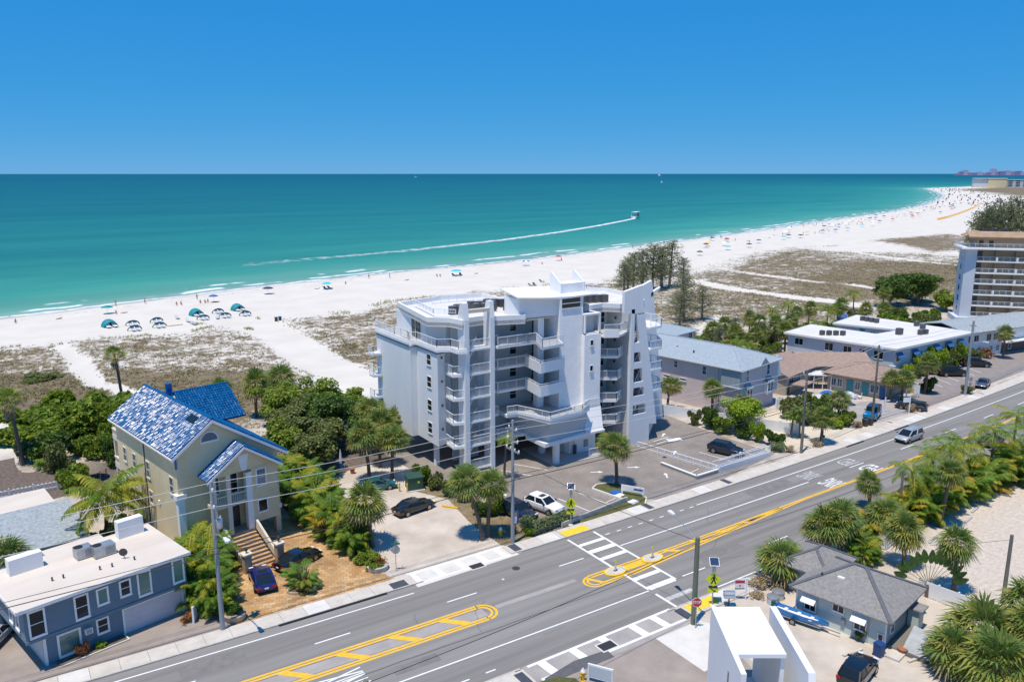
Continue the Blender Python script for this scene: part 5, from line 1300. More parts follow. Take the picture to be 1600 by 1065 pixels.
for u in (1.0, 2.8, 6.4, 8.4, 12): window(lb, u, 0, 0, 3.0, 1.2, 1.2, 'v'); window(lb, u + 1, 0, 0, 0.8, 0.8, 1.0, 'v', pane='glass_blue')
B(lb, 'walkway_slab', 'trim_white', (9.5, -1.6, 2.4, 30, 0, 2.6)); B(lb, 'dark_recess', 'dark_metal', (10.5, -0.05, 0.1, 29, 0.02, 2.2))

ho = thing('beach_hotel', 'eight-storey tan hotel with white zigzag balconies and terracotta roof', 'hotel', (184, 93, 0), R(-50))
MB().prism([(2.2, 1.4), (34, 1.4), (34, 8), (2.2, 8)], 0, 19.6).build('facade', 'hotel_tan', ho)
MB().prism([(0, 0.6), (2.2, 0.2), (2.4, 6.5), (0, 6.5)], 0, 17.4).build('end_wall', 'hotel_blue', ho)
MB().prism([(-1.0, -0.8), (2.4, -0.4), (2.6, 1.4), (-0.8, 7.5)], 0.8, 2.0).build('end_base', 'hotel_blue', ho)
for z in (3.0, 5.4, 7.8, 10.2, 12.6, 15.0): window(ho, 0, 3.4, R(-90), z, 1.1, 1.2, '', 'hotel_blue', 'glass')
for i, z in enumerate((2.3, 4.8, 7.3, 9.8, 12.2, 14.8)):
    pts = [(2.2, 0.1)]
    for k in range(8): pts += [(2.2 + k * 4.0 + 3.3, 0.1), (2.2 + k * 4.0 + 3.95, -0.65)] if k % 1 == 0 else []
    pts = [(2.2, 0.0)]
    for k in range(8): pts += [(5.6 + k * 4.0, 0.0 - 0.02), (6.0 + k * 4.0, 0.7), (6.2 + k * 4, 0.0)]
    b = MB().prism([(2.2, -0.35), (34, -0.35), (34, 1.4), (2.2, 1.4)], z - 0.22, z).build('balcony_row', 'stucco_white_plain', ho)
    for k in range(8):
        rail(MB(), [(2.2 + k * 4, -0.3 + 0.15 * (k % 2)), (6.0 + k * 4, -0.3 + 0.15 * (k % 2))], z, 1.0, 0.22).build('railing', 'metal_white', b)
        B(b, 'divider', 'stucco_white_plain', (5.9 + k * 4, -0.55, z - 0.22, 6.25 + k * 4, 0.2, z + 0.95)); B(b, 'recess', 'dark_metal' if k == 0 else 'hotel_tan', (2.4 + k * 4, 1.3, z, 3.5 + k * 4, 1.41 + 0.002 * k, z + 2.1))
        B(b, 'party_wall', 'hotel_tan', (6.0 + k * 4, 0.2, z, 6.2 + k * 4, 1.4, z + 2.25))
b = MB().prism([(-1.2, -0.9), (34, -0.9), (34, 2), (2.2, 2), (2.2, 7.2), (-1.2, 7.2)], 17.4, 17.75).build('top_terrace', 'stucco_white_plain', ho)
rail(MB(), [(-1.1, 7.1), (-1.1, -0.8), (34, -0.8)], 17.75, 1.0, 0.22).build('railing', 'metal_white', b)
MB().prism([(1.0, 1.0), (34, 1.0), (34, 7.8), (1.0, 7.8)], 19.6, 20.0).build('roof_slab', 'roof_terracotta', ho)
MB().ext([(0.2, 0.2, 20.0), (34.5, 0.2, 20.0), (34.5, 2.8, 21.1), (0.2, 2.8, 21.1)], (0, 0, 0.16)).build('tiled_roof', 'roof_terracotta', ho)
MB().ext([(0.2, 0.2, 20.0), (0.2, 8.2, 20.0), (2.8, 8.2, 21.1), (2.8, 2.8, 21.1)], (0, 0, 0.16)).build('tiled_roof', 'roof_terracotta', ho)
for u in (3.0, 5.0, 12.5, 14.0, 22): window(ho, u, 1.4, 0, 18.0, 0.9, 1.3, '', 'hotel_tan', 'glass')
for (x, y) in ((4.0, 5), (6.2, 6), (8, 5.5)): B(ho, 'roof_plant_box', 'dark_metal', (x, y, 20.0, x + 1.1, y + 1.1, 21.6))

# far shore buildings
fb1 = thing('far_resort', 'pale yellow resort block on the far end of the beach', 'building', (2110, 990, 0), R(-55))
B(fb1, 'wall', 'stucco_yellow', (-40, 0, 0, 0, 25, 21)); B(fb1, 'grey_wing', 'wall_grey', (-72, 2, 0, -40, 25, 19)); B(fb1, 'long_wing', 'stucco_paleblue', (0, 5, 0, 150, 30, 18)); B(fb1, 'roof', 'roof_membrane', (-73, -1, 21, 1, 26, 22.5), (1, 4, 18, 151, 31, 19))
for i in range(9):
    for j in range(4): B(fb1, 'window', 'glass', (4 + i * 16, 4.7, 3 + j * 4, 13 + i * 16, 5.1, 5 + j * 4))
random.seed(21)
mat('haze_pink', (0.36, 0.27, 0.34), 0.9, 0.05, 0.01); mat('haze_violet', (0.24, 0.24, 0.38), 0.9, 0.05, 0.01); mat('haze_grey', (0.42, 0.44, 0.52), 0.9, 0.05, 0.01)  # far skyline and shore tints, with the violet distance haze painted into the colour
fs = MB(); a0 = R(56.5 - 27)
def farpt(px, d): 
    t = math.atan((px - 800) / 1271.0); r = R(56.5) - t
    return (d / math.cos(t) * math.cos(r), d / math.cos(t) * math.sin(r))
pts = [farpt(p, 13600) for p in (1488, 1560, 1640, 1760)] + [farpt(p, 15500) for p in (1760, 1500)]
struct(MB().prism(pts, -1, 5).build('far_shore', 'haze_violet'))
for i, (px, w, h) in enumerate(((1497, 7, 32), (1502, 9, 62), (1507, 9, 88), (1514, 8, 45), (1522, 12, 40), (1530, 12, 55), (1538, 9, 35), (1545, 10, 48), (1551, 11, 108), (1556, 6, 60), (1566, 14, 66), (1574, 12, 80), (1582, 10, 58), (1590, 14, 70), (1597, 12, 46))):
    p = farpt(px, 14000); ww = w / 1271 * 14000 / 2 * 0.8
    t = thing('far_tower', 'hazy apartment tower in the far skyline on the right horizon', 'building', (p[0], p[1], 0), R(-25), 'far skyline towers')
    B(t, 'block', ('haze_pink', 'haze_violet', 'haze_grey')[i % 3], (-ww, -30, 0, ww, 30, h)); B(t, 'roof', 'haze_grey', (-ww * 0.6, -20, h, ww * 0.5, 20, h + 8))

# ---------------------------------------------------------------- grey cottage
co = thing('cottage', 'small pale grey-green cottage with grey hipped shingle roof and white awnings', 'house', (50.2, 35.3, 0), R(-79))
B(co, 'wall', 'siding_mint', (0, 0, 0, 6.8, 6.4, 2.45)); B(co, 'end_wall', 'siding_grey', (6.8, 0.02, 0, 6.83, 6.38, 2.45)); B(co, 'left_wing', 'siding_grey', (-2.6, 3.2, 0, 0, 7.6, 2.35))
for u in (1.0, 4.9): B(co, 'dark_panel', 'siding_grey', (u - 0.45, -0.03, 0.1, u + 0.75, 0, 2.4))
m_, H_ = hip(-0.45, -0.5, 7.3, 6.9, 2.45, 4.25, 3.4, 'x'); rf = m_.build('roof', 'shingle_grey', co); caps(rf, H_, 'shingle_ridge', 0.3)
m_, H_ = hip(-3.1, 2.6, 1.4, 8.0, 2.4, 3.6, None, 'y'); r2 = m_.build('wing_roof', 'shingle_grey', co); caps(r2, H_, 'shingle_ridge', 0.25)
for u in (1.15, 5.0):
    window(co, u, -0.03, 0, 0.85, 0.8, 0.75, 'v', 'trim_white', 'glass')
    MB().ext([(u - 0.55, -0.02, 2.2), (u + 0.55, -0.02, 2.2), (u + 0.55, -0.75, 1.65), (u - 0.55, -0.75, 1.65)], (0, 0, 0.04)).build('awning', 'metal_white', co)
window(co, 3.3, 0, 0, 1.6, 0.8, 0.55, 'v'); window(co, 6.5, 0, 0, 0.5, 0.3, 0.6, ''); window(co, 6.83, 1.2, R(90), 1.0, 0.6, 0.95, 'h')
B(co, 'meter', 'grey_metal', (3.6, -0.14, 0.7, 3.9, 0, 1.2)); B(co, 'corner_trim', 'trim_white', (-0.04, -0.04, 0, 0.08, 0.06, 2.4), (6.76, -0.04, 0, 6.87, 0.06, 2.4))
B(rf, 'roof_hatch', 'trim_white', (2.4, 1.5, 3.42, 2.9, 2.0, 3.56)); MB().lathe([(0.09, 3.0), (0.09, 3.55)], 8, (1.3, 1.3, 0)).build('flue', 'dark_metal', rf); B(co, 'flue_flashing', 'galvanised', (1.0, 1.0, 3.14, 1.6, 1.5, 3.2))
sh_ = B(co, 'lean_to', 'siding_mint', (6.9, 4.1, 0, 7.7, 5.2, 1.7)); B(sh_, 'lean_to_roof', 'shingle_grey', (6.85, 3.95, 1.7, 7.95, 5.3, 1.82)); B(co, 'deck', 'wood_pole', (6.9, 0.3, 0, 9.6, 4.0, 0.3)); 
MB().ext([(7.9, 0.4, 0.3), (9.9, 0.3, 0.3), (9.7, 2.0, 1.4), (8.0, 2.2, 1.5)], (0, 0, 0.05)).build('tarpaulin', 'grey_metal', co)
B(co, 'steps', 'concrete', (7.0, -0.9, 0, 8.2, 0.3, 0.18))

# ---------------------------------------------------------------- white walled stair porch in the foreground
wt = thing('white_porch', 'bright white walled stair porch with flat top in the foreground', 'building', (38.0, 33.2, 0), math.atan2(-4.7, -3.1))
# local x runs toward the camera along the long side, local y toward the right wing
MB().ext([(0, 0, 0), (6.9, 0, 0), (7.2, 0, 5.45), (0, 0, 5.6)], (0, 0.32, 0)).build('left_wall', 'stucco_white_plain', wt)
B(wt, 'roof', 'stucco_white_plain', (0.02, 0.32, 5.3, 5.4, 3.25, 5.56))
MB().ext([(0.2, 3.25, 0), (5.2, 3.25, 0), (5.2, 3.25, 5.3), (0.2, 3.25, 5.3)], (0, -0.25, 0)).build('right_wall', 'stucco_white_plain', wt)
MB().ext([(0.0, 3.95, 0), (8.3, 3.95, 0), (7.1, 3.95, 5.45), (0.0, 3.95, 5.6)], (0, 0.42, 0)).build('wing_wall', 'stucco_white_plain', wt)
B(wt, 'landing', 'concrete_pale', (0.3, 0.34, 0.0, 6.4, 3.0, 0.5))
rail(MB(), [(6.0, 0.4), (6.0, 2.3)], 2.3, 1.0, 0.14).build('railing', 'dark_metal', wt)
for x in (4.6, 6.0): B(wt, 'slot_window', 'glass', (x, -0.02, 2.6, x + 0.22, 0.01, 3.9)); B(wt, 'slot_sill', 'metal_white', (x - 0.06, -0.08, 2.45, x + 0.28, 0.01, 2.6))
B(wt, 'lower_roof', 'roof_membrane', (6.6, 2.6, 3.2, 12, 9.0, 3.4)); B(wt, 'lower_parapet', 'stucco_white_plain', (6.3, 4.4, 2.9, 6.6, 9.2, 3.7)); B(wt, 'lower_wall', 'stucco_white_plain', (6.6, 2.7, 0, 12, 8.8, 3.2))
# ================================================================ vegetation
def vnorm(a): return a / np.maximum(np.linalg.norm(a, axis=-1, keepdims=True), 1e-9)
class Veg(MB):
    def __init__(s): super().__init__(); s.col = []
    def leaf(s, pts, c):
        i = len(s.v); s.v += [tuple(p) for p in pts]; s.col += [c] * len(pts)
        s.f.append(tuple(range(i, i + len(pts))))
def jit(rng, c, a=0.25):
    k = 1 + rng.uniform(-a, a); return (c[0] * k * (1 + rng.uniform(-.12, .12)), c[1] * k, c[2] * k * (1 + rng.uniform(-.1, .1)))
SAB, SAB_OLD, SAB_Y = (0.085, 0.122, 0.028), (0.21, 0.165, 0.085), (0.155, 0.155, 0.032)
ARE, ARE_Y, ARE_O = (0.072, 0.128, 0.014), (0.165, 0.172, 0.016), (0.215, 0.15, 0.018)

def fan(m, rng, o, d, lp, rf, col, n=15):
    """one fan-shaped frond"""
    d = vnorm(np.array(d, float)); up = np.array([0, 0, 1.0])
    s = np.cross(d, up); s = vnorm(s if np.linalg.norm(s) > 0.05 else np.array([1.0, 0, 0])); w = np.cross(s, d)
    e = o + d * lp + np.array([0, 0, -0.10 * lp])
    m.leaf([o - s * 0.03, o + s * 0.03, e + s * 0.015, e - s * 0.015], (col[0] * 1.3, col[1] * 1.15, col[2] * 1.2))
    d2 = vnorm(d + np.array([0, 0, -0.35]))
    for k in range(n):
        a = math.radians(-118 + 236 * k / (n - 1)) + rng.uniform(-.05, .05)
        L = rf * (0.80 + 0.22 * math.cos(a)) * rng.uniform(0.88, 1.08)
        ld = vnorm(d2 * math.cos(a) + s * math.sin(a) + w * 0.10 * math.cos(2 * a))
        p = vnorm(np.cross(ld, w)); c = jit(rng, col, 0.22)
        mid = e + ld * L * 0.55 + np.array([0, 0, -0.02]); tip = e + ld * L + np.array([0, 0, -0.30 * L * rng.uniform(.5, 1.2)])
        m.leaf([e, mid + p * 0.055 * L, tip, mid - p * 0.055 * L], c)

def fan_crown(seed, nf=48, lp=0.9, rf=0.92, low=-0.75, old=0.18, c0=SAB, c1=SAB_Y):
    rng = random.Random(seed); m = Veg()
    for i in range(nf):
        t = (i + 0.5) / nf; el = 1.45 - (1.45 - low) * t ** 0.85 + rng.uniform(-.12, .12); az = i * 2.399963 + rng.uniform(-.3, .3)
        d = (math.cos(el) * math.cos(az), math.cos(el) * math.sin(az), math.sin(el))
        u = rng.random(); c = SAB_OLD if (t > 1 - old and u < 0.75) else (c1 if u < 0.25 + 0.4 * t else c0)
        fan(m, rng, np.zeros(3), d, lp * rng.uniform(.8, 1.12), rf * rng.uniform(.85, 1.12), c)
    return m
def skirt(seed, L=1.0, n=26):
    rng = random.Random(seed); m = Veg()
    for i in range(n):
        az = rng.uniform(0, 6.28); el = rng.uniform(-1.35, -0.7)
        fan(m, rng, np.array([0, 0, -0.15 - rng.random() * L * 0.5]), (math.cos(el) * math.cos(az), math.cos(el) * math.sin(az), math.sin(el)), 0.4, 0.62, (0.21 * rng.uniform(.7, 1.1), 0.16, 0.10), 9)
    return m
def feather(m, rng, o, az, el, L, droop, col, nl=17, lw=0.55, width=0.085, hang=0.45):
    """one feather-shaped frond along an arching midrib"""
    h = np.array([math.cos(az), math.sin(az), 0.0]); s = np.array([-math.sin(az), math.cos(az), 0.0]); up = np.array([0, 0, 1.0])
    p = np.array(o, float); N = 9; P = [p.copy()]; D = []
    for k in range(N):
        e = el - droop * ((k + 0.5) / N) ** 1.25
        d = h * math.cos(e) + up * math.sin(e); D.append(d); p = p + d * L / N; P.append(p.copy())
    for k in range(N):
        w0, w1 = 0.045 * (1 - k / N) + 0.012, 0.045 * (1 - (k + 1) / N) + 0.012
        m.leaf([P[k] - s * w0, P[k] + s * w0, P[k + 1] + s * w1, P[k + 1] - s * w1], (col[0] * 1.35, col[1] * 1.15, col[2] * 1.1))
    for k in range(nl):
        t = 0.16 + 0.84 * (k + 0.5) / nl; i = min(int(t * N), N - 1); u = t * N - i
        b = P[i] * (1 - u) + P[i + 1] * u; d = D[i]; nrm = np.cross(s, d)
        ll = L * lw * 0.5 * math.sin(math.pi * min(1, 0.2 + 0.78 * t)) * rng.uniform(.85, 1.1)
        for sg in (-1, 1):
            ld = vnorm(s * sg * 0.85 + d * 0.55 - nrm * 0.0 + up * -hang * rng.uniform(.4, 1.2)); c = jit(rng, col, 0.25)
            mid = b + ld * ll * 0.5 + up * 0.03; tip = b + ld * ll + up * (-0.22 * ll)
            m.leaf([b, mid + d * width * 0.5, tip, mid - d * width * 0.5], c)
def feather_crown(seed, nf=18, L=2.5, cols=(ARE, ARE_Y), droop=1.7, e0=1.35, e1=-0.1, nl=18, **k):
    rng = random.Random(seed); m = Veg()
    for i in range(nf):
        t = (i + 0.5) / nf
        feather(m, rng, (0, 0, 0), i * 2.399963 + rng.uniform(-.25, .25), e0 - (e0 - e1) * t + rng.uniform(-.1, .1), L * rng.uniform(.85, 1.1), droop * rng.uniform(.8, 1.15), rng.choice(cols), nl, **k)
    return m
def areca_clump(seed, n=72, H=3.2, cols=(ARE, ARE, (0.05, 0.10, 0.012), (0.09, 0.14, 0.015), ARE_Y, ARE_Y, ARE_O)):
    rng = random.Random(seed); m = Veg()
    for i in range(n):
        a = rng.uniform(0, 6.28); r = 0.75 * math.sqrt(rng.random()); z = rng.uniform(0.0, 0.62) * H
        feather(m, rng, (r * math.cos(a), r * math.sin(a), z), a + rng.uniform(-.7, .7), rng.uniform(0.6, 1.35), rng.uniform(1.3, 2.0), rng.uniform(1.3, 2.1), rng.choice(cols), 19, lw=0.62, width=0.095)
    return m

def cloud(ells, n, size, cols, seed, elong=1.0, shell=0.45, upbias=0.4, flat=False):
    """leaves through a union of ellipsoids ((cx,cy,cz),(rx,ry,rz))"""
    r = np.random.RandomState(seed); m = Veg()
    vol = np.array([e[1][0] * e[1][1] * e[1][2] for e in ells]) ** 0.67; vol /= vol.sum()
    k = r.choice(len(ells), n, p=vol)
    d = vnorm(r.normal(size=(n, 3))); d[:, 2] = np.where((d[:, 2] < -0.2) & (r.rand(n) < 0.5), -d[:, 2], d[:, 2])
    rad = 1 - shell * r.rand(n) ** 1.6 + r.normal(scale=0.05, size=n)
    c = np.array([e[0] for e in ells], float)[k]; q = np.array([e[1] for e in ells], float)[k]
    P = c + d * rad[:, None] * q; P = P[P[:, 2] > 0.03]; d = d[:len(P)]; n = len(P)
    nn = vnorm(vnorm(d / q[:n] * q.mean()) * 0.8 + r.normal(scale=0.55, size=(n, 3)) + np.array([0, 0, upbias]))
    a = vnorm(np.cross(nn, r.normal(size=(n, 3)))); b = np.cross(nn, a)
    s = size * (0.6 + 0.8 * r.rand(n))[:, None]
    A, Bv = a * s * elong, b * s
    V = np.stack([P - A, P - Bv * 0.75 + nn * s * 0.12, P + A, P + Bv * 0.75 + nn * s * 0.12], 1).reshape(-1, 3)
    C_ = np.array(cols)[r.randint(len(cols), size=n)] * (0.72 + 0.56 * r.rand(n))[:, None]
    m.v = V.tolist(); m.f = np.arange(n * 4).reshape(-1, 4).tolist(); m.col = np.repeat(C_, 4, 0)
    return m
def lumps(seed, R_, H, k=7, flat=0.75):
    """uneven crown: a handful of ellipsoids around a centre"""
    r = random.Random(seed); k += 3; E = [((0, 0, H * 0.42), (R_ * 0.62, R_ * 0.62, H * 0.42))]
    for i in range(k):
        a = i * 6.283 / k + r.uniform(-.4, .4); rr = R_ * r.uniform(.3, .82); s = R_ * r.uniform(.2, .48)
        E.append(((rr * math.cos(a), rr * math.sin(a), H * r.uniform(.22, .86)), (s, s * r.uniform(.7, 1.2), s * flat * r.uniform(.6, 1.3))))
    return E

VM = {}
for i in range(4): VM['sabal%d' % i] = fan_crown(10 + i, 56, 0.95, 1.12, -0.85, 0.22).mesh('crown', 'leaf')
for i in range(2): VM['skirt%d' % i] = skirt(40 + i).mesh('dead_fronds', 'leaf_dry')
for i in range(2): VM['wash%d' % i] = fan_crown(50 + i, 40, 0.95, 0.85, -0.35, 0.15, (0.075, 0.125, 0.02), (0.17, 0.17, 0.03)).mesh('crown', 'leaf')
VM['washskirt'] = skirt(61, 2.2, 40).mesh('dead_fronds', 'leaf_dry')
for i in range(4): VM['queen%d' % i] = feather_crown(70 + i, 17, 2.5, (ARE, ARE_Y, (0.10, 0.135, 0.02)), 1.9).mesh('crown', 'leaf')
for i in range(3): VM['date%d' % i] = feather_crown(80 + i, 26, 1.5, (SAB, (0.10, 0.14, 0.03)), 1.5, 1.3, -0.3, 14).mesh('crown', 'leaf')
for i in range(4): VM['areca%d' % i] = areca_clump(90 + i, cols=(ARE, (0.055, 0.105, 0.012), (0.085, 0.135, 0.015), ARE, ARE_Y) if i < 2 else (ARE, (0.05, 0.10, 0.012), ARE_Y, ARE_Y, (0.11, 0.15, 0.016), ARE_O)).mesh('fronds', 'leaf')
VM['arecag'] = areca_clump(99, 40, 2.4, ((0.06, 0.12, 0.018), (0.085, 0.14, 0.02), (0.12, 0.15, 0.02))).mesh('fronds', 'leaf')
GRP = [(0.072, 0.115, 0.012), (0.10, 0.145, 0.016), (0.135, 0.16, 0.02)]; DRK = [(0.03, 0.058, 0.012), (0.045, 0.08, 0.014), (0.06, 0.10, 0.018)]
BRT = [(0.15, 0.21, 0.012), (0.19, 0.235, 0.02), (0.11, 0.17, 0.012)]; SLV = [(0.105, 0.13, 0.065), (0.14, 0.165, 0.085), (0.085, 0.115, 0.04)]; PIN = [(0.11, 0.115, 0.055), (0.14, 0.14, 0.075), (0.085, 0.10, 0.04)]
OLV = [(0.085, 0.10, 0.03), (0.12, 0.13, 0.045), (0.065, 0.085, 0.02)]; RUS = [(0.16, 0.045, 0.015), (0.20, 0.085, 0.02), (0.10, 0.05, 0.012)]; DRY = [(0.24, 0.18, 0.10), (0.19, 0.135, 0.07), (0.28, 0.22, 0.13)]
for nm, cols, N, sz in (('grape', GRP, 2600, 0.17), ('dark', DRK, 2600, 0.15), ('bright', BRT, 2400, 0.13), ('olive', OLV, 2600, 0.13), ('silver', SLV, 1500, 0.11), ('rust', RUS, 500, 0.16), ('dry', DRY, 600, 0.13)):
    for i in range(3): VM['%s%d' % (nm, i)] = cloud(lumps(i * 7 + len(nm), 1.0, 1.0), N, sz * 0.55, cols, 100 + i + len(nm) * 9).mesh('foliage', 'leaf')
def pinetree(seed, H=9.0):
    rng = random.Random(seed); m = Veg(); st = MB(); st.tube([(0, 0, 0), (0.1, 0, H * .5), (0.25, 0.1, H * 0.97)], [0.2, 0.12, 0.03], 7)
    for i in range(46):
        t = 0.22 + 0.76 * i / 46; a = i * 2.4 + rng.uniform(-.4, .4); L = H * 0.27 * (1.12 - t) ** 0.6 * rng.uniform(.6, 1.15); z = t * H
        e = np.array([L * math.cos(a), L * math.sin(a), z + L * rng.uniform(.25, .75)]); b = np.array([0.1, 0, z])
        st.tube([b, (b + e) / 2 + np.array([0, 0, .1]), e], [0.05, 0.03, 0.01], 4, False)
        for k in range(40):
            u = rng.uniform(.25, 1.05); p = b + (e - b) * u + np.array([rng.gauss(0, .2), rng.gauss(0, .2), rng.gauss(0, .2)]); ln = rng.uniform(.22, .5)
            d = vnorm(np.array([rng.gauss(0, .5), rng.gauss(0, .5), rng.uniform(-.9, .5)])); s = vnorm(np.cross(d, np.array([rng.random(), rng.random(), .2])))
            c = jit(rng, rng.choice(PIN), .3); m.leaf([p, p + d * ln * .5 + s * .045, p + d * ln, p + d * ln * .5 - s * .045], c)
    return m.mesh('crown', 'leaf'), st.mesh('trunk', 'bark_grey', 60)
for i in range(3): VM['pine%d' % i], VM['pinetrunk%d' % i] = pinetree(130 + i)

def trunk_mesh(h, r0, r1, lean, seed, m='bark_palm', n=9):
    rng = random.Random(seed); pts, rad = [], []
    for k in range(n + 1):
        t = k / n; pts.append((lean[0] * t ** 1.5 + rng.uniform(-.02, .02), lean[1] * t ** 1.5 + rng.uniform(-.02, .02), h * t)); rad.append((r0 * (1 - t) + r1 * t) * (1 + rng.uniform(-.07, .07)) * (1.35 if k == 0 else 1))
    return MB().tube(pts, rad, 9).mesh('trunk', m, 80)
PALM_I = [0]
def palm(kind, x, y, h, label, group=None, lean=(0, 0), s=1.0, z=0.0):
    """h is the height of the crown's top"""
    PALM_I[0] += 1; i = PALM_I[0]; rng = random.Random(i * 31)
    K = {'sabal': ('sabal_palm', 'sabal', 4, 0.20, 0.16, 1.5, 'skirt'), 'wash': ('fan_palm', 'wash', 2, 0.24, 0.15, 1.4, 'washskirt'), 'queen': ('queen_palm', 'queen', 4, 0.17, 0.12, 1.3, None), 'date': ('date_palm', 'date', 3, 0.14, 0.10, 1.1, None)}[kind]
    t = thing(K[0], label, 'palm', (x, y, z), 0.0, group)
    ht = max(0.5, h - K[5] * s)
    if lean == (0, 0): lean = (rng.uniform(-.06, .06) * h, rng.uniform(-.06, .06) * h)
    put('trunk', trunk_mesh(ht, K[3] * (0.7 + 0.3 * s), K[4] * (0.7 + 0.3 * s), lean, i), t)
    c = put('crown', VM['%s%d' % (K[1], i % K[2])], t, (lean[0], lean[1], ht), rng.uniform(0, 6.28)); c.scale = (s * rng.uniform(.88, 1.12), s * rng.uniform(.88, 1.12), s * rng.uniform(.82, 1.12)); c.rotation_euler[0] = rng.uniform(-.14, .14)
    if K[6]:
        k = put('dead_fronds', VM[K[6] if K[6] == 'washskirt' else 'skirt%d' % (i % 2)], t, (lean[0], lean[1], ht), rng.uniform(0, 6.28)); k.scale = (s, s, s)
    return t
def clump(x, y, h, label, group=None, v=None, s=None, z=0.0, name='areca_palm'):
    PALM_I[0] += 1; i = PALM_I[0]; rng = random.Random(i * 17)
    t = thing(name, label, 'palm', (x, y, z), rng.uniform(0, 6.28), group)
    st = MB()
    for k in range(7):
        a = k * 0.9; st.tube([(0.25 * math.cos(a), 0.25 * math.sin(a), 0), (0.55 * math.cos(a), 0.55 * math.sin(a), h * 0.5)], [0.06, 0.04], 5)
    st.build('stems', 'bark_palm', t)
    f = put('fronds', VM[v or 'areca%d' % (i % 4)], t); k = h / 3.7; f.scale = (k * (s or 1), k * (s or 1), k)
    return t
def bush(kind, x, y, r, h, label, group=None, cat='bush', name='bush', z=0.0, ry=None, rz=None):
    PALM_I[0] += 1; i = PALM_I[0]; rng = random.Random(i * 13)
    t = thing(name, label, cat, (x, y, z), rng.uniform(0, 6.28) if rz is None else rz, group)
    f = put('foliage', VM['%s%d' % (kind, i % 3)], t); f.scale = (r, ry or r, h * 1.05)
    st = MB()
    for k in range(5):
        a = k * 1.26 + 0.3; st.tube([(0, 0, 0), (r * .3 * math.cos(a), r * .3 * math.sin(a), h * .4), (r * .55 * math.cos(a), r * .55 * math.sin(a), h * .7)], [0.07, 0.05, 0.02], 5)
    st.build('branches', 'bark_grey', t)
    return t
def tree(kind, x, y, r, h, label, group=None, name='tree', n=5200, size=0.16, z=0.0, trunk=0.35):
    """broadleaf tree with forked limbs and an uneven leafy crown of its own"""
    PALM_I[0] += 1; i = PALM_I[0]; rng = random.Random(i * 23)
    t = thing(name, label, 'tree', (x, y, z), 0.0, group)
    cols = {'grape': GRP, 'dark': DRK, 'bright': BRT, 'olive': OLV, 'pine': PIN}[kind]
    E = lumps(i, r, h * (1 - trunk), 8); E = [((c[0], c[1], c[2] + h * trunk), q) for c, q in E]
    cloud(E, n, size, cols, i, shell=0.6).build('crown', 'leaf', t)
    st = MB(); st.tube([(0, 0, 0), (0.1, 0, h * trunk), (0.1, 0.1, h * 0.6)], [0.2 + h * 0.012, 0.15, 0.06], 8)
    for c, q in E[1:]: st.tube([(0.05, 0, h * trunk * 0.8), (c[0] * .6, c[1] * .6, (c[2] + h * trunk) / 2), c], [0.1, 0.06, 0.02], 5)
    st.build('trunk', 'bark_grey', t, 60)
    return t
def pine(x, y, h, label, group=None, v=0, z=0.0, w=1.0):
    t = thing('pine_tree', label, 'tree', (x, y, z), random.uniform(0, 6.28), group)
    k = h / 9.0
    for nm in ('pine', 'pinetrunk'):
        o = put('crown' if nm == 'pine' else 'trunk', VM['%s%d' % (nm, v % 3)], t); o.scale = (k * w, k * w, k)
    return t

random.seed(77)
# --- left side
palm('wash', 15.0, 129.9, 9.2, 'tall fan palm standing in the brown dune scrub behind the blue roof', s=1.15)
palm('wash', 1.0, 106.9, 9.9, 'tall fan palm with thick dead skirt at the left edge', lean=(-0.7, 0.4), s=1.2)
palm('sabal', 26.2, 117.0, 5.2, 'round palm head rising behind the blue roof ridge', s=1.15)
palm('sabal', 29.6, 110.5, 7.0, 'left one of two bushy palms on the dune edge behind the cream house', s=1.3, lean=(0.2, 0))
palm('sabal', 33.6, 111.5, 7.2, 'right one of two bushy palms on the dune edge behind the cream house', s=1.3)
palm('sabal', -1.2, 70.4, 6.0, 'shaggy palm left of the blue building roof', s=1.25)
SG = 'sea grape bushes along the left dune'
for k, (x, y, r, h) in enumerate(((0.8, 116.5, 3.4, 2.6), (3.2, 120.5, 4.2, 3.2), (6.6, 121.5, 4.4, 3.4), (10.2, 121.5, 4.4, 3.6), (13.2, 119.5, 3.8, 3.8), (11.5, 115.5, 3.8, 3.6), (7.6, 115.5, 4.0, 3.2), (4.2, 114, 3.4, 2.6), (14.6, 115, 3.0, 3.6))):
    bush('grape', x, y, r, h, 'broad sea grape bush in the green thicket left of the cream house', SG, name='sea_grape')
bush('olive', 6.0, 152, 3.4, 1.0, 'low green patch of shrub alone in the brown dune', name='dune_shrub'); bush('bright', -2.5, 138, 3.2, 2.4, 'green bush cut by the left edge of the dune', name='dune_shrub')
for k, (x, y, r, h, kd, lab) in enumerate(((4.0, 106.0, 2.2, 3.4, 'dark', 'dark leafy shrub right of the leaning fan palm'), (2.0, 108.6, 1.6, 2.6, 'olive', 'tall olive shrub at the foot of the left fan palm'), (7.4, 107.0, 1.6, 2.2, 'grape', 'small bright shrub beyond the thatched hut'), (9.6, 104.0, 2.0, 3.2, 'grape', 'green bush between the thatched hut and the cream house balconies'), (10.6, 101.0, 1.6, 3.4, 'dark', 'dark bush against the sea-side corner of the cream house'), (5.2, 95.4, 1.7, 2.4, 'grape', 'rounded bush behind the white panel fence'), (4.4, 102.5, 1.6, 2.8, 'olive', 'brownish shrub left of the thatched hut'))):
    bush(kd, x, y, r, h, lab)
clump(3.6, 104.2, 3.2, 'green feathery palm clump beside the left garden path', v='arecag')
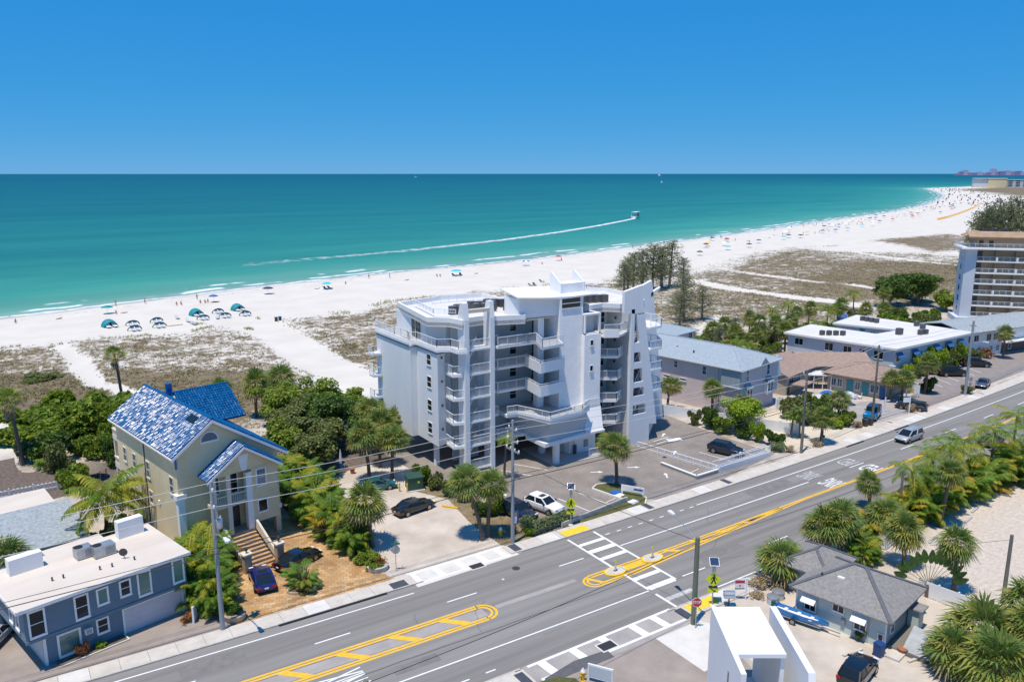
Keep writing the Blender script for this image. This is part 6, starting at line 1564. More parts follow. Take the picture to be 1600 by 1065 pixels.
# coconut palm with each frond a part
cc = thing('coconut_palm', 'coconut palm with long arching fronds beside the cream house wall', 'palm', (6.7, 80.0, 0))
put('trunk', trunk_mesh(4.6, 0.22, 0.15, (0.2, -1.6), 5), cc)
for i in range(26):
    rng = random.Random(900 + i); t = i / 26
    me = Veg(); feather(me, rng, (0, 0, 0), 0, 1.25 - 1.35 * t, 4.4 * rng.uniform(.85, 1.1), 1.35 + .4 * t, rng.choice([ARE, ARE_Y, (0.10, 0.135, 0.02)]), 34, 0.5, 0.15, 0.6)
    put('frond', me.mesh('frond', 'leaf'), cc, (0.2, -1.6, 4.6), i * 2.399963)
for k, (x, y, r, h) in enumerate(((7.6, 79.0, 1.3, 1.8), (9.0, 80.4, 1.1, 1.6), (5.6, 78.6, 1.1, 1.5))): bush('olive', x, y, r, h, 'low shrub under the coconut palm', 'shrubs under the coconut palm')
# areca thicket left of the stair
AL = 'areca palms between the blue building and the entrance stair'
for k, (x, y, h) in enumerate(((12.2, 68.8, 5.2), (13.2, 67.4, 5.0), (11.4, 66.4, 5.2), (12.4, 64.8, 4.8), (11.4, 63.2, 4.8), (12.3, 61.8, 4.2), (12.0, 60.5, 3.2), (10.9, 65.0, 4.6), (13.4, 69.6, 4.4))):
    clump(x, y, h, 'feathery areca palm in the thicket left of the entrance stair', AL, s=0.9, v='areca%d' % (k % 2))
bush('dark', 13.0, 59.2, 0.8, 1.0, 'small dark shrub in the stone planter by the utility pole'); bush('rust', 9.9, 60.6, 0.7, 0.6, 'rusty dry plant debris beside the garage driveway'); bush('rust', 2.6, 60.0, 0.55, 1.1, 'rust coloured croton under the big front window of the blue building')
bush('bright', 3.9, 60.35, 0.4, 0.5, 'small green plant in the planter bed of the blue building')
# driveway island
clump(19.2, 60.9, 3.1, 'green feather palm on the driveway island in front of the blue car', v='arecag'); bush('rust', 19.0, 60.3, 0.9, 1.0, 'dark red croton at the foot of the driveway island palm'); bush('olive', 19.4, 59.9, 1.0, 0.6, 'low edging plants on the driveway island')
# row right of the driveway
AR = 'areca palms along the right side of the stone driveway'
for k, (x, y, h) in enumerate(((25.2, 64.6, 3.6), (25.6, 66.6, 4.4), (25.0, 68.8, 4.8), (25.7, 70.6, 4.8), (24.8, 72.6, 5.0), (25.5, 74.8, 5.2), (24.7, 77.0, 5.0), (25.5, 79.4, 5.4), (24.8, 82.0, 5.2), (26.2, 84.6, 5.0), (27.0, 77.8, 4.4))):
    clump(x, y, h, 'feathery areca palm in the row right of the stone driveway', AR, v='areca%d' % (k % 3))
palm('sabal', 27.0, 64.4, 6.6, 'large shaggy palm by the stop sign at the sandy lot', s=1.35)
bush('grape', 25.6, 62.2, 1.7, 0.9, 'clipped green ground cover under the shaggy palm', ry=1.1); bush('rust', 25.9, 60.5, 0.75, 1.1, 'orange croton in the round planter by the pavement'); bush('grape', 25.4, 60.2, 0.8, 0.7, 'green plant in the round planter beside the orange croton')
# thicket between cream house and condominium
for k, (x, y, r, h, kd, lab) in enumerate(((31.0, 104, 3.6, 6.2, 'grape', 'leftmost rounded sea grape tree behind the cream house'), (35.2, 101.5, 3.9, 6.6, 'grape', 'tall sea grape tree in the middle of the thicket'), (38.2, 97.0, 3.4, 6.0, 'grape', 'sea grape tree nearest the condominium end wall'), (34.8, 93.8, 3.8, 6.6, 'dark', 'dense dark green tree behind the blue patio parasol'), (29.6, 96.4, 3.0, 5.0, 'olive', 'olive tree right behind the cream house roof'), (31.6, 90.2, 3.4, 5.4, 'olive', 'grey-green tree over the driveway palms'), (27.2, 90.0, 2.8, 4.8, 'grape', 'green tree at the rear corner of the cream house'), (36.8, 89.2, 2.6, 4.6, 'dark', 'shaded tree beside the condominium parking'), (28.8, 84.6, 2.6, 5.2, 'olive', 'olive tree over the row of driveway palms'), (32.2, 99.0, 3.2, 5.4, 'olive', 'grey-green tree between the sea grapes'), (38.6, 103.5, 2.6, 4.2, 'grape', 'sea grape closest to the sand path'), (30.4, 87.0, 2.4, 4.4, 'dark', 'dark tree left of the closed parasol'))):
    tree(kd, x, y, r, h, lab, 'trees between the cream house and the condominium', n=5600, size=0.17)
for (x, y, h, lab, s, l) in ((33.4, 79.6, 7.4, 'left palm of the trio by the condominium parking entrance', 1.25, (-.4, .2)), (35.8, 78.8, 6.6, 'right palm of the trio by the condominium parking entrance', 1.2, (.3, 0)), (36.2, 83.0, 7.0, 'rear palm of the trio by the condominium parking entrance', 1.15, (0, 0)),
                          (38.6, 91.2, 6.4, 'palm pressed against the condominium end wall', 1.15, (0, 0)), (40.0, 87.0, 5.6, 'lower palm beside the condominium end wall', 1.0, (0, 0)),
                          (37.1, 60.3, 7.0, 'upright palm of the pair by the fire hydrant', 1.05, (0, 0)), (36.3, 60.0, 7.3, 'leaning palm of the pair by the fire hydrant', 1.05, (-1.0, 1.2)), (55.9, 63.3, 6.4, 'lone round palm on the grass island of the paver court', 1.12, (0, 0))):
    palm('sabal', x, y, h, lab, lean=l, s=s)
palm('queen', 46.6, 72.0, 5.4, 'slim palm beside the condominium stair fins', s=0.6)
for (x, y, r, h, kd, lab) in ((38.0, 75.6, 1.1, 1.9, 'grape', 'leafy shrub just right of the green transformer'), (38.4, 73.6, 1.0, 1.8, 'olive', 'greyish shrub between the transformer and the twin palms'), (39.0, 71.0, 1.0, 1.7, 'dark', 'dark shrub on the dry verge beside the paver court'), (39.4, 68.8, 0.8, 2.0, 'grape', 'upright green plant on the verge beside the paver court'), (39.2, 64.8, 0.9, 1.5, 'dark', 'dark bush behind the leaning palm'), (40.4, 64.2, 1.0, 2.2, 'grape', 'leafy bush behind the upright twin palm'), (41.3, 59.5, 0.9, 1.4, 'silver', 'silvery shrub in front of the dark wagon'), (40.6, 58.4, 0.6, 0.8, 'bright', 'small bright plant beside the concrete pole')):
    bush(kd, x, y, r, h, lab)
hd = thing('hedge', 'clipped silver green hedge in front of the white crossover', 'hedge', (43.4, 58.5, 0), R(5))
cloud([((u, 0, 0.65), (0.8, 0.62, 0.62)) for u in (-2.2, -1.4, -0.6, 0.2, 1.0, 1.8)], 3600, 0.075, SLV, 3).build('foliage', 'leaf', hd)
MB().box(-2.6, -0.3, 0, 2.2, 0.3, 0.5).build('branches', 'bark_grey', hd)
# --- right of the condominium
palm('sabal', 84.6, 75.8, 5.6, 'palm in front of the pink side wall of the lavender house', s=0.95); palm('sabal', 86.4, 71.6, 3.9, 'short palm at the front corner of the lavender house', s=0.9); palm('sabal', 81.3, 81.4, 5.2, 'shaggy palm at the right foot of the condominium', s=1.0)
tree('bright', 82.2, 68.4, 2.9, 4.6, 'bright yellow-green tree along the right edge of the paver court', n=5200, size=0.13, trunk=0.2)
for (x, y, r, h, kd, lab) in ((79.2, 74.0, 0.9, 1.8, 'olive', 'small flowering shrub by the white boundary wall'), (80.2, 71.8, 1.5, 2.8, 'dark', 'dark shrub left of the bright yellow-green tree'), (79.8, 69.4, 1.4, 2.0, 'grape', 'shrub at the corner of the paver court'), (80.4, 66.6, 1.3, 1.8, 'dark', 'shrub below the bright yellow-green tree'), (80.8, 64.4, 1.0, 2.4, 'bright', 'upright light green bush by the sandy driveway'), (81.4, 62.2, 1.3, 1.8, 'dark', 'dark rounded bush beside the sandy driveway entrance'), (80.0, 60.8, 1.2, 1.1, 'silver', 'silvery shrub at the end of the white ramp railing'), (81.0, 59.6, 0.8, 0.8, 'dry', 'dry tuft beside the pole at the sandy driveway'), (85.4, 59.0, 0.8, 0.9, 'dry', 'dry grass clump by the mailbox'),
                           (92.6, 65.6, 1.8, 2.2, 'olive', 'olive bush left in the garden behind the sandy driveway'), (95.4, 65.2, 2.0, 2.6, 'dark', 'dark bush in the middle of the garden behind the sandy driveway'), (96.4, 62.6, 1.4, 1.7, 'grape', 'green bush left of the blue off-roader'), (94.6, 62.4, 1.2, 1.2, 'bright', 'low bright bush at the garden edge by the pavement'), (97.0, 60.9, 1.0, 0.9, 'dry', 'dry ornamental grass at the pavement left of the off-roader'), (93.4, 68.8, 2.0, 2.8, 'olive', 'loose bush in front of the tan house'), (97.6, 67.8, 1.8, 2.6, 'grape', 'bush between the garden and the bungalow forecourt'), (110.0, 60.9, 0.9, 1.2, 'dry', 'dry grass clump beside the silver estate car'), (127.0, 61.6, 1.0, 1.2, 'olive', 'shrub at the foot of the pole in the brown car park'), (122.4, 65.4, 1.3, 2.2, 'dark', 'dark shrub at the foot of the car park palm')):
    bush(kd, x, y, r, h, lab)
palm('date', 86.6, 62.4, 4.8, 'double-stemmed date palm beside the sandy driveway', s=1.1); palm('date', 85.9, 63.2, 4.0, 'shorter date palm beside the sandy driveway', s=1.0)
palm('sabal', 86.2, 58.9, 5.0, 'leaning palm right of the pole at the sandy driveway', lean=(0.9, 0.5), s=1.0)
palm('sabal', 97.2, 64.0, 4.6, 'squat palm left of the blue off-roader', s=0.95)
for (x, y, h, lab) in ((112.6, 65.8, 5.2, 'left palm of the pair before the bungalow'), (114.8, 65.2, 5.0, 'right palm of the pair before the bungalow'), (121.4, 65.3, 6.6, 'palm at the corner of the brown car park'), (157.2, 70.6, 6.4, 'palm before the long pale block at the right edge')): palm('sabal', x, y, h, lab, s=1.0)
for k, (x, y, r, h, kd) in enumerate(((127.5, 71.6, 1.3, 2.6, 'bright'), (129.6, 72.0, 1.4, 2.4, 'olive'), (131.8, 72.0, 1.4, 3.0, 'bright'), (134.2, 72.0, 1.5, 3.2, 'grape'), (137.0, 72.2, 1.6, 3.8, 'bright'), (140.0, 72.3, 1.6, 3.2, 'olive'), (142.8, 72.4, 1.6, 3.6, 'grape'), (146.0, 72.4, 1.5, 3.0, 'bright'), (151.5, 72.8, 1.4, 2.0, 'olive'), (155, 72.4, 1.3, 1.8, 'rust'))):
    bush(kd, x, y, r, h, 'shrub in the planting strip along the motel front', 'shrubs along the motel front')
# band of palms and shrubs seaward of the houses
MP = 'palms between the houses and the right dunes'
for (x, y, h, kd) in ((108, 103.2, 5.5, 'sabal'), (114.6, 104, 6.5, 'sabal'), (119, 97.5, 6.0, 'sabal'), (124, 101, 7.5, 'sabal'), (128.4, 99.8, 7.2, 'sabal'), (134, 100.5, 6.6, 'sabal'), (131.6, 108.8, 6.0, 'sabal'), (137, 108, 7.0, 'queen'), (151, 104.2, 6.5, 'queen'), (157.7, 106, 6.0, 'sabal'), (161.5, 101.8, 6.4, 'sabal'), (164.2, 110, 6.0, 'sabal'), (180, 117, 6.0, 'queen'), (186, 113, 6.5, 'sabal'), (112.5, 96.0, 4.8, 'queen'), (104.5, 98.5, 5.4, 'sabal'), (107, 94, 5.0, 'sabal'), (110.5, 91.5, 5.6, 'queen'), (116.5, 99.5, 6.2, 'sabal'), (121, 106, 6.4, 'sabal'), (126, 95.5, 6.4, 'sabal'), (146, 108, 6.2, 'sabal'), (154, 111, 5.8, 'sabal'), (170, 103, 5.6, 'sabal'), (143, 101, 4.6, 'queen'), (147.5, 98.8, 4.4, 'queen'), (156.9, 118.9, 5.0, 'queen')):
    palm(kd, x, y, h, 'palm in the green belt between the houses and the right dunes', MP, s=1.05)
MBU = 'shrubs in the green belt seaward of the houses'
for k, (x, y, r, h) in enumerate(((104, 101, 2.6, 3.2), (109.5, 99, 2.4, 2.8), (111, 106, 2.4, 2.6), (117.5, 93.5, 2.2, 2.6), (115.5, 90.5, 2.0, 3.0), (122, 95.8, 2.0, 2.4), (127, 106, 2.6, 2.4), (133, 104.5, 2.6, 2.6), (139, 104, 2.6, 2.6), (145, 104.5, 2.6, 2.8), (149, 101.5, 2.4, 2.8), (154, 101, 2.4, 2.6), (159, 98, 2.6, 3.0), (165, 97, 2.8, 3.4), (170, 99, 2.8, 3.2), (163, 92, 2.6, 3.4), (169, 92.5, 2.8, 3.6), (174, 95, 2.8, 3.4), (179, 99, 2.6, 3.0), (118, 108, 2.2, 2.2), (124, 112, 2.2, 2.2), (182, 106, 2.6, 2.4), (157.5, 91.0, 2.2, 3.0), (103, 94, 2.2, 3.0), (106, 90.5, 2.0, 2.8), (111.5, 93, 2.0, 3.2), (119.5, 103, 2.4, 3.0), (114, 101, 2.2, 3.0), (129.5, 103, 2.4, 2.6), (136.5, 99.2, 2.4, 3.0), (142.5, 98.2, 2.4, 2.8), (166.5, 107, 2.6, 2.6), (174, 104, 2.6, 2.8))):
    bush(('olive', 'grape', 'dark', 'olive')[k % 4], x, y, r, h, 'shrub in the green belt between the houses and the right dunes', MBU)
for (x, y, r, h, lab) in ((194, 116, 5.0, 7.4, 'large dark banyan-like tree left of the hotel'), (202, 113, 5.4, 8.4, 'tallest rounded tree left of the hotel'), (209, 116, 4.6, 6.6, 'rounded tree closest to the hotel wall'), (212, 124, 5.0, 5.4, 'broad tree in the scrub behind the hotel corner'), (201, 105, 4.0, 4.4, 'low dark tree below the tall rounded one')):
    tree('dark' if r > 4.8 else 'grape', x, y, r, h, lab, n=5200, size=0.24, trunk=0.25)
for (x, y, h, v, lab) in ((128.0, 125.5, 8.6, 0, 'grey feathery pine behind the condominium right end'), (134, 130, 12.2, 1, 'tallest feathery pine right of the condominium roof'), (139, 129, 9.0, 2, 'feathery pine right of the tallest one'), (113, 100.5, 6.4, 1, 'short pine behind the lavender house roof'), (121.5, 104, 7.0, 0, 'thin pine among the palms behind the lavender house')):
    pine(x, y, h * 0.92, lab, None, v, w=1.8)
PB = 'pines on the beach behind the condominium'
for k, (x, y, h) in enumerate(((150, 169, 9.5), (154, 172, 10.5), (158, 174, 11.5), (161.5, 174, 12.2), (165, 173.5, 13.6), (168.5, 173, 12.6), (172.5, 174, 14.2), (176, 172, 9.0), (156, 168, 8.5), (164, 169, 9.0))):
    pine(x, y, h, 'feathery pine in the grove on the beach behind the condominium', PB, k, w=1.55)
for k, (px, d, h) in enumerate(((1546, 212, 24.6), (1556, 216, 26), (1566, 210, 25.4), (1577, 214, 27), (1588, 211, 26.4), (1599, 215, 27.4), (1612, 212, 27), (1537, 220, 23))):
    x, y = farpt(px, d); pine(x, y, h, 'tall pine showing over the roof of the hotel', 'pines behind the hotel', k, w=0.8)
# --- near side of the road
for (x, y, h, lab, s) in ((53.2, 39.3, 3.9, 'dense round palm at the corner of the grey cottage', 1.12), (59.6, 39.6, 5.4, 'large palm left of the white gate', 1.25), (61.6, 39.2, 5.6, 'large palm leaning over the cottage roof', 1.25), (73.4, 43.9, 4.2, 'slender palm standing close to the near road edge', 0.85), (68.4, 39.4, 4.2, 'bushy palm behind the white gate', 1.05), (64.8, 35.0, 5.0, 'palm between the cottage roof and the shell lot', 1.05), (63.8, 30.1, 5.9, 'palm at the edge of the shell lot behind the cottage', 0.95), (75.4, 37.6, 7.2, 'tall palm with bare grey trunk at the row of wheel stops', 1.0)):
    palm('sabal', x, y, h, lab, s=s)
for (x, y, h, lab) in ((76.2, 41.0, 5.2, 'yellowish queen palm at the left end of the roadside row'), (79.4, 41.4, 5.6, 'second yellowish queen palm of the roadside row'), (83.2, 41.2, 6.0, 'queen palm in the middle of the roadside row'), (87.4, 41.9, 5.6, 'queen palm right of the middle of the roadside row'), (92.6, 41.4, 6.2, 'tall queen palm near the right edge of the roadside row'), (99.2, 42.2, 6.8, 'coconut-like palm at the right edge by the dark car'), (97.0, 38.4, 5.6, 'queen palm in the corner of the shell lot')):
    palm('queen', x, y, h + 0.8, lab, s=1.3)
NR = 'areca palms in the roadside row of the shell lot'
for (x, y, h) in ((70.8, 39.6, 3.6), (73.8, 40.4, 4.6), (75.4, 39.2, 4.0), (77.2, 40.2, 4.8), (79.6, 39.8, 4.6), (81.8, 40.6, 5.0), (84.0, 39.8, 4.6), (86.2, 40.6, 5.0), (88.6, 40.0, 4.8), (91.0, 40.4, 4.8), (93.4, 39.2, 4.8), (95.4, 40.0, 5.0), (97.6, 40.8, 5.0), (100.4, 39.4, 5.0), (96.4, 37.0, 4.6), (99.2, 36.4, 4.8), (102, 37, 5.0), (104, 40, 5.0), (64.0, 38.6, 3.0), (62.4, 37.4, 3.0), (57.2, 40.2, 3.0), (66.6, 40.0, 3.4)):
    clump(x, y, h, 'yellow-green areca palm in the roadside row by the shell lot', NR)
for (x, y, h, lab, s) in ((56.4, 24.4, 4.6, 'big palm head at the bottom right behind the cottage deck', 1.5), (52.2, 21.6, 4.8, 'lowest big palm head at the bottom right corner', 1.55), (60.6, 23.6, 5.2, 'palm head touching the right edge above the corner', 1.3), (53.0, 24.6, 3.6, 'shorter palm beside the dark tarpaulin', 1.2), (57.6, 21.6, 5.2, 'palm head farthest into the bottom right corner', 1.4)):
    palm('sabal', x, y, h, lab, s=s)
bush('dry', 51.0, 39.6, 1.0, 1.0, 'dry brown shrub beside the estate agent sign'); bush('dry', 52.0, 38.4, 0.9, 0.8, 'dead shrub at the foot of the dense round palm'); bush('olive', 51.2, 30.4, 0.5, 0.8, 'small shrub under the right awning of the cottage'); bush('dry', 49.6, 38.6, 0.7, 0.5, 'low dry weeds by the sand verge')
# traveller's palm: flat fan of paddle leaves, each leaf a part
tp = thing('traveller_palm', 'fan-shaped traveller palm with dark paddle leaves behind the cottage', 'palm', (61.4, 31.0, 0), R(-35))
MB().tube([(0, 0, 0), (0, 0, 1.1)], [0.22, 0.18], 8).build('trunk', 'bark_palm', tp)
for i in range(15):
    a = R(-78 + 156 * i / 14); L = 2.0; rng = random.Random(i); d = Vector((math.sin(a), rng.uniform(-.06, .06), math.cos(a))); e = Vector((0, 0, 1.0)) + d * L; m = Veg(); s = Vector((math.cos(a), 0, -math.sin(a)))
    m.leaf([(-.03, 0, 1.0), (.03, 0, 1.0), e + s * .02, e - s * .02], (0.07, 0.085, 0.02))
    for k in range(7):
        t0, t1 = k / 7, (k + 1.05) / 7; w0, w1 = 0.3 * math.sin(math.pi * (0.12 + .8 * t0)), 0.3 * math.sin(math.pi * (0.12 + .8 * t1)); n_ = Vector((0, -0.5, -0.5))
        for sg in (-1, 1): m.leaf([e + d * 1.2 * t0, e + d * 1.2 * t1, e + d * 1.2 * t1 + s * sg * w1 + n_ * .25 * w1, e + d * 1.2 * t0 + s * sg * w0 + n_ * .25 * w0], jit(rng, (0.05, 0.085, 0.02), .25))
    m.build('paddle_leaf', 'leaf', tp)

# dune grass: uncountable tufts over the scrub
rs = np.random.RandomState(4)
def scatter(x0, x1, y0, y1, n, hmin, hmax, cols, name, power=1.4, nb=5, spread=0.16):
    x = rs.uniform(x0, x1, n); y = rs.uniform(y0, y1, n); v = veg_at(x, y)
    clump_ = 0.5 + 0.5 * wob(x, y, 1.1, 31) + 0.5 * wob(x, y, 0.4, 32)
    k = rs.rand(n) < np.clip(v * clump_ * 1.5, 0, 1) ** power; x, y, v = x[k], y[k], v[k]; n = len(x)
    z = height_at(x, y); V, C_ = [], []
    for b in range(nb):
        a = rs.uniform(0, 6.28, n); h = rs.uniform(hmin, hmax, n) * (0.6 + .4 * v); r = rs.uniform(.3, 1.2, n) * spread * (h / hmax + .5); w = 0.035 + 0.05 * rs.rand(n)
        bx, by = x + rs.normal(scale=spread * .7, size=n), y + rs.normal(scale=spread * .7, size=n); tx, ty = bx + np.cos(a) * r * 2, by + np.sin(a) * r * 2
        c = np.array(cols)[rs.randint(len(cols), size=n)] * rs.uniform(.7, 1.25, n)[:, None]
        V.append(np.stack([np.stack([bx - np.sin(a) * w, by + np.cos(a) * w, z - 0.03], 1), np.stack([bx + np.sin(a) * w, by - np.cos(a) * w, z - 0.03], 1), np.stack([tx, ty, z + h], 1)], 1).reshape(-1, 3)); C_.append(np.repeat(c, 3, 0))
    m = Veg(); m.v = np.concatenate(V).tolist(); m.f = np.arange(len(m.v)).reshape(-1, 3).tolist(); m.col = np.concatenate(C_)
    return struct(m.build(name, 'leaf_dry'), 'stuff')
SCR = [(0.13, 0.098, 0.06), (0.10, 0.076, 0.048), (0.17, 0.13, 0.075), (0.085, 0.092, 0.034), (0.10, 0.105, 0.042), (0.075, 0.085, 0.03)]
scatter(-14, 60, 100, 188, 30000, .12, .42, SCR, 'dune_grass'); scatter(45, 195, 105, 200, 30000, .12, .42, SCR, 'dune_grass'); scatter(140, 345, 104, 240, 34000, .15, .5, SCR, 'dune_grass', spread=0.25)
# sea oats along the seaward dune edge
def oats(line, n, w):
    m = Veg()
    L = [Vector(p) for p in line]
    for i in range(n):
        k = rs.randint(len(L) - 1); p = L[k].lerp(L[k + 1], rs.rand()); c0 = wob(np.array([p.x]), np.array([p.y]), 0.35, 77)[0]
        if c0 < -0.02: continue
        x, y = p.x + rs.normal(scale=w * .3), p.y + rs.normal(scale=w)
        for b in range(4):
            a = rs.uniform(0, 6.28); h = rs.uniform(.35, .8); m.leaf([(x - .03, y, 0), (x + .03, y, 0), (x + math.cos(a) * .3, y + math.sin(a) * .3, h)], jit(random, random.choice([(0.16, 0.16, 0.06), (0.22, 0.18, 0.09), (0.13, 0.14, 0.045)]), .25))
    return struct(m.build('sea_oats', 'leaf_dry'), 'stuff')
oats([(-14, 181), (0.4, 184), (13, 185), (21.5, 182.5), (35.5, 180.5), (43, 186), (48, 176)], 900, 0.8); oats([(57, 186), (73, 185), (91, 196), (107, 196), (131, 199), (162, 196), (176, 192), (190, 197), (241, 210), (277, 228), (313, 238), (345, 232)], 1900, 1.3); oats([(38, 190), (43, 190)], 100, 0.6); oats([(49, 190.5), (53, 189.5)], 80, 0.6)
# ================================================================ vehicles
CARS = {  # L, W, top-line of the lower body (x, z), greenhouse base x0 x1, roof x0 x1, belt z, roof z, wheelbase, wheel radius
    'sedan': dict(L=4.45, W=1.70, top=[(-2.22, .55), (-2.15, .84), (-1.4, .91), (1.0, .86), (1.75, .74), (2.1, .62), (2.22, .42)], gb=(-1.65, 1.05), gr=(-.95, .25), belt=.88, roof=1.30, wb=2.6, r=.31),
    'suv': dict(L=4.25, W=1.72, top=[(-2.12, .6), (-2.08, .98), (-1.5, 1.0), (.9, .98), (1.65, .90), (2.0, .76), (2.12, .45)], gb=(-2.0, 1.0), gr=(-1.5, .25), belt=.97, roof=1.48, wb=2.5, r=.34),
    'van': dict(L=4.55, W=1.78, top=[(-2.27, .55), (-2.22, .98), (-1.5, 1.0), (1.2, .98), (1.8, .82), (2.15, .64), (2.27, .42)], gb=(-2.15, 1.5), gr=(-2.0, .55), belt=1.0, roof=1.58, wb=2.75, r=.31),
    'coupe': dict(L=4.05, W=1.70, top=[(-2.02, .50), (-1.95, .76), (-1.3, .86), (.8, .82), (1.5, .72), (1.9, .58), (2.02, .40)], gb=(-1.75, .95), gr=(-.7, .2), belt=.84, roof=1.18, wb=2.3, r=.32),
    'estate': dict(L=4.35, W=1.68, top=[(-2.17, .55), (-2.13, .9), (-1.5, .93), (.9, .88), (1.65, .76), (2.05, .64), (2.17, .42)], gb=(-2.05, 1.0), gr=(-1.8, .25), belt=.9, roof=1.36, wb=2.5, r=.31),
    'jeep': dict(L=3.9, W=1.66, top=[(-1.95, .6), (-1.93, 1.05), (-1.2, 1.05), (.55, 1.05), (.6, 1.02), (1.7, .98), (1.9, .9), (1.95, .55)], gb=(-1.9, .62), gr=(-1.88, .4), belt=1.05, roof=1.66, wb=2.3, r=.39)}
def plerp(P, x):
    for (a, za), (b, zb) in zip(P, P[1:]):
        if x <= b: return za + (zb - za) * (x - a) / (b - a) if b > a else za
    return P[-1][1]
CM = {}
def car_meshes(kind):
    if kind in CM: return CM[kind]
    k = CARS[kind]; L, W = k['L'], k['W']; m = MB(); box_ = kind == 'jeep'
    xs_ = sorted(set([p[0] for p in k['top']] + list(np.linspace(-L / 2 + .05, L / 2 - .05, 15)))); n = 12
    for x in xs_:
        t = abs(x) / (L / 2); w = W / 2 * (1 - (0.02 if box_ else 0.13) * max(0, t - .55) / .45 - (0.05 if t > .98 else 0)); zt = plerp(k['top'], x); b = .24 + (.10 * max(0, t - .85) / .15)
        h = [(0, b), (w * .86, b), (w * .97, b + .12), (w, b + (zt - b) * .5), (w * .97, zt - .09), (w * .86, zt - .012), (0, zt + .02)]
        for (y, z) in h + [(-y, z) for y, z in h[5:0:-1]]: m.v.append((x, y, z))
    for i in range(len(xs_) - 1):
        for j in range(n): a, c = i * n + j, i * n + (j + 1) % n; m.f.append((a, a + n, c + n, c))
    m.f.append(tuple(range(n))); e = (len(xs_) - 1) * n; m.f.append(tuple(e + j for j in range(n - 1, -1, -1)))
    def outline(x0, x1, w, z):
        h = [(x1, 0), (x1 - .02, w * .6), (x1 - .10, w * .93), (x1 - .32, w), ((x0 + x1) / 2, w * 1.01), (x0 + .32, w), (x0 + .08, w * .93), (x0, w * .6), (x0 - .01, 0)]
        return [(x, y, z) for x, y in h] + [(x, -y, z) for x, y in h[7:0:-1]]
    wb_, wr = W / 2 * .90, W / 2 * (.86 if box_ else .74)
    A, T = outline(*k['gb'], wb_, k['belt'] - .03), outline(*k['gr'], wr, k['roof'] - .04); g = MB(); N = len(A)
    g.v = list(A) + list(T); g.f = [(i, (i + 1) % N, N + (i + 1) % N, N + i) for i in range(N)] + [tuple(N + i for i in range(N))]
    r = MB(); T2 = outline(k['gr'][0] - .03, k['gr'][1] + .03, wr * 1.03, k['roof'] - .06); T3 = outline(k['gr'][0] + .12, k['gr'][1] - .12, wr * .85, k['roof'] + .0)
    r.v = list(T2) + [(x, y, z + .035) for x, y, z in T2] + list(T3); r.f = [(i, (i + 1) % N, N + (i + 1) % N, N + i) for i in range(N)] + [(N + i, N + (i + 1) % N, 2 * N + (i + 1) % N, 2 * N + i) for i in range(N)] + [tuple(2 * N + i for i in range(N))]
    for i in (2, 4, 6, 10, 12, 14):
        p, q = Vector(A[i]), Vector(T[i]); r.bar(p * 1.004, q * 1.006, .10, .07)
    ty = MB().lathe([(k['r'] * .6, -.1), (k['r'] * .96, -.11), (k['r'], -.06), (k['r'], .06), (k['r'] * .96, .11), (k['r'] * .6, .1)], 18, (0, 0, 0), 'y'); rm = MB().lathe([(k['r'] * .63, -.115), (k['r'] * .5, -.09), (k['r'] * .2, -.12), (.02, -.12)], 10, (0, 0, 0), 'y').lathe([(k['r'] * .63, .115), (k['r'] * .5, .09), (k['r'] * .2, .12), (.02, .12)], 10, (0, 0, 0), 'y')
    ar_ = MB().lathe([(k['r'] * 1.19, -.095), (k['r'] * 1.19, .095)], 18, (0, 0, .02), 'y')
    zh = plerp(k['top'], L / 2 - .2) - .06; zt = plerp(k['top'], -L / 2 + .06) - .12
    CM[kind] = dict(body=m.mesh('body', None, 42), glass=g.mesh('windows', 'glass', 30), roof=r.mesh('roof', None, 40), tyre=ty.mesh('wheel', 'rubber', 40), rim=rm.mesh('rim', 'rim', 40), arch=ar_.mesh('wheel_arch', 'black_matte'), zh=zh, zt=zt,
                    hl=MB().box(-.10, -.18, -.06, .06, .18, .06).mesh('headlight', 'lamp_glass'), tl=MB().box(-.05, -.14, -.09, .08, .14, .09).mesh('tail_light', 'tail_red'), mir=MB().box(-.06, -.10, -.06, .06, .10, .06).mesh('mirror', 'black_matte'),
                    plate=MB().box(-.015, -.16, -.05, .015, .16, .05).mesh('number_plate', 'sign_white'), bump=MB().box(-.05, -W / 2 * .72, -.07, .04, W / 2 * .72, .07).mesh('grille', 'black_matte'))
    return CM[kind]
def paint(name, col, metal=0.2): return mat('paint_' + name, col, 0.28, 0.03, 3.0, metal=metal, spec=0.5, coat=0.8)
for nm, c in (('black', (.010, .010, .012)), ('navy', (.012, .02, .045)), ('white', (.78, .78, .78)), ('silver', (.44, .46, .49)), ('blue', (.012, .018, .16)), ('teal', (.012, .12, .13)), ('jeepblue', (.01, .26, .55)), ('grey', (.09, .10, .115)), ('charcoal', (.03, .032, .036)), ('maroon', (.12, .02, .02))): paint(nm, c)
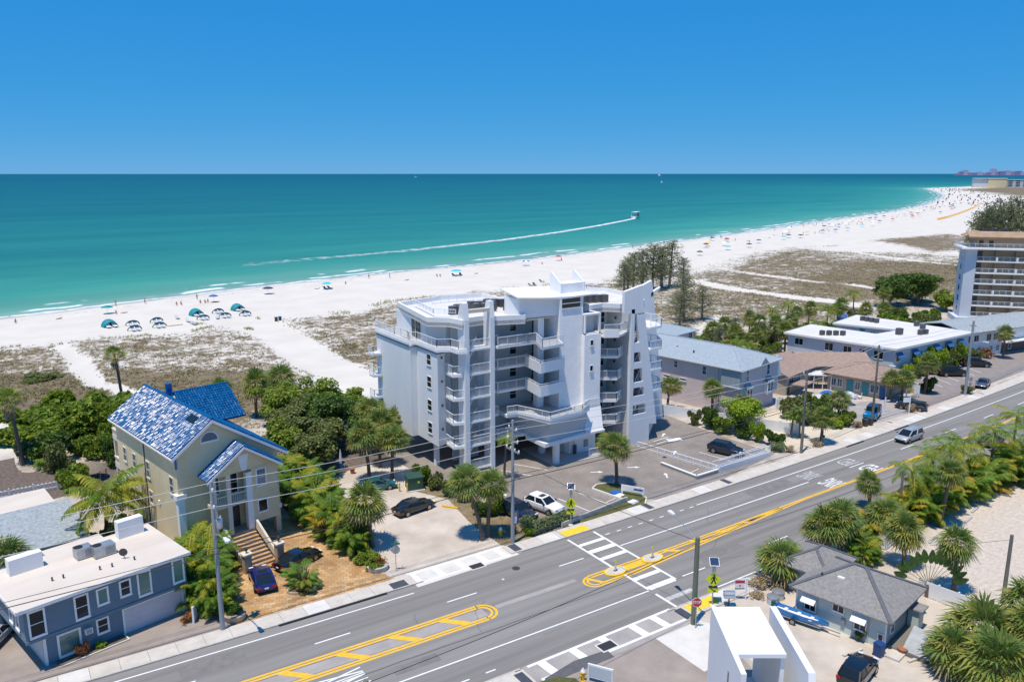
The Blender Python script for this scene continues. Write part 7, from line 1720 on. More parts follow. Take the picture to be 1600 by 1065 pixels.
def car(kind, x, y, deg, col, label, s=1.0, rack=False, sunroof=False, roofcol=None, z=0.015):
    k = CARS[kind]; M_ = car_meshes(kind); t = thing({'suv': 'parked_suv', 'van': 'minivan', 'jeep': 'jeep', 'coupe': 'coupe', 'estate': 'estate_car', 'sedan': 'sedan'}[kind], label, 'car', (x, y, z), R(deg)); t.scale = (s, s, s)
    def own(nm, me, c):
        me = me.copy(); me.materials.clear(); me.materials.append(MAT['paint_' + c]); return put(nm, me, t)
    own('body', M_['body'], col); put('windows', M_['glass'], t); ro = own('roof', M_['roof'], roofcol or col)
    for sx in (1, -1):
        for sy in (1, -1):
            w = put('wheel', M_['tyre'], t, (sx * k['wb'] / 2, sy * (k['W'] / 2 - .105), k['r'])); put('rim', M_['rim'], w); put('wheel_arch', M_['arch'], w, (0, -sy * .012, .02))
    for sy in (1, -1):
        put('headlight', M_['hl'], t, (k['L'] / 2 - .12, sy * (k['W'] / 2 - .33), M_['zh'])); put('tail_light', M_['tl'], t, (-k['L'] / 2 + .02, sy * (k['W'] / 2 - .24), M_['zt']))
        put('mirror', M_['mir'], t, (k['gb'][1] - .3, sy * (k['W'] / 2 + .06), k['belt'] + .05))
    put('grille', M_['bump'], t, (k['L'] / 2 - .015, 0, .45)); put('number_plate', M_['plate'], t, (-k['L'] / 2 - .01, 0, .55))
    if rack:
        for sy in (1, -1): MB().bar((k['gr'][0] + .1, sy * .5, k['roof'] + .03), (k['gr'][1] - .1, sy * .5, k['roof'] + .03), .035).build('roof_rail', 'galvanised', ro)
    if sunroof: MB().box(k['gr'][1] - .75, -.38, k['roof'] - .02, k['gr'][1] - .2, .38, k['roof'] + .012).build('sunroof', 'glass', ro)
    if kind == 'jeep':
        MB().lathe([(.36, -.1), (.36, .1)], 14, (0, 0, 0), 'y').build('spare_wheel', 'rubber', t, None, None, (-k['L'] / 2 - .12, 0, .95), R(90)); 
        for sy in (1, -1): MB().box(.75, sy * .62 - .2, .78, 1.75, sy * .62 + .28, .84).build('fender', 'black_matte', t)
    return t
car('sedan', 33.9, 69.5, 9, 'black', 'black sedan parked alone on the sandy lot', 1.03); car('sedan', 33.2, 77.0, -14, 'teal', 'teal green sedan half hidden behind the large shaggy palm', .95)
car('suv', 42.1, 62.5, -82, 'navy', 'dark blue crossover behind the concrete pole', 1.06, rack=True); car('suv', 45.2, 62.3, -76, 'white', 'white crossover with black sunroof in the paver court', 1.04, sunroof=True)
car('suv', 73.9, 63.6, -72, 'navy', 'dark navy crossover parked alone at the right of the paver court', 1.04); car('van', 97.7, 53.95, 182, 'silver', 'silver minivan driving on the far lane', 1.0, rack=True)
car('coupe', 16.5, 63.3, 84, 'blue', 'glossy dark blue coupe on the stone driveway', 1.06, sunroof=True, z=0.02); car('sedan', 20.2, 65.0, 20, 'black', 'black car hidden behind the driveway island palm', 1.0, z=0.02)
car('suv', 46.9, 27.7, 14, 'black', 'black car with red tail lights in front of the cottage at the bottom', 0.98); car('jeep', 102.6, 62.3, 200, 'jeepblue', 'bright blue off-roader with black roof by the bungalow', 1.05, roofcol='charcoal')
car('estate', 111.3, 61.6, 112, 'charcoal', 'silver and charcoal estate car backed up to the pavement before the bungalow', 1.0); car('suv', 136.3, 69.0, -33, 'black', 'nearer black car parked in front of the motel', 1.2)
car('suv', 146.6, 70.2, -40, 'black', 'farther black car parked in front of the motel', 1.15); car('sedan', 133.4, 62.4, 196, 'grey', 'dark grey sedan near the pavement in the brown car park', 1.0)
car('sedan', 105.0, 47.2, 2, 'navy', 'dark car glimpsed behind the roadside palms at the right', 1.0); car('sedan', -2.6, 65.6, 60, 'silver', 'silver car cut by the left edge beside the blue building', 1.0); car('sedan', -4.6, 69.6, 60, 'maroon', 'dark red car behind the silver one at the left edge', 1.0)

# boat on a trailer beside the cottage
bt = thing('boat', 'long bright blue open boat with white interior beside the cottage', 'boat', (49.35, 34.2, 0.38), R(-74))
bt.scale = (0.85, 0.78, 0.8)
hm = MB(); st_ = [(-2.4, .42, .0), (-1.2, .52, -.06), (0.4, .5, -.05), (1.6, .38, .05), (2.5, .04, .25)]
for (x, w, zb) in st_:
    zt = .60 + .03 * abs(x)
    hm.v += [(x, -w, zt), (x, -w * .85, zb + .12), (x, 0, zb), (x, w * .85, zb + .12), (x, w, zt)]
for i in range(4):
    for j in range(4): a = i * 5 + j; hm.f.append((a, a + 1, a + 6, a + 5))
hm.f.append((0, 1, 2, 3, 4)); hm.build('hull', mat('hull_blue', (0.01, 0.20, 0.52), .3, .05, 2.0, coat=.4), bt, 50)
MB().ext([(-2.3, -.33, .3), (-2.3, .33, .3), (.4, .40, .3), (1.5, .26, .34), (1.5, -.26, .34), (.4, -.40, .3)], (0, 0, .03)).build('deck', 'sign_white', bt)
for x in (-1.6, -.4, .8): B(bt, 'thwart', 'trim_white', (x, -.45, .36, x + .3, .45, .44))
mt = B(bt, 'outboard_motor', 'utility_green', (-2.75, -.15, .25, -2.42, .15, .85)); B(mt, 'leg', 'black_matte', (-2.66, -.06, -.3, -2.5, .06, .25))
tr = thing('boat_trailer', 'grey trailer under the blue boat', 'trailer', (49.35, 34.2, 0), R(-74))
for y in (-.4, .4): MB().bar((-2.0, y, .34), (1.6, y * .6, .34), .07).build('frame_rail', 'galvanised', tr)
MB().bar((1.6, 0, .34), (3.0, 0, .36), .08).build('drawbar', 'galvanised', tr)
for y in (-.6, .6): w = MB().lathe([(.15, -.07), (.26, -.08), (.26, .08), (.15, .07)], 14, (0, 0, 0), 'y').build('wheel', 'rubber', tr, None, None, (-.4, y, .26)); MB().lathe([(.16, -.075), (.16, .075)], 10, (0, 0, 0), 'y').build('rim', 'rim', w)

# ================================================================ poles, lamps, wires
def pole(x, y, h, label, m='concrete_pole', r0=.19, r1=.12, arms=(), lamp=None, transformer=None, name='utility_pole', rz=0.0, ins=True):
    t = thing(name, label, 'pole', (x, y, 0), rz)
    MB().tube([(0, 0, -.1), (0, 0, h * .5), (0, 0, h)], [r0, (r0 + r1) / 2, r1], 10).build('shaft', m, t, 60)
    for (z, L, n) in arms:
        a = B(t, 'cross_arm', 'galvanised', (-.06, -L / 2, z - .06, .06, L / 2, z + .06))
        for i in range(n):
            u = -L / 2 + L * i / max(1, n - 1); MB().lathe([(.03, .06), (.09, .12), (.05, .18), (.09, .24), (.03, .32)], 8, (0, u, z)).build('insulator', 'ceramic', a)
    if lamp:
        (dx, dy, z, up) = lamp; e = Vector((dx, dy, z + up))
        a = MB().tube([(0, 0, z), (dx * .5, dy * .5, z + up * .7), tuple(e)], [.045, .04, .035], 7).build('lamp_arm', 'galvanised', t)
        d = Vector((dx, dy, 0)).normalized(); n = Vector((-d.y, d.x, 0)); f = e + d * .75
        MB().ext([tuple(e - n * .1), tuple(f - n * .19), tuple(f + d * .1), tuple(f + n * .19), tuple(e + n * .1)], (0, 0, .14)).build('lamp_head', 'lamp_glass', a)
    if transformer:
        b = MB().lathe([(.22, -.4), (.26, -.36), (.26, .32), (.2, .4), (.06, .44)], 12, (.34, -.1, transformer)).build('transformer', 'galvanised', t, 40)
        for u in (-.12, .12): MB().lathe([(.03, .4), (.06, .46), (.03, .6)], 8, (.34 + u, -.1, transformer)).build('bushing', 'ceramic', b)
    return t
pole(11.9, 57.85, 12.0, 'concrete utility pole with lamp and transformer by the stone driveway', arms=[(11.3, .7, 1), (10.0, .8, 2)], lamp=(.2, -2.0, 7.9, .35), transformer=8.7)
pole(38.3, 57.75, 12.1, 'concrete utility pole with white insulators in front of the condominium', arms=[(11.2, 1.2, 2), (10.1, 1.6, 3), (9.2, 2.0, 4)], ins=True)
pole(81.9, 58.6, 10.6, 'utility pole beside the leaning palm at the sandy driveway', 'wood_pole', arms=[(10.0, 1.0, 2)]); pole(100.4, 60.9, 11.1, 'tall wooden utility pole beside the blue off-roader', 'wood_pole', arms=[(10.5, 1.0, 2)], lamp=(.2, -1.6, 8.2, .3))
pole(126.0, 61.4, 11.8, 'grey utility pole in the brown car park', arms=[(11.0, 1.0, 2)], lamp=(.2, -1.6, 8.4, .3), r0=.24, r1=.16)
pole(42.4, 38.7, 7.2, 'greenish wooden pole with long lamp arm beside the stop sign', 'wood_pole_green', .22, .17, lamp=(.9, 3.4, 6.9, .55)); pole(72.8, 40.4, 5.6, 'dark wooden pole among the roadside palms', 'wood_pole', .14, .12); pole(65.4, 27.0, 6.0, 'dark wooden pole at the shell lot beside the big palms', 'wood_pole', .17, .13)
pole(14.6, 36.4, 7.2, 'wooden pole whose top shows at the bottom edge', 'wood_pole_green', .2, .16)
def wire(label, pts, r, m, sag=.35, name='power_line'):
    w = MB()
    for a, b in zip(pts, pts[1:]):
        P = [(a[0] + (b[0] - a[0]) * k / 12, a[1] + (b[1] - a[1]) * k / 12, a[2] + (b[2] - a[2]) * k / 12 - sag * 4 * (k / 12) * (1 - k / 12)) for k in range(13)]
        w.tube(P, r, 5, False)
    return tag(w.build(name, m), label, 'wire')
LN = [(-28, 58.6), (11.9, 57.85), (38.3, 57.75), (81.9, 58.6), (100.4, 60.9), (126.0, 61.4), (170, 67)]
for i, (za, zb, dy, lab) in enumerate(((11.9, 11.6, 0, 'topmost overhead power line along the far pavement'), (11.05, 10.9, .35, 'middle overhead power line along the far pavement'), (10.15, 10.2, -.4, 'lowest of the three pale power lines along the far pavement'))):
    wire(lab, [(p[0], p[1] + dy, za if k < 3 else (zb if k != 3 else zb - .9)) for k, p in enumerate(LN)], .022, 'wire_light')
wire('thick dark cable strung low between the poles along the far pavement', [(p[0], p[1] - .22, 6.4 if k != 3 else 6.2) for k, p in enumerate(LN)], .035, 'wire_dark', .25, 'telephone_cable'); wire('second dark cable just above the thick one along the far pavement', [(p[0], p[1] - .22, 6.85 if k != 3 else 6.6) for k, p in enumerate(LN)], .022, 'wire_dark', .3, 'telephone_cable')
wire('dark service cable crossing the road to the greenish pole', [(41.5, 57.6, 6.35), (42.4, 38.7, 6.9)], .022, 'wire_dark', .3, 'service_cable'); wire('dark cable along the near lane from the greenish pole to the bottom edge pole', [(14.6, 36.4, 7.0), (42.4, 38.7, 6.75)], .022, 'wire_dark', .3, 'service_cable')
wire('dark cable along the near roadside palms', [(42.4, 38.7, 6.9), (72.8, 40.4, 5.4)], .018, 'wire_dark', .3, 'service_cable'); wire('thin wire from the shell lot pole toward the palms', [(65.4, 27.0, 5.6), (62.0, 31.5, 4.2)], .015, 'wire_dark', .1, 'service_cable')

# ================================================================ signs and street furniture
def textplate(word, w, h, m, parent, loc, a):
    cu = bpy.data.curves.new('t', 'FONT'); cu.body = word; cu.align_x = 'CENTER'; cu.align_y = 'CENTER'; cu.extrude = .004; cu.offset = .01
    o = bpy.data.objects.new('t', cu); C.objects.link(o); me = bpy.data.meshes.new_from_object(o.evaluated_get(bpy.context.evaluated_depsgraph_get())); bpy.data.objects.remove(o)
    v = np.empty(len(me.vertices) * 3); me.vertices.foreach_get('co', v); v = v.reshape(-1, 3); s_ = w / np.ptp(v[:, 0]); s2 = h / np.ptp(v[:, 1]); u = np.stack([v[:, 0] * s_, -v[:, 2], v[:, 1] * s2], 1)
    me.vertices.foreach_set('co', u.ravel()); me.materials.clear(); me.materials.append(MAT[m]); me.update()
    return put('lettering', me, parent, loc, a)
def ped_sign(x, y, h, a, label):
    t = thing('crossing_sign', label, 'sign', (x, y, 0), a)
    MB().tube([(0, 0, 0), (0, 0, h - .3)], .05, 8).build('post', 'galvanised', t); MB().lathe([(.24, 0), (.24, .1), (.1, .14)], 12).build('base', 'concrete_pale', t)
    p = MB().ext([(-.62, -.07, 2.35), (0, -.07, 1.73), (.62, -.07, 2.35), (0, -.07, 2.97)], (0, .02, 0)).build('diamond_plate', 'sign_yellow', t)
    f = MB().lathe([(.075, -.01), (.075, .01)], 10, (.03, -.08, 2.68), 'y')          # walking figure
    for q in ([(-.10, 2.58), (.14, 2.58), (.10, 2.32), (-.06, 2.32)], [(-.06, 2.34), (.05, 2.34), (-.13, 1.98), (-.22, 2.0)], [(.0, 2.34), (.1, 2.34), (.22, 2.0), (.13, 1.97)], [(.12, 2.57), (.15, 2.52), (.3, 2.36), (.25, 2.33)], [(-.08, 2.57), (-.12, 2.52), (-.25, 2.32), (-.2, 2.3)]):
        f.ext([(u, -.075, v) for u, v in q], (0, -.012, 0))
    f.build('pedestrian_symbol', 'black_matte', p)
    q = B(t, 'arrow_plate', 'sign_yellow', (-.42, -.07, 1.22, .42, -.05, 1.62))
    MB().ext([(-.25, -.072, 1.56), (-.18, -.072, 1.58), (.1, -.072, 1.38), (.18, -.072, 1.44), (.22, -.072, 1.28), (.02, -.072, 1.28), (.06, -.072, 1.34)], (0, -.01, 0)).build('arrow_symbol', 'black_matte', q)
    b = B(t, 'beacon_bar', 'black_matte', (-.35, -.1, 1.63, .35, .06, 1.73))
    s = MB().ext([(-.38, -.30, h - .32), (.38, -.30, h - .32), (.38, .30, h + .12), (-.38, .30, h + .12)], (0, .02, -.04)).build('solar_panel', 'galvanised', t); MB().ext([(-.34, -.266, h - .288), (.34, -.266, h - .288), (.34, .268, h + .105), (-.34, .268, h + .105)], (0, -.004, .008)).build('solar_cells', 'solar_cell', s)
    B(t, 'control_box', 'galvanised', (-.14, -.12, h - .95, .14, .12, h - .5))
    return t
ped_sign(45.25, 57.9, 4.2, R(-38), 'yellow pedestrian crossing sign with solar panel on the far pavement'); ped_sign(45.6, 39.75, 3.95, R(-38), 'yellow pedestrian crossing sign with solar panel on the near pavement')
def octagon(mb, z, r, y, d): mb.ext([(r * math.cos(R(22.5 + 45 * i)), y, z + r * math.sin(R(22.5 + 45 * i))) for i in range(8)], (0, d, 0)); return mb
t = thing('stop_sign', 'red stop sign on a grey post beside the greenish pole', 'sign', (42.1, 38.2, 0), R(-35)); MB().tube([(0, 0, 0), (0, 0, 2.55)], .035, 6).build('post', 'galvanised', t)
p = octagon(MB(), 2.2, .41, -.06, .02).build('sign_border', 'sign_white', t); octagon(MB(), 2.2, .37, -.066, .01).build('sign_face', 'sign_red', p); textplate('STOP', .58, .24, 'sign_white', p, (0, -.072, 2.2), 0)
B(t, 'street_name_plate', 'sign_green', (-.01, -.4, 2.58, .01, .4, 2.74))
t = thing('stop_sign', 'grey back of a stop sign with green street plates at the sandy lot', 'sign', (26.9, 59.0, 0), R(150)); MB().tube([(0, 0, 0), (0, 0, 2.5)], .035, 6).build('post', 'galvanised', t)
p = octagon(MB(), 2.0, .41, -.06, .02).build('sign_back', 'galvanised', t); octagon(MB(), 2.0, .38, -.066, .01).build('sign_face', 'sign_red', p); textplate('STOP', .58, .24, 'sign_white', p, (0, -.072, 2.0), 0)
B(t, 'street_name_plate', 'sign_green', (-.4, -.01, 2.5, .4, .01, 2.64)); B(t, 'street_name_plate', 'sign_green', (-.01, -.4, 2.66, .01, .4, 2.8))
t = thing('agent_sign', 'white estate agent post with hanging red and white board by the sand verge', 'sign', (48.6, 38.9, 0), R(-30)); B(t, 'post', 'vinyl_white', (-.05, -.05, 0, .05, .05, 1.95)); B(t, 'arm', 'vinyl_white', (-1.0, -.04, 1.8, .2, .04, 1.88))
p = B(t, 'board', 'sign_white', (-.95, -.02, .95, -.15, .02, 1.72)); B(p, 'red_band', 'sign_red', (-.95, -.026, 1.5, -.15, -.021, 1.72)); B(p, 'blue_band', 'grey_metal', (-.95, -.026, .95, -.15, -.021, 1.08)); B(p, 'red_mark', 'sign_red', (-.6, -.026, 1.2, -.48, -.021, 1.34))
t = thing('news_box', 'small blue grey box on a post beside the near crossing sign', 'box', (46.7, 39.0, 0), R(-35)); B(t, 'post', 'dark_metal', (-.05, -.05, 0, .05, .05, .75)); B(t, 'box', 'stucco_paleblue', (-.42, -.25, .75, .42, .25, 1.15)); MB().ext([(-.45, -.28, 1.15), (-.45, .28, 1.15), (-.45, .15, 1.3), (-.45, -.15, 1.3)], (.9, 0, 0)).build('lid', 'galvanised', t)
t = thing('info_sign', 'blue and white information board on a dark post behind the hydrant', 'sign', (39.6, 59.2, 0), R(-25)); B(t, 'post', 'dark_metal', (-.04, -.04, 0, .04, .04, 1.2)); p = B(t, 'board', 'sign_blue', (-.28, -.05, 1.1, .28, -.03, 2.5)); B(p, 'picture', 'cloth_white', (-.24, -.056, 1.2, .1, -.05, 1.9)); B(p, 'pink_mark', 'skin', (-.18, -.058, 1.95, .1, -.05, 2.3))
for x, lab in ((42.75, 'left round traffic island with a yellow marker post in the crosswalk'), (47.1, 'right round traffic island with a yellow marker post in the crosswalk')):
    t = thing('traffic_island', lab, 'island', (x, 48.25, 0), 0, 'traffic islands in the crosswalk'); c_ = [(1.15 * math.cos(a) * 1.0, .72 * math.sin(a)) for a in np.linspace(0, 2 * math.pi, 25)[:-1]]
    b = MB().prism(c_, 0.015, .16).build('kerb_ring', 'tactile_yellow', t); MB().prism([(u * .86, v * .82) for u, v in c_], .16, .175).build('top', 'concrete', b); B(t, 'socket', 'black_matte', (-.16, -.12, .175, .16, .12, .2)); B(t, 'marker_post', 'trim_cream', (-.06, -.06, .2, .06, .06, 1.0)); MB().lathe([(.14, -.02), (.14, .02)], 12, (0, 0, 1.05), 'y').build('marker_disc', 'sign_yellow', t)
def hydrant(x, y, label):
    t = thing('fire_hydrant', label, 'hydrant', (x, y, 0)); MB().lathe([(.2, 0), (.2, .06), (.14, .08), (.14, .6), (.18, .62), (.18, .68)], 12).build('barrel', 'safety_yellow', t, 40); MB().lathe([(.17, .68), (.15, .8), (.05, .9), (.05, .96)], 12).build('bonnet', 'sign_white', t, 50)
    for a in (0, 90, 180): MB().tube([(0, 0, .45), (.24 * math.cos(R(a)), .24 * math.sin(R(a)), .45)], .07, 8).build('nozzle', 'safety_yellow', t)
hydrant(38.2, 59.7, 'yellow hydrant with white bonnet under the twin palms'); hydrant(30.9, 37.9, 'yellow hydrant on the lawn at the bottom edge')
for (x, y, h, lab) in ((40.3, 60.3, 1.0, 'yellow bollard between the hydrant and the dark crossover'), (37.6, 62.4, 1.0, 'yellow bollard behind the twin palms'), (34.9, 75.0, 1.0, 'left yellow bollard before the green transformer'), (35.5, 74.3, 1.0, 'right yellow bollard before the green transformer')):
    t = thing('bollard', lab, 'bollard', (x, y, 0)); MB().tube([(0, 0, 0), (0, 0, h)], .09, 10).build('tube', 'safety_yellow', t, 60); MB().lathe([(.09, h), (.06, h + .05), (.01, h + .07)], 10).build('cap', 'safety_yellow', t, 60)
t = thing('transformer_box', 'dark green electrical transformer cabinet beside the sandy lot', 'transformer', (36.6, 74.8, 0), R(-12)); B(t, 'pad', 'concrete_pale', (-1.0, -.85, 0, 1.0, .85, .12)); B(t, 'cabinet', 'utility_green', (-.85, -.7, .12, .85, .7, 1.5)); MB().ext([(-.9, -.78, 1.5), (.9, -.78, 1.5), (.9, .74, 1.62), (-.9, .74, 1.62)], (0, 0, .06)).build('lid', 'utility_green', t); B(t, 'label_plate', 'sign_yellow', (.2, -.715, .9, .45, -.7, 1.15))
for i, (x, y, a, lab) in enumerate(((35.6, 71.8, -25, 'yellow parking kerb behind the black sedan nose'), (37.4, 68.2, -52, 'yellow parking kerb right of the black sedan'), (36.2, 70.6, -30, 'short yellow kerb at the black sedan front wheel'))): tag(MB().prism([(-.9, -.12), (.9, -.12), (.9, .12), (-.9, .12)], 0, .16).build('parking_kerb', 'safety_yellow', None, None, None, (x, y, 0), R(a)), lab, 'kerb')
for i, (x, y, a, lab) in enumerate(((82.2, 37.7, 10, 'far end concrete wheel stop of the shell lot row'), (79.2, 36.8, 10, 'second concrete wheel stop of the shell lot row'), (75.9, 36.1, 10, 'third concrete wheel stop of the shell lot row'), (71.8, 36.3, 10, 'concrete wheel stop nearest the white gate'), (49.2, 29.6, -8, 'timber wheel stop before the cottage'), (52.4, 26.6, -8, 'timber wheel stop right of the black car at the bottom'))): tag(MB().prism([(-.95, -.1), (.95, -.1), (.95, .1), (-.95, .1)], 0.02, .15).build('wheel_stop', 'concrete' if x < 60 else 'deck_grey', None, None, None, (x, y, 0), R(a)), lab, 'wheel stop')
for (x, y, lab) in ((50.5, 59.4, 'brown wheel stop at the front of the empty bay left of the grass island'), (52.4, 60.2, 'brown wheel stop in the bay next to the grass island'), (66.2, 61.4, 'brown wheel stop beside the ramp railing')): tag(MB().box(-.8, -.07, 0.014, .8, .07, .13).build('wheel_stop', 'trim_cream', None, None, None, (x, y, 0), R(12)), lab, 'wheel stop')
# grass island with kerb, retaining wall, ramp walls
gi = thing('grass_island', 'kerbed grass island with the lone palm in the paver court', 'island', (53, 59, 0)); io = (53, 59, 0)
ip = [(52.9, 63.9), (54.0, 64.5), (55.6, 64.2), (56.6, 62.8), (56.6, 60.4), (56.0, 58.6), (54.9, 57.6), (44.2, 57.5), (44.3, 57.8), (53.9, 59.3)]
MB().prism(ip, 0, .07).build('turf', 'lawn', gi, None, io); MB().wall(ip[:7], .16, 0, .16).build('kerb', 'trim_cream', gi, None, io); MB().wall([(52.9, 63.9), (53.9, 59.3)], .14, 0, .16).build('kerb', 'trim_white', gi, None, io)
tag(MB().wall([(44.2, 57.95), (53.85, 59.25)], .2, 0, .55).build('retaining_wall', 'kerb'), 'low grey retaining wall between the parking bays and the pavement', 'wall')
t = thing('condo_sign', 'low white sign board with blue lettering bar on the grass island', 'sign', (55.4, 60.1, .07), R(-58)); B(t, 'panel', 'sign_white', (-1.3, -.05, .35, 1.3, .05, 1.0)); B(t, 'blue_bar', 'sign_blue', (.1, -.056, .6, 1.1, -.05, .8)); B(t, 'post', 'vinyl_white', (-1.25, -.06, 0, -1.1, .06, .35)); B(t, 'post', 'vinyl_white', (1.1, -.06, 0, 1.25, .06, .35))
for (x, y, m, lab) in ((54.2, 61.6, 'cloth_blue', 'blue utility cover on the grass island'), (54.1, 60.9, 'sign_white', 'white utility lid on the grass island'), (54.2, 58.7, 'sign_white', 'small white meter lid on the grass verge')): tag(MB().prism([(-.55, -.4), (.5, -.45), (.55, .4), (-.5, .42)], 0, .14 if m == 'cloth_blue' else .05).build('utility_cover', m, None, 30, None, (x, y, .07), .2), lab, 'cover')
t = thing('ramp_fence', 'long white post-and-rail fence across the paver court', 'fence', (66.6, 71.5, 0), 0); fo = (66.6, 71.5, 0); f_ = MB()
P0, P1 = Vector((66.2, 71.2)), Vector((68.2, 59.9))
for k in range(12): q = P0.lerp(P1, k / 11); MB().box(q.x - .07, q.y - .07, 0, q.x + .07, q.y + .07, .85).build('post', 'vinyl_white', t, None, fo)
MB().bar((*P0, .85), (*P1, .85), .09, .06).bar((*P0, .3), (*P1, .3), .06).build('rail', 'vinyl_white', t, None, fo)
MB().wall([P0, P1], .22, 0, .12).build('plinth', 'kerb', t, None, fo)
t = thing('ramp_wall', 'low white-capped wall of the ramp beside the court exit', 'wall', (64.4, 62, 0), 0); fo = (64.4, 62, 0)
MB().wall([(64.3, 65.0), (64.6, 59.6), (68.2, 59.7)], .18, 0, .4).build('wall', 'kerb', t, None, fo); MB().wall([(64.3, 65.0), (64.6, 59.6), (68.2, 59.7)], .3, .4, .48).build('coping', 'trim_white', t, None, fo)
t = thing('ramp_railing', 'white railing on a pale base along the ramp by the pavement', 'railing', (73, 60, 0), 0); fo = (73, 60, 0)
for pp in ([(68.3, 59.7), (77.6, 59.9)], [(68.3, 60.6), (77.9, 61.0)]): MB().wall(pp, .2, 0, .7 if pp[0][1] < 60 else .3).build('base_wall', 'stucco_white_plain', t, None, fo); rail(MB(), pp, .7 if pp[0][1] < 60 else .3, .75, .25).build('railing', 'metal_white', t, None, fo)
# small things around the houses
t = thing('patio_parasol', 'closed blue and white patio parasol on the sandy lot edge', 'parasol', (31.6, 83.6, 0)); MB().tube([(0, 0, 0), (0, 0, 2.9)], .03, 6).build('pole', 'trim_white', t); MB().lathe([(.16, 1.3), (.2, 1.6), (.12, 2.4), (.03, 2.95)], 8).build('folded_canopy', 'stucco_paleblue', t); MB().lathe([(.22, .6), (.22, 1.3)], 8).build('wrapped_band', 'cloth_blue', t); B(t, 'foot', 'concrete', (-.3, -.3, 0, .3, .3, .1))
def potm(x, y, r, h, lab, m='terracotta'): t = thing('plant_pot', lab, 'pot', (x, y, 0)); MB().lathe([(r * .7, 0), (r, h), (r * 1.1, h), (r * 1.1, h + .05), (r * .9, h + .05)], 12).build('pot', m, t, 50); MB().lathe([(r * .9, h - .02), (r * .1, h)], 12).build('soil', 'mulch', t)
potm(32.7, 82.9, .3, .6, 'orange clay pot beside the closed parasol'); potm(52.2, 27.6, .35, .4, 'clay pot nearest the cottage steps'); potm(52.9, 26.9, .3, .35, 'middle clay pot by the cottage deck'); potm(53.6, 26.3, .32, .4, 'clay pot in front of the dark tarpaulin')
t = thing('round_planter', 'round stone planter at the corner of the stone driveway', 'planter', (25.7, 60.3, 0)); MB().lathe([(.95, 0), (1.0, .45), (.85, .5), (.8, .4)], 18).build('rim', 'kerb', t, 50); MB().lathe([(.82, .38), (.1, .42)], 18).build('soil', 'mulch', t)
t = thing('round_planter', 'stone planter beside the concrete pole with the lamp', 'planter', (13.1, 58.9, 0)); MB().lathe([(.75, 0), (.85, .55), (.7, .6), (.65, .5)], 16).build('rim', 'paving_stone', t, 50); MB().lathe([(.67, .48), (.1, .5)], 16).build('soil', 'mulch', t)
t = thing('island_planter', 'kidney-shaped planting bed on the stone driveway', 'planter', (19.2, 60.5, 0)); MB().prism([(1.5 * math.cos(a), .95 * math.sin(a)) for a in np.linspace(0, 6.283, 20)[:-1]], 0, .22).build('edging', 'paving_stone', t); MB().prism([(1.3 * math.cos(a), .78 * math.sin(a)) for a in np.linspace(0, 6.283, 20)[:-1]], .22, .26).build('soil', 'mulch', t)
t = thing('mailbox', 'black roadside mailbox at the sandy driveway', 'mailbox', (86.9, 59.2, 0)); B(t, 'post', 'wood_pole', (-.05, -.05, 0, .05, .05, 1.0)); MB().ext([(-.13, -.28, 1.0), (.13, -.28, 1.0), (.13, -.28, 1.18), (0, -.28, 1.3), (-.13, -.28, 1.18)], (0, .56, 0)).build('box', 'black_matte', t)
def bin_(x, y, m, lab, a=0.0): t = thing('rubbish_bin', lab, 'bin', (x, y, 0), a); MB().ext([(-.26, -.3, 0), (.26, -.3, 0), (.3, -.3, .95), (-.3, -.3, .95)], (0, .6, 0)).build('body', m, t); MB().ext([(-.33, -.36, .95), (-.33, .34, .95), (-.33, .3, 1.05), (-.33, -.28, 1.03)], (.66, 0, 0)).build('lid', m, t); [MB().lathe([(.1, -.04), (.1, .04)], 10, (sx * .22, .28, .1), 'y').build('wheel', 'rubber', t) for sx in (1, -1)]
bin_(50.5, 28.4, 'bin_blue', 'dark blue wheeled bin at the corner of the cottage'); bin_(98.3, 60.6, 'bin_dark', 'dark wheeled bin left of the wooden pole by the off-roader'); bin_(99.3, 60.5, 'bin_dark', 'dark wheeled bin right beside the wooden pole by the off-roader'); bin_(55.4, 184.0, 'bin_dark', 'brown litter bin on the beach path'); bin_(56.4, 184.3, 'bin_blue', 'blue litter bin on the beach path')
for (x, y, lab) in ((50.0, 37.3, 'nearer round grey tank beside the dense round palm'), (51.0, 37.6, 'farther round grey tank beside the dense round palm')): t = thing('storage_tank', lab, 'tank', (x, y, 0)); MB().lathe([(.5, 0), (.5, .6)], 18).build('body', 'stucco_paleblue', t, 50); MB().lathe([(.53, .6), (.53, .65), (.1, .72)], 18).build('lid', 'galvanised', t, 50)
t = thing('gate_enclosure', 'white vinyl gate enclosure among the roadside palms', 'gate', (66.2, 37.6, 0), R(8))
for (x, y, a) in ((0, 0, 0), (0, 0, 90), (1.9, 0, 90)): MB().ext([(0, 0, .1), (1.8, 0, .1), (1.8, 0, 1.5), (.9, 0, 1.2), (0, 0, 1.5)], (0, .05, 0)).build('panel', 'vinyl_white', t, None, None, (x, y, 0), R(a))
for (x, y) in ((-.05, 0), (1.85, 0), (0, 1.85), (1.9, 1.85)): B(t, 'post', 'vinyl_white', (x, y - .06, 0, x + .12, y + .06, 1.65))
t = thing('panel_fence', 'grey white panel fence right of the cottage by the shell lot', 'fence', (61.2, 31.6, 0), R(-83))
for i in range(3): B(t, 'panel', 'vinyl_white', (i * 1.5 + .05, 0, .05, i * 1.5 + 1.45, .05, 1.35))
for i in range(4): B(t, 'post', 'vinyl_white', (i * 1.5 - .06, -.04, 0, i * 1.5 + .06, .1, 1.45))
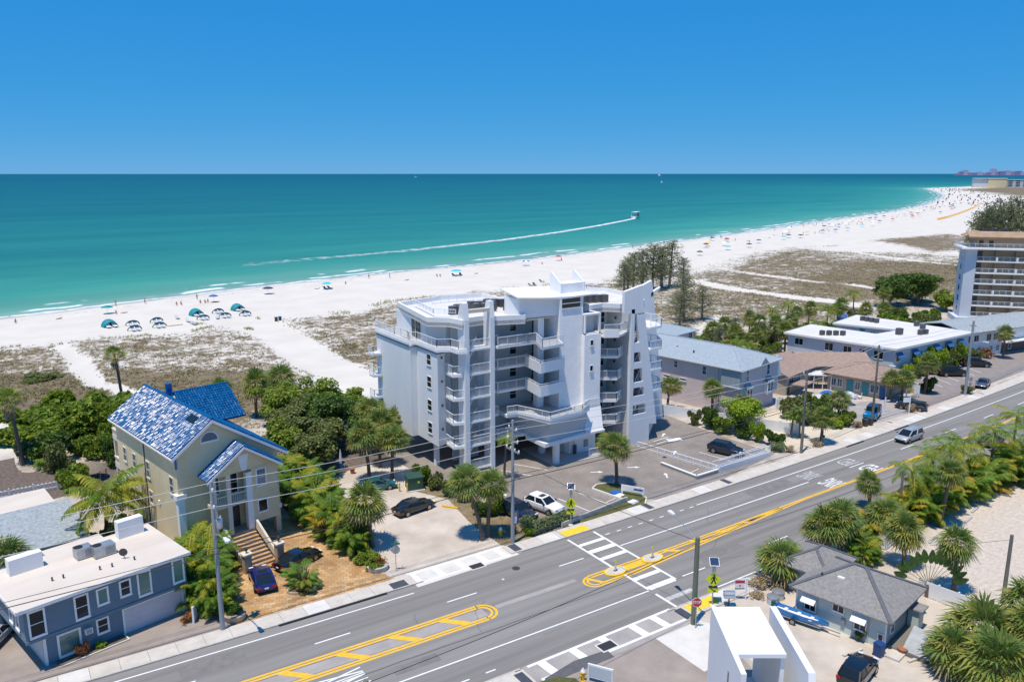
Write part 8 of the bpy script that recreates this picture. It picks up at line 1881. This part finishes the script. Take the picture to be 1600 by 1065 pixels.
t = thing('framed_sign', 'white framed blue panel at the bottom edge by the lawn', 'sign', (31.7, 37.0, 0), R(-58)); B(t, 'frame', 'sign_white', (-.9, -.06, .3, .9, .06, 1.3)); B(t, 'panel', 'stucco_paleblue', (-.8, -.07, .4, .8, .07, 1.2)); B(t, 'post', 'vinyl_white', (-.9, -.05, 0, -.78, .05, .3), ); B(t, 'post', 'vinyl_white', (.78, -.05, 0, .9, .05, .3))
t = thing('sign_post', 'white wooden post with crossbar before the bungalow', 'sign', (106.6, 62.9, 0), R(-30)); B(t, 'post', 'vinyl_white', (-.06, -.06, 0, .06, .06, 2.3)); B(t, 'crossbar', 'vinyl_white', (-.7, -.05, 1.7, .7, .05, 1.84))
t = thing('sign_post', 'tall white post beside the silver estate car', 'sign', (109.0, 60.6, 0), R(-30)); B(t, 'post', 'vinyl_white', (-.06, -.06, 0, .06, .06, 2.5)); B(t, 'board', 'sign_white', (-1.0, -.04, 1.7, -.1, .04, 2.4))
t = thing('motel_sign', 'white board sign with yellow patch at the car park corner', 'sign', (117.6, 65.2, 0), R(-35)); p = B(t, 'board', 'sign_white', (-1.1, -.08, .6, 1.1, .08, 1.9)); B(p, 'yellow_patch', 'safety_yellow', (-.8, -.09, .8, .2, -.081, 1.4)); B(t, 'post', 'vinyl_white', (-.9, -.05, 0, -.8, .05, .6)); B(t, 'post', 'vinyl_white', (.8, -.05, 0, .9, .05, .6))
t = thing('parking_sign', 'small grey sign back beside the car park pole', 'sign', (128.2, 61.9, 0), R(-30)); MB().tube([(0, 0, 0), (0, 0, 2.4)], .04, 6).build('post', 'galvanised', t); octagon(MB(), 2.1, .35, -.05, .02).build('upper_plate', 'galvanised', t); B(t, 'lower_plate', 'galvanised', (-.25, -.05, 1.1, .25, -.03, 1.5))
for i, (x, y, m, lab) in enumerate(((103.4, 70.2, 'cloth_blue', 'bright blue parasol in the bungalow forecourt'), (100.4, 69.6, 'stucco_paleblue', 'pale blue parasol in the garden before the bungalow'), (105.6, 68.2, 'stucco_paleblue', 'pale blue covered table on the bungalow terrace'))):
    t = thing('garden_parasol', lab, 'parasol', (x, y, 0)); MB().tube([(0, 0, 0), (0, 0, 2.1)], .03, 6).build('pole', 'trim_white', t); MB().lathe([(1.15, 1.65), (.6, 1.95), (.05, 2.15)], 8).build('canopy', m, t)
for i in range(5):
    t = thing('patio_chair', 'white patio chair on the bungalow terrace', 'chair', (106.5 + i * .9, 70.2 - i * .25, 0), i * .9, 'white chairs on the bungalow terrace'); B(t, 'seat', 'vinyl_white', (-.3, -.3, .35, .3, .3, .42)); B(t, 'backrest', 'vinyl_white', (-.3, .26, .42, .3, .32, .9))
    for a, b in ((-.26, -.26), (.2, -.26), (-.26, .2), (.2, .2)): B(t, 'leg', 'vinyl_white', (a, b, 0, a + .06, b + .06, .35))
for k, (x, y, h, lab) in enumerate(((9.2, 60.4, .55, 'grey wheelbarrow-like heap beside the white panel fence'),)): pass
# ================================================================ beach things, people, sea traffic
def skin_mesh(name, joints, edges, root=0):
    me = bpy.data.meshes.new(name); me.from_pydata([j[0] for j in joints], edges, []); o = bpy.data.objects.new(name, me); C.objects.link(o)
    sk = o.modifiers.new('s', 'SKIN'); ss = o.modifiers.new('u', 'SUBSURF'); ss.levels = 1; ss.render_levels = 1
    for v, j in zip(me.skin_vertices[0].data, joints): v.radius = (j[1], j[1] * .85)
    me.skin_vertices[0].data[root].use_root = True
    dg = bpy.context.evaluated_depsgraph_get(); out = bpy.data.meshes.new_from_object(o.evaluated_get(dg)); bpy.data.objects.remove(o); out.materials.clear(); out.materials.append(MAT['skin']); return out
K_ = .93
def body(pose):
    if pose == 'stand': L1, L2 = (.12, .02), (-.12, -.02)
    J = {'stand': [((0, 0, .92), .14), ((0, 0, 1.15), .14), ((0, 0, 1.38), .15), ((0, 0, 1.5), .06), ((0, 0.01, 1.66), .105), ((.1, 0, .86), .10), ((.13, .1, .48), .07), ((.14, .06, .06), .05), ((-.1, 0, .86), .10), ((-.13, -.12, .48), .07), ((-.14, -.2, .06), .05), ((.22, 0, 1.36), .06), ((.28, -.06, 1.1), .045), ((.3, .05, .86), .035), ((-.22, 0, 1.36), .06), ((-.28, .06, 1.1), .045), ((-.3, .14, .86), .035)],
         'sit': [((0, 0, .30), .15), ((0, -.08, .52), .14), ((0, -.14, .74), .15), ((0, -.14, .86), .06), ((0, -.12, 1.02), .105), ((.1, .05, .30), .10), ((.13, .42, .44), .07), ((.14, .62, .08), .05), ((-.1, .05, .30), .10), ((-.13, .42, .42), .07), ((-.14, .66, .08), .05), ((.22, -.14, .72), .06), ((.28, -.12, .48), .045), ((.26, .08, .36), .035), ((-.22, -.14, .72), .06), ((-.28, -.12, .48), .045), ((-.26, .1, .36), .035)],
         'lie': [((0, 0, .16), .14), ((0, -.25, .17), .14), ((0, -.48, .20), .15), ((0, -.6, .24), .06), ((0, -.74, .28), .105), ((.1, .06, .15), .10), ((.12, .45, .24), .07), ((.12, .82, .08), .05), ((-.1, .06, .15), .10), ((-.12, .45, .14), .07), ((-.12, .86, .07), .05), ((.22, -.46, .18), .06), ((.32, -.22, .12), .045), ((.34, 0, .1), .035), ((-.22, -.46, .18), .06), ((-.32, -.22, .12), .045), ((-.34, 0, .1), .035)]}[pose]
    J = [((p[0] * K_, p[1] * K_, p[2] * K_), r * K_) for p, r in J]
    E_ = [(0, 1), (1, 2), (2, 3), (3, 4), (0, 5), (5, 6), (6, 7), (0, 8), (8, 9), (9, 10), (2, 11), (11, 12), (12, 13), (2, 14), (14, 15), (15, 16)]
    return skin_mesh('person', J, E_), J
PB_ = {p: body(p) for p in ('stand', 'sit', 'lie')}
def suit(J, m): b = MB().tube([J[0][0], J[1][0]], [J[0][1] * 1.18, J[1][1] * 1.12], 8); return b.mesh('swimwear', m, 60)
def hair(J, m): h = J[4][0]; return MB().lathe([(.02, .13), (.09, .1), (.125, .03), (.115, -.03), (.10, -.08)][::-1], 8, (h[0], h[1] - .015, h[2])).mesh('hair', m, 60)
mat('hair_dark', (.03, .02, .015), .7, 0); mat('hair_fair', (.25, .17, .09), .7, 0)
SU = {(p, m): suit(PB_[p][1], m) for p in PB_ for m in ('cloth_navy', 'cloth_red', 'cloth_blue', 'black_matte', 'cloth_white')}; HA = {(p, m): hair(PB_[p][1], m) for p in PB_ for m in ('hair_dark', 'hair_fair')}
def person(x, y, pose, a, s, label, group=None, h='hair_dark'):
    z = float(height_at(np.array([x]), np.array([y]))[0]); o = put('person', PB_[pose][0], None, (x, y, z - .02), a); tag(o, label, 'person', group); put('swimwear', SU[pose, s], o); put('hair', HA[pose, h], o); return o
def beach_z(x, y): return float(height_at(np.array([x]), np.array([y]))[0])
for (x, y, p, a, s, lab) in ((27.5, 231.5, 'stand', .4, 'cloth_white', 'person walking along the waterline near the leftmost parasol'), (34.6, 231.2, 'stand', 1.9, 'cloth_red', 'standing bather at the waterline right of the walking one'), (40.9, 222.4, 'sit', 3.0, 'cloth_red', 'left of two people sitting on the bare sand'), (42.0, 222.2, 'sit', 3.2, 'cloth_navy', 'right of two people sitting on the bare sand'), (47.8, 230.4, 'stand', .2, 'cloth_navy', 'person standing by the water left of the blue parasol'), (46.9, 222.4, 'sit', 3.1, 'black_matte', 'dark-clothed sitter left of the blue parasol group'), (48.0, 221.9, 'sit', 3.1, 'cloth_navy', 'second sitter of the blue parasol group'), (48.9, 222.7, 'sit', 2.8, 'cloth_red', 'red-suited sitter of the blue parasol group'), (50.6, 221.9, 'lie', .6, 'cloth_red', 'sunbather under the blue parasol'), (25.6, 216.4, 'sit', 3.1, 'cloth_navy', 'sitter in the shade of the leftmost teal parasol'), (27.4, 216.9, 'lie', 1.2, 'cloth_red', 'sunbather right of the leftmost teal parasol'), (13.2, 217.1, 'lie', 2.0, 'cloth_red', 'lone sunbather far left on the sand'), (4.3, 216.8, 'sit', 3.1, 'cloth_navy', 'person resting at the left edge of the beach'), (82.4, 230.9, 'lie', 1.4, 'cloth_white', 'sunbather left of the cyan parasol'), (93.8, 236.6, 'sit', 2.7, 'black_matte', 'person sitting right of the cyan parasol by the water'), (105.6, 245.6, 'stand', .3, 'cloth_navy', 'left of two bathers standing at the waterline above the condominium'), (112.2, 243.6, 'stand', 1.0, 'cloth_blue', 'right of two bathers standing at the waterline above the condominium'), (126.2, 236.4, 'sit', 3.0, 'cloth_navy', 'sitter between the sunbather and the big cyan parasol'), (127.2, 236.0, 'sit', 3.0, 'cloth_red', 'second sitter beside the big cyan parasol'), (113.5, 233.4, 'lie', 1.5, 'cloth_navy', 'sunbather above the condominium roof'), (141.2, 235.9, 'lie', 1.6, 'cloth_navy', 'sunbather right of the big cyan parasol'), (177.3, 247.0, 'sit', 3.0, 'black_matte', 'person sitting right of the white and blue parasol'), (193.4, 256.2, 'sit', 3.0, 'cloth_red', 'sitter next to the red parasol')):
    person(x, y, p, a, s, lab, None, random.choice(['hair_dark', 'hair_fair']))
def parasol(x, y, m, label, r=1.15, group=None, tilt=0.0, panels=None):
    t = thing('beach_parasol', label, 'parasol', (x, y, beach_z(x, y)), 0, group); MB().tube([(0, 0, -.2), (0, 0, 2.0)], .025, 6).build('pole', 'trim_white', t)
    c = MB().lathe([(r, 1.62), (r * .8, 1.82), (r * .4, 2.02), (.02, 2.1)], 8).build('canopy', m, t)
    if panels:
        q = MB()
        for i in range(0, 8, 2):
            a, b = 2 * math.pi * i / 8, 2 * math.pi * (i + 1) / 8
            for (r0, z0), (r1, z1) in (((r * 1.005, 1.63), (r * .805, 1.835)), ((r * .805, 1.835), (r * .405, 2.035)), ((r * .405, 2.035), (.02, 2.115))): q.poly((r0 * math.cos(a), r0 * math.sin(a), z0), (r0 * math.cos(b), r0 * math.sin(b), z0), (r1 * math.cos(b), r1 * math.sin(b), z1), (r1 * math.cos(a), r1 * math.sin(a), z1))
        q.build('canopy_panels', panels, c)
    return t
for (x, y, m, lab, r, p) in ((23.9, 218.6, 'plastic_teal', 'teal parasol at the far left of the beach', 1.5, None), (50.3, 222.3, 'cloth_blue', 'royal blue parasol over a group of sitters', 1.3, None), (67.2, 229.4, 'cloth_navy', 'navy parasol standing low near the water', 1.6, None), (84.8, 229.2, 'cloth_cyan', 'light cyan parasol over two dark chairs', 1.5, None), (133.2, 235.6, 'cloth_cyan', 'big cyan parasol above the condominium roof', 2.0, None), (170.4, 248.2, 'cloth_white', 'white and blue striped parasol', 1.7, 'cloth_blue'), (191.8, 256.0, 'cloth_red', 'red parasol near the waterline above the swept roof', 1.5, None)): parasol(x, y, m, lab, r, None, 0, p)
# half-dome cabanas
def cabana(x, y, a, m, label, s=1.0, group=None):
    t = thing('beach_cabana', label, 'cabana', (x, y, beach_z(x, y)), a, group); n, k = 10, 6; h = MB()
    for i in range(k + 1):
        v = i / k
        for j in range(n + 1):
            th = math.pi * j / n; rr = 1.0 - .10 * v; h.v.append((1.5 * math.cos(th) * (1 - .06 * v), .9 - 1.9 * v + .0, max(0, 1.55 * math.sin(th) * (1 - .28 * v * v))))
    for i in range(k):
        for j in range(n): a0 = i * (n + 1) + j; h.f.append((a0, a0 + 1, a0 + n + 2, a0 + n + 1))
    h.f.append(tuple(range(n + 1))); c = h.build('hood', m, t, 60)
    for sx in (-.65, .65):
        l_ = MB().ext([(sx - .45, -1.0, .28), (sx + .45, -1.0, .28), (sx + .45, -2.3, .28), (sx - .45, -2.3, .28)], (0, 0, .08)).build('lounger', 'cloth_white', t); MB().ext([(sx - .45, -1.0, .3), (sx + .45, -1.0, .3), (sx + .45, -.4, .75), (sx - .45, -.4, .75)], (0, 0, .08)).build('backrest', 'cloth_white', l_)
    t.scale = (s, s, s); return t
for (x, y, lab) in ((21.9, 198.4, 'leftmost teal half-dome cabana on the sand'), (41.7, 203.0, 'middle teal half-dome cabana on the sand'), (52.2, 205.0, 'rightmost teal half-dome cabana on the sand')): cabana(x, y, R(10), 'plastic_teal', lab, 1.08)
# folded-back cabana frames with chairs
mat('frame_green', (.05, .13, .12), .6, .1, 3.0)
for i, (x, y) in enumerate(((26.5, 197.3), (25.9, 190.4), (31.8, 198.4), (31.2, 191.4), (41.7, 196.1), (46.9, 203.4), (46.8, 196.2), (51.6, 196.2))):
    t = thing('cabana_frame', 'folded teal cabana hoop with a pair of loungers on the sand', 'cabana', (x, y, beach_z(x, y)), R(8 + 3 * (i % 3)), 'folded cabana hoops on the beach'); hp = MB()
    for q in (0, .12, .24): hp.tube([(1.5 * math.cos(a), q, .15 + 1.0 * math.sin(a) * (1 - q)) for a in np.linspace(.0, math.pi, 12)], .09, 5)
    hp.build('hoop', 'frame_green', t, 60)
    for sx in (-.5, .5):
        l_ = MB().ext([(sx - .38, -.3, .28), (sx + .38, -.3, .28), (sx + .38, -1.7, .28), (sx - .38, -1.7, .28)], (0, 0, .08)).build('lounger', 'stucco_paleblue', t); MB().ext([(sx - .38, -.3, .3), (sx + .38, -.3, .3), (sx + .38, .3, .8), (sx - .38, .3, .8)], (0, 0, .08)).build('backrest', 'stucco_paleblue', l_)
def chair(x, y, a, m, lab, g=None):
    t = thing('beach_chair', lab, 'chair', (x, y, beach_z(x, y)), a, g); MB().ext([(-.35, .5, .3), (.35, .5, .3), (.35, -.9, .3), (-.35, -.9, .3)], (0, 0, .07)).build('seat', m, t); MB().ext([(-.35, .5, .32), (.35, .5, .32), (.35, 1.1, .8), (-.35, 1.1, .8)], (0, 0, .07)).build('backrest', m, t)
    for sx in (-.33, .33):
        for sy in (.45, -.85): MB().bar((sx, sy, 0), (sx, sy, .32), .04).build('leg', 'dark_metal', t)
for (x, y, m, lab) in ((36.8, 200.4, 'wall_grey', 'stacked grey lounger behind the middle cabana hoops'), (38.0, 194.5, 'stucco_paleblue', 'pale lounger right of the cream board'), (38.4, 190.2, 'stucco_paleblue', 'lowest pale lounger right of the cream board'), (44.8, 195.2, 'stucco_paleblue', 'pale lounger left of the cabana hoop'), (84.2, 228.2, 'black_matte', 'left dark chair under the cyan parasol'), (85.6, 228.4, 'black_matte', 'right dark chair under the cyan parasol'), (139.5, 200, 'dark_metal', 'dark beach chair left of the condominium horns'), (141.2, 200.6, 'dark_metal', 'second dark beach chair left of the condominium horns'), (147.5, 205.4, 'dark_metal', 'dark chair just left of the condominium horns'), (132.0, 234.8, 'cloth_navy', 'navy chair under the big cyan parasol'), (134.6, 235.0, 'cloth_red', 'red chair under the big cyan parasol')): chair(x, y, R(random.uniform(-30, 30)), m, lab)
tag(MB().prism([(-1.6, -1.5), (1.6, -1.4), (1.5, 1.5), (-1.5, 1.4)], 0, .25).build('storage_board', 'trim_cream', None, 30, None, (34.4, 192.6, beach_z(34.4, 192.6)), .1), 'cream storage platform among the cabana hoops', 'platform')
# right-hand beach: resort parasols, tents
for (x, y, m, lab, r) in ((143.9, 115.5, 'cloth_white', 'left white parasol on the sand behind the motel', 2.0), (150.3, 114.4, 'cloth_white', 'right white parasol on the sand behind the motel', 2.0)): parasol(x, y, m, lab, r)
cabana(167.9, 112.0, R(30), 'cloth_blue', 'bright blue tent on the sand behind the motel', 1.1); cabana(179, 107.5, R(20), 'stucco_paleblue', 'pale blue tent partly behind a palm right of the bright blue one', 1.0)
# row of orange cabanas far along the beach
OR_ = [(598, 326), (635, 339), (692, 361), (758, 388), (834, 420), (966, 479)]
for i in range(22):
    t = i / 21 * (len(OR_) - 1); k = min(int(t), len(OR_) - 2); p = Vector(OR_[k]).lerp(Vector(OR_[k + 1]), t - k)
    q = thing('orange_cabana', 'orange cabana in the long curved row far along the beach', 'cabana', (p.x, p.y, 0), R(30), 'far row of orange cabanas'); MB().ext([(-.9, .6, 0), (.9, .6, 0), (.8, .3, 1.3), (-.8, .3, 1.3)], (0, -1.3, 0)).build('hood', 'cloth_orange', q); MB().box(-.8, -1.9, .2, .8, -.8, .35).build('loungers', 'cloth_orange', q)
# bathers and parasols far along the beach
random.seed(51); FC = ['cloth_navy', 'cloth_blue', 'cloth_red', 'cloth_cyan', 'cloth_white', 'cloth_orange', 'bin_dark']
def far_pt(x0, x1, d0, d1):
    x = random.uniform(x0, x1); sy = np.interp(x, [p[0] for p in SHORE], [p[1] for p in SHORE]); return x, sy - random.uniform(d0, d1)
FMESH = {m: MB().lathe([(1.5, 1.5), (1.1, 1.8), (.05, 2.1)], 7).mesh('canopy', m) for m in FC}; FPOLE = MB().tube([(0, 0, 0), (0, 0, 1.9)], .04, 4).mesh('pole', 'trim_white')
for i in range(72):
    x, y = far_pt(230 + 560 * (i / 72) ** 1.1, 300 + 760 * (i / 72) ** 1.1, 10, 46); t = thing('far_parasol', 'tiny parasol among the crowd far along the right beach', 'parasol', (x, y, beach_z(x, y)), 0, 'parasols far along the beach'); m = random.choice(FC); put('canopy', FMESH[m], t); put('pole', FPOLE, t)
for i in range(90):
    x, y = far_pt(205 + 520 * (i / 90), 300 + 700 * (i / 90), -3, 40); person(x, y, random.choice(['stand', 'stand', 'sit', 'lie']), random.uniform(0, 6.28), random.choice(['cloth_navy', 'cloth_red', 'cloth_blue', 'black_matte', 'cloth_white']), 'tiny bather in the crowd far along the right beach', 'bathers far along the beach')
cr = MB()
for i in range(110):
    x, y = far_pt(850, 1900, 6, 90); cr.box(x - .5, y - .5, 0, x + .5, y + .5, random.uniform(.8, 2.2))
struct(cr.build('distant_crowd', 'cloth_navy'), 'stuff'); cr = MB()
for i in range(60):
    x, y = far_pt(850, 1850, 6, 80); cr.box(x - .6, y - .6, 1.2, x + .6, y + .6, 1.8)
struct(cr.build('distant_crowd', 'cloth_red'), 'stuff')
# tour boat and far boats
t = thing('tour_boat', 'white canopied tour boat trailing a long wake', 'boat', (433, 476, -.45), R(30)); t.scale = (1.25, 1.25, 1.15)
hm = MB(); S_ = [(-6, 1.7, 0), (-2, 1.9, -.1), (3, 1.7, -.1), (6, .2, .4)]
for (x, w, zb) in S_: hm.v += [(x, -w, 1.5 + .05 * max(0, x)), (x, -w * .8, zb), (x, w * .8, zb), (x, w, 1.5 + .05 * max(0, x))]
for i in range(3):
    for j in range(3): a = i * 4 + j; hm.f.append((a, a + 1, a + 5, a + 4))
    hm.f.append((i * 4 + 3, i * 4, i * 4 + 4, i * 4 + 7))
hm.f.append((0, 1, 2, 3)); hm.build('hull', 'sign_white', t); MB().box(-5.4, -1.7, 4.0, 3.6, 1.7, 4.25).build('canopy', 'sign_white', t); MB().box(-4.6, -1.4, 1.3, 1.5, 1.4, 1.9).build('seating', 'cloth_navy', t); MB().box(1.6, -1.2, 1.5, 3.0, 1.2, 3.6).build('wheelhouse', 'sign_white', t)
for x in (-5.2, -2.4, .6, 3.4):
    for y in (-1.6, 1.6): MB().bar((x, y, 1.5), (x, y, 4.0), .12).build('canopy_post', 'sign_white', t)
for (px, d, lab, s) in ((650, 6500, 'small white boat far out on the left half of the horizon', 1.6), (1031, 9000, 'distant ship on the horizon right of centre', 3.4), (1035, 2900, 'tiny white boat far out right of centre', .9)):
    p = farpt(px, d); t = thing('distant_boat', lab, 'boat', (p[0], p[1], -.45), R(20)); MB().ext([(-9, -3, 0), (8, -3, 0), (11, -3, 3), (-10, -3, 3)], (0, 6, 0)).build('hull', 'sign_white', t); MB().box(-6, -2, 3, 2, 2, 8).build('cabin', 'sign_white', t); t.scale = (s, s, s)

# ================================================================ labels that single out each thing of a row by its place
ORDW = ['first', 'second', 'third', 'fourth', 'fifth', 'sixth', 'seventh', 'eighth', 'ninth', 'tenth', 'eleventh', 'twelfth', 'thirteenth', 'fourteenth', 'fifteenth', 'sixteenth', 'seventeenth', 'eighteenth', 'nineteenth', 'twentieth']
ORDW += ['twenty-' + w for w in ORDW[:9]] + ['thirtieth'] + ['thirty-' + w for w in ORDW[:9]]
def by_place(group, text, key):
    obs = sorted([o for o in C.objects if o.get('group') == group], key=key)
    for i, o in enumerate(obs): o['label'] = text % ORDW[i]
def sx(o):          # left to right as seen in the photograph
    f = o.location.x * math.cos(R(56.5)) + o.location.y * math.sin(R(56.5)); r = o.location.x * math.sin(R(56.5)) - o.location.y * math.cos(R(56.5)); return r / f
near = lambda o: o.location.y
by_place(AR, '%s areca palm from the pavement in the row right of the stone driveway', near)
by_place(AL, '%s areca palm from the pavement in the thicket left of the entrance stair', near)
by_place(NR, '%s areca palm from the left in the near roadside row', sx)
by_place(SG, '%s sea grape bush from the left in the thicket beside the cream house', sx)
by_place(PB, '%s pine from the left in the beach grove behind the condominium', sx)
by_place(MP, '%s palm from the left in the green belt before the right dunes', sx)
by_place(MBU, '%s shrub from the left in the green belt before the right dunes', sx)
by_place('shrubs along the motel front', '%s shrub from the left along the motel front', sx)
by_place('pines behind the hotel', '%s pine from the left showing over the hotel roof', sx)
by_place('far skyline towers', '%s hazy tower from the left in the far skyline', sx)
by_place('folded cabana hoops on the beach', '%s folded teal cabana hoop from the left on the sand', sx)
by_place('far row of orange cabanas', '%s orange cabana from the left in the far curved row', sx)
by_place('row of condensers on the motel roof', '%s small condenser from the left in the motel roof row of four', sx)
by_place('condensers on the far motel wing', '%s condenser from the left on the far wing of the motel', sx)
by_place('pair of condensers near the motel front edge', '%s condenser from the left of the pair near the motel front edge', sx)
by_place('condensers on the condominium roof, left cluster', '%s dark condenser from the left, left of the condominium swept roof', sx)
by_place('condensers on the condominium roof, right cluster', '%s dark condenser from the left, right of the condominium swept roof', sx)
by_place('white chairs on the bungalow terrace', '%s white patio chair from the left on the bungalow terrace', sx)
by_place('shrubs under the coconut palm', '%s low shrub from the left under the coconut palm', sx)
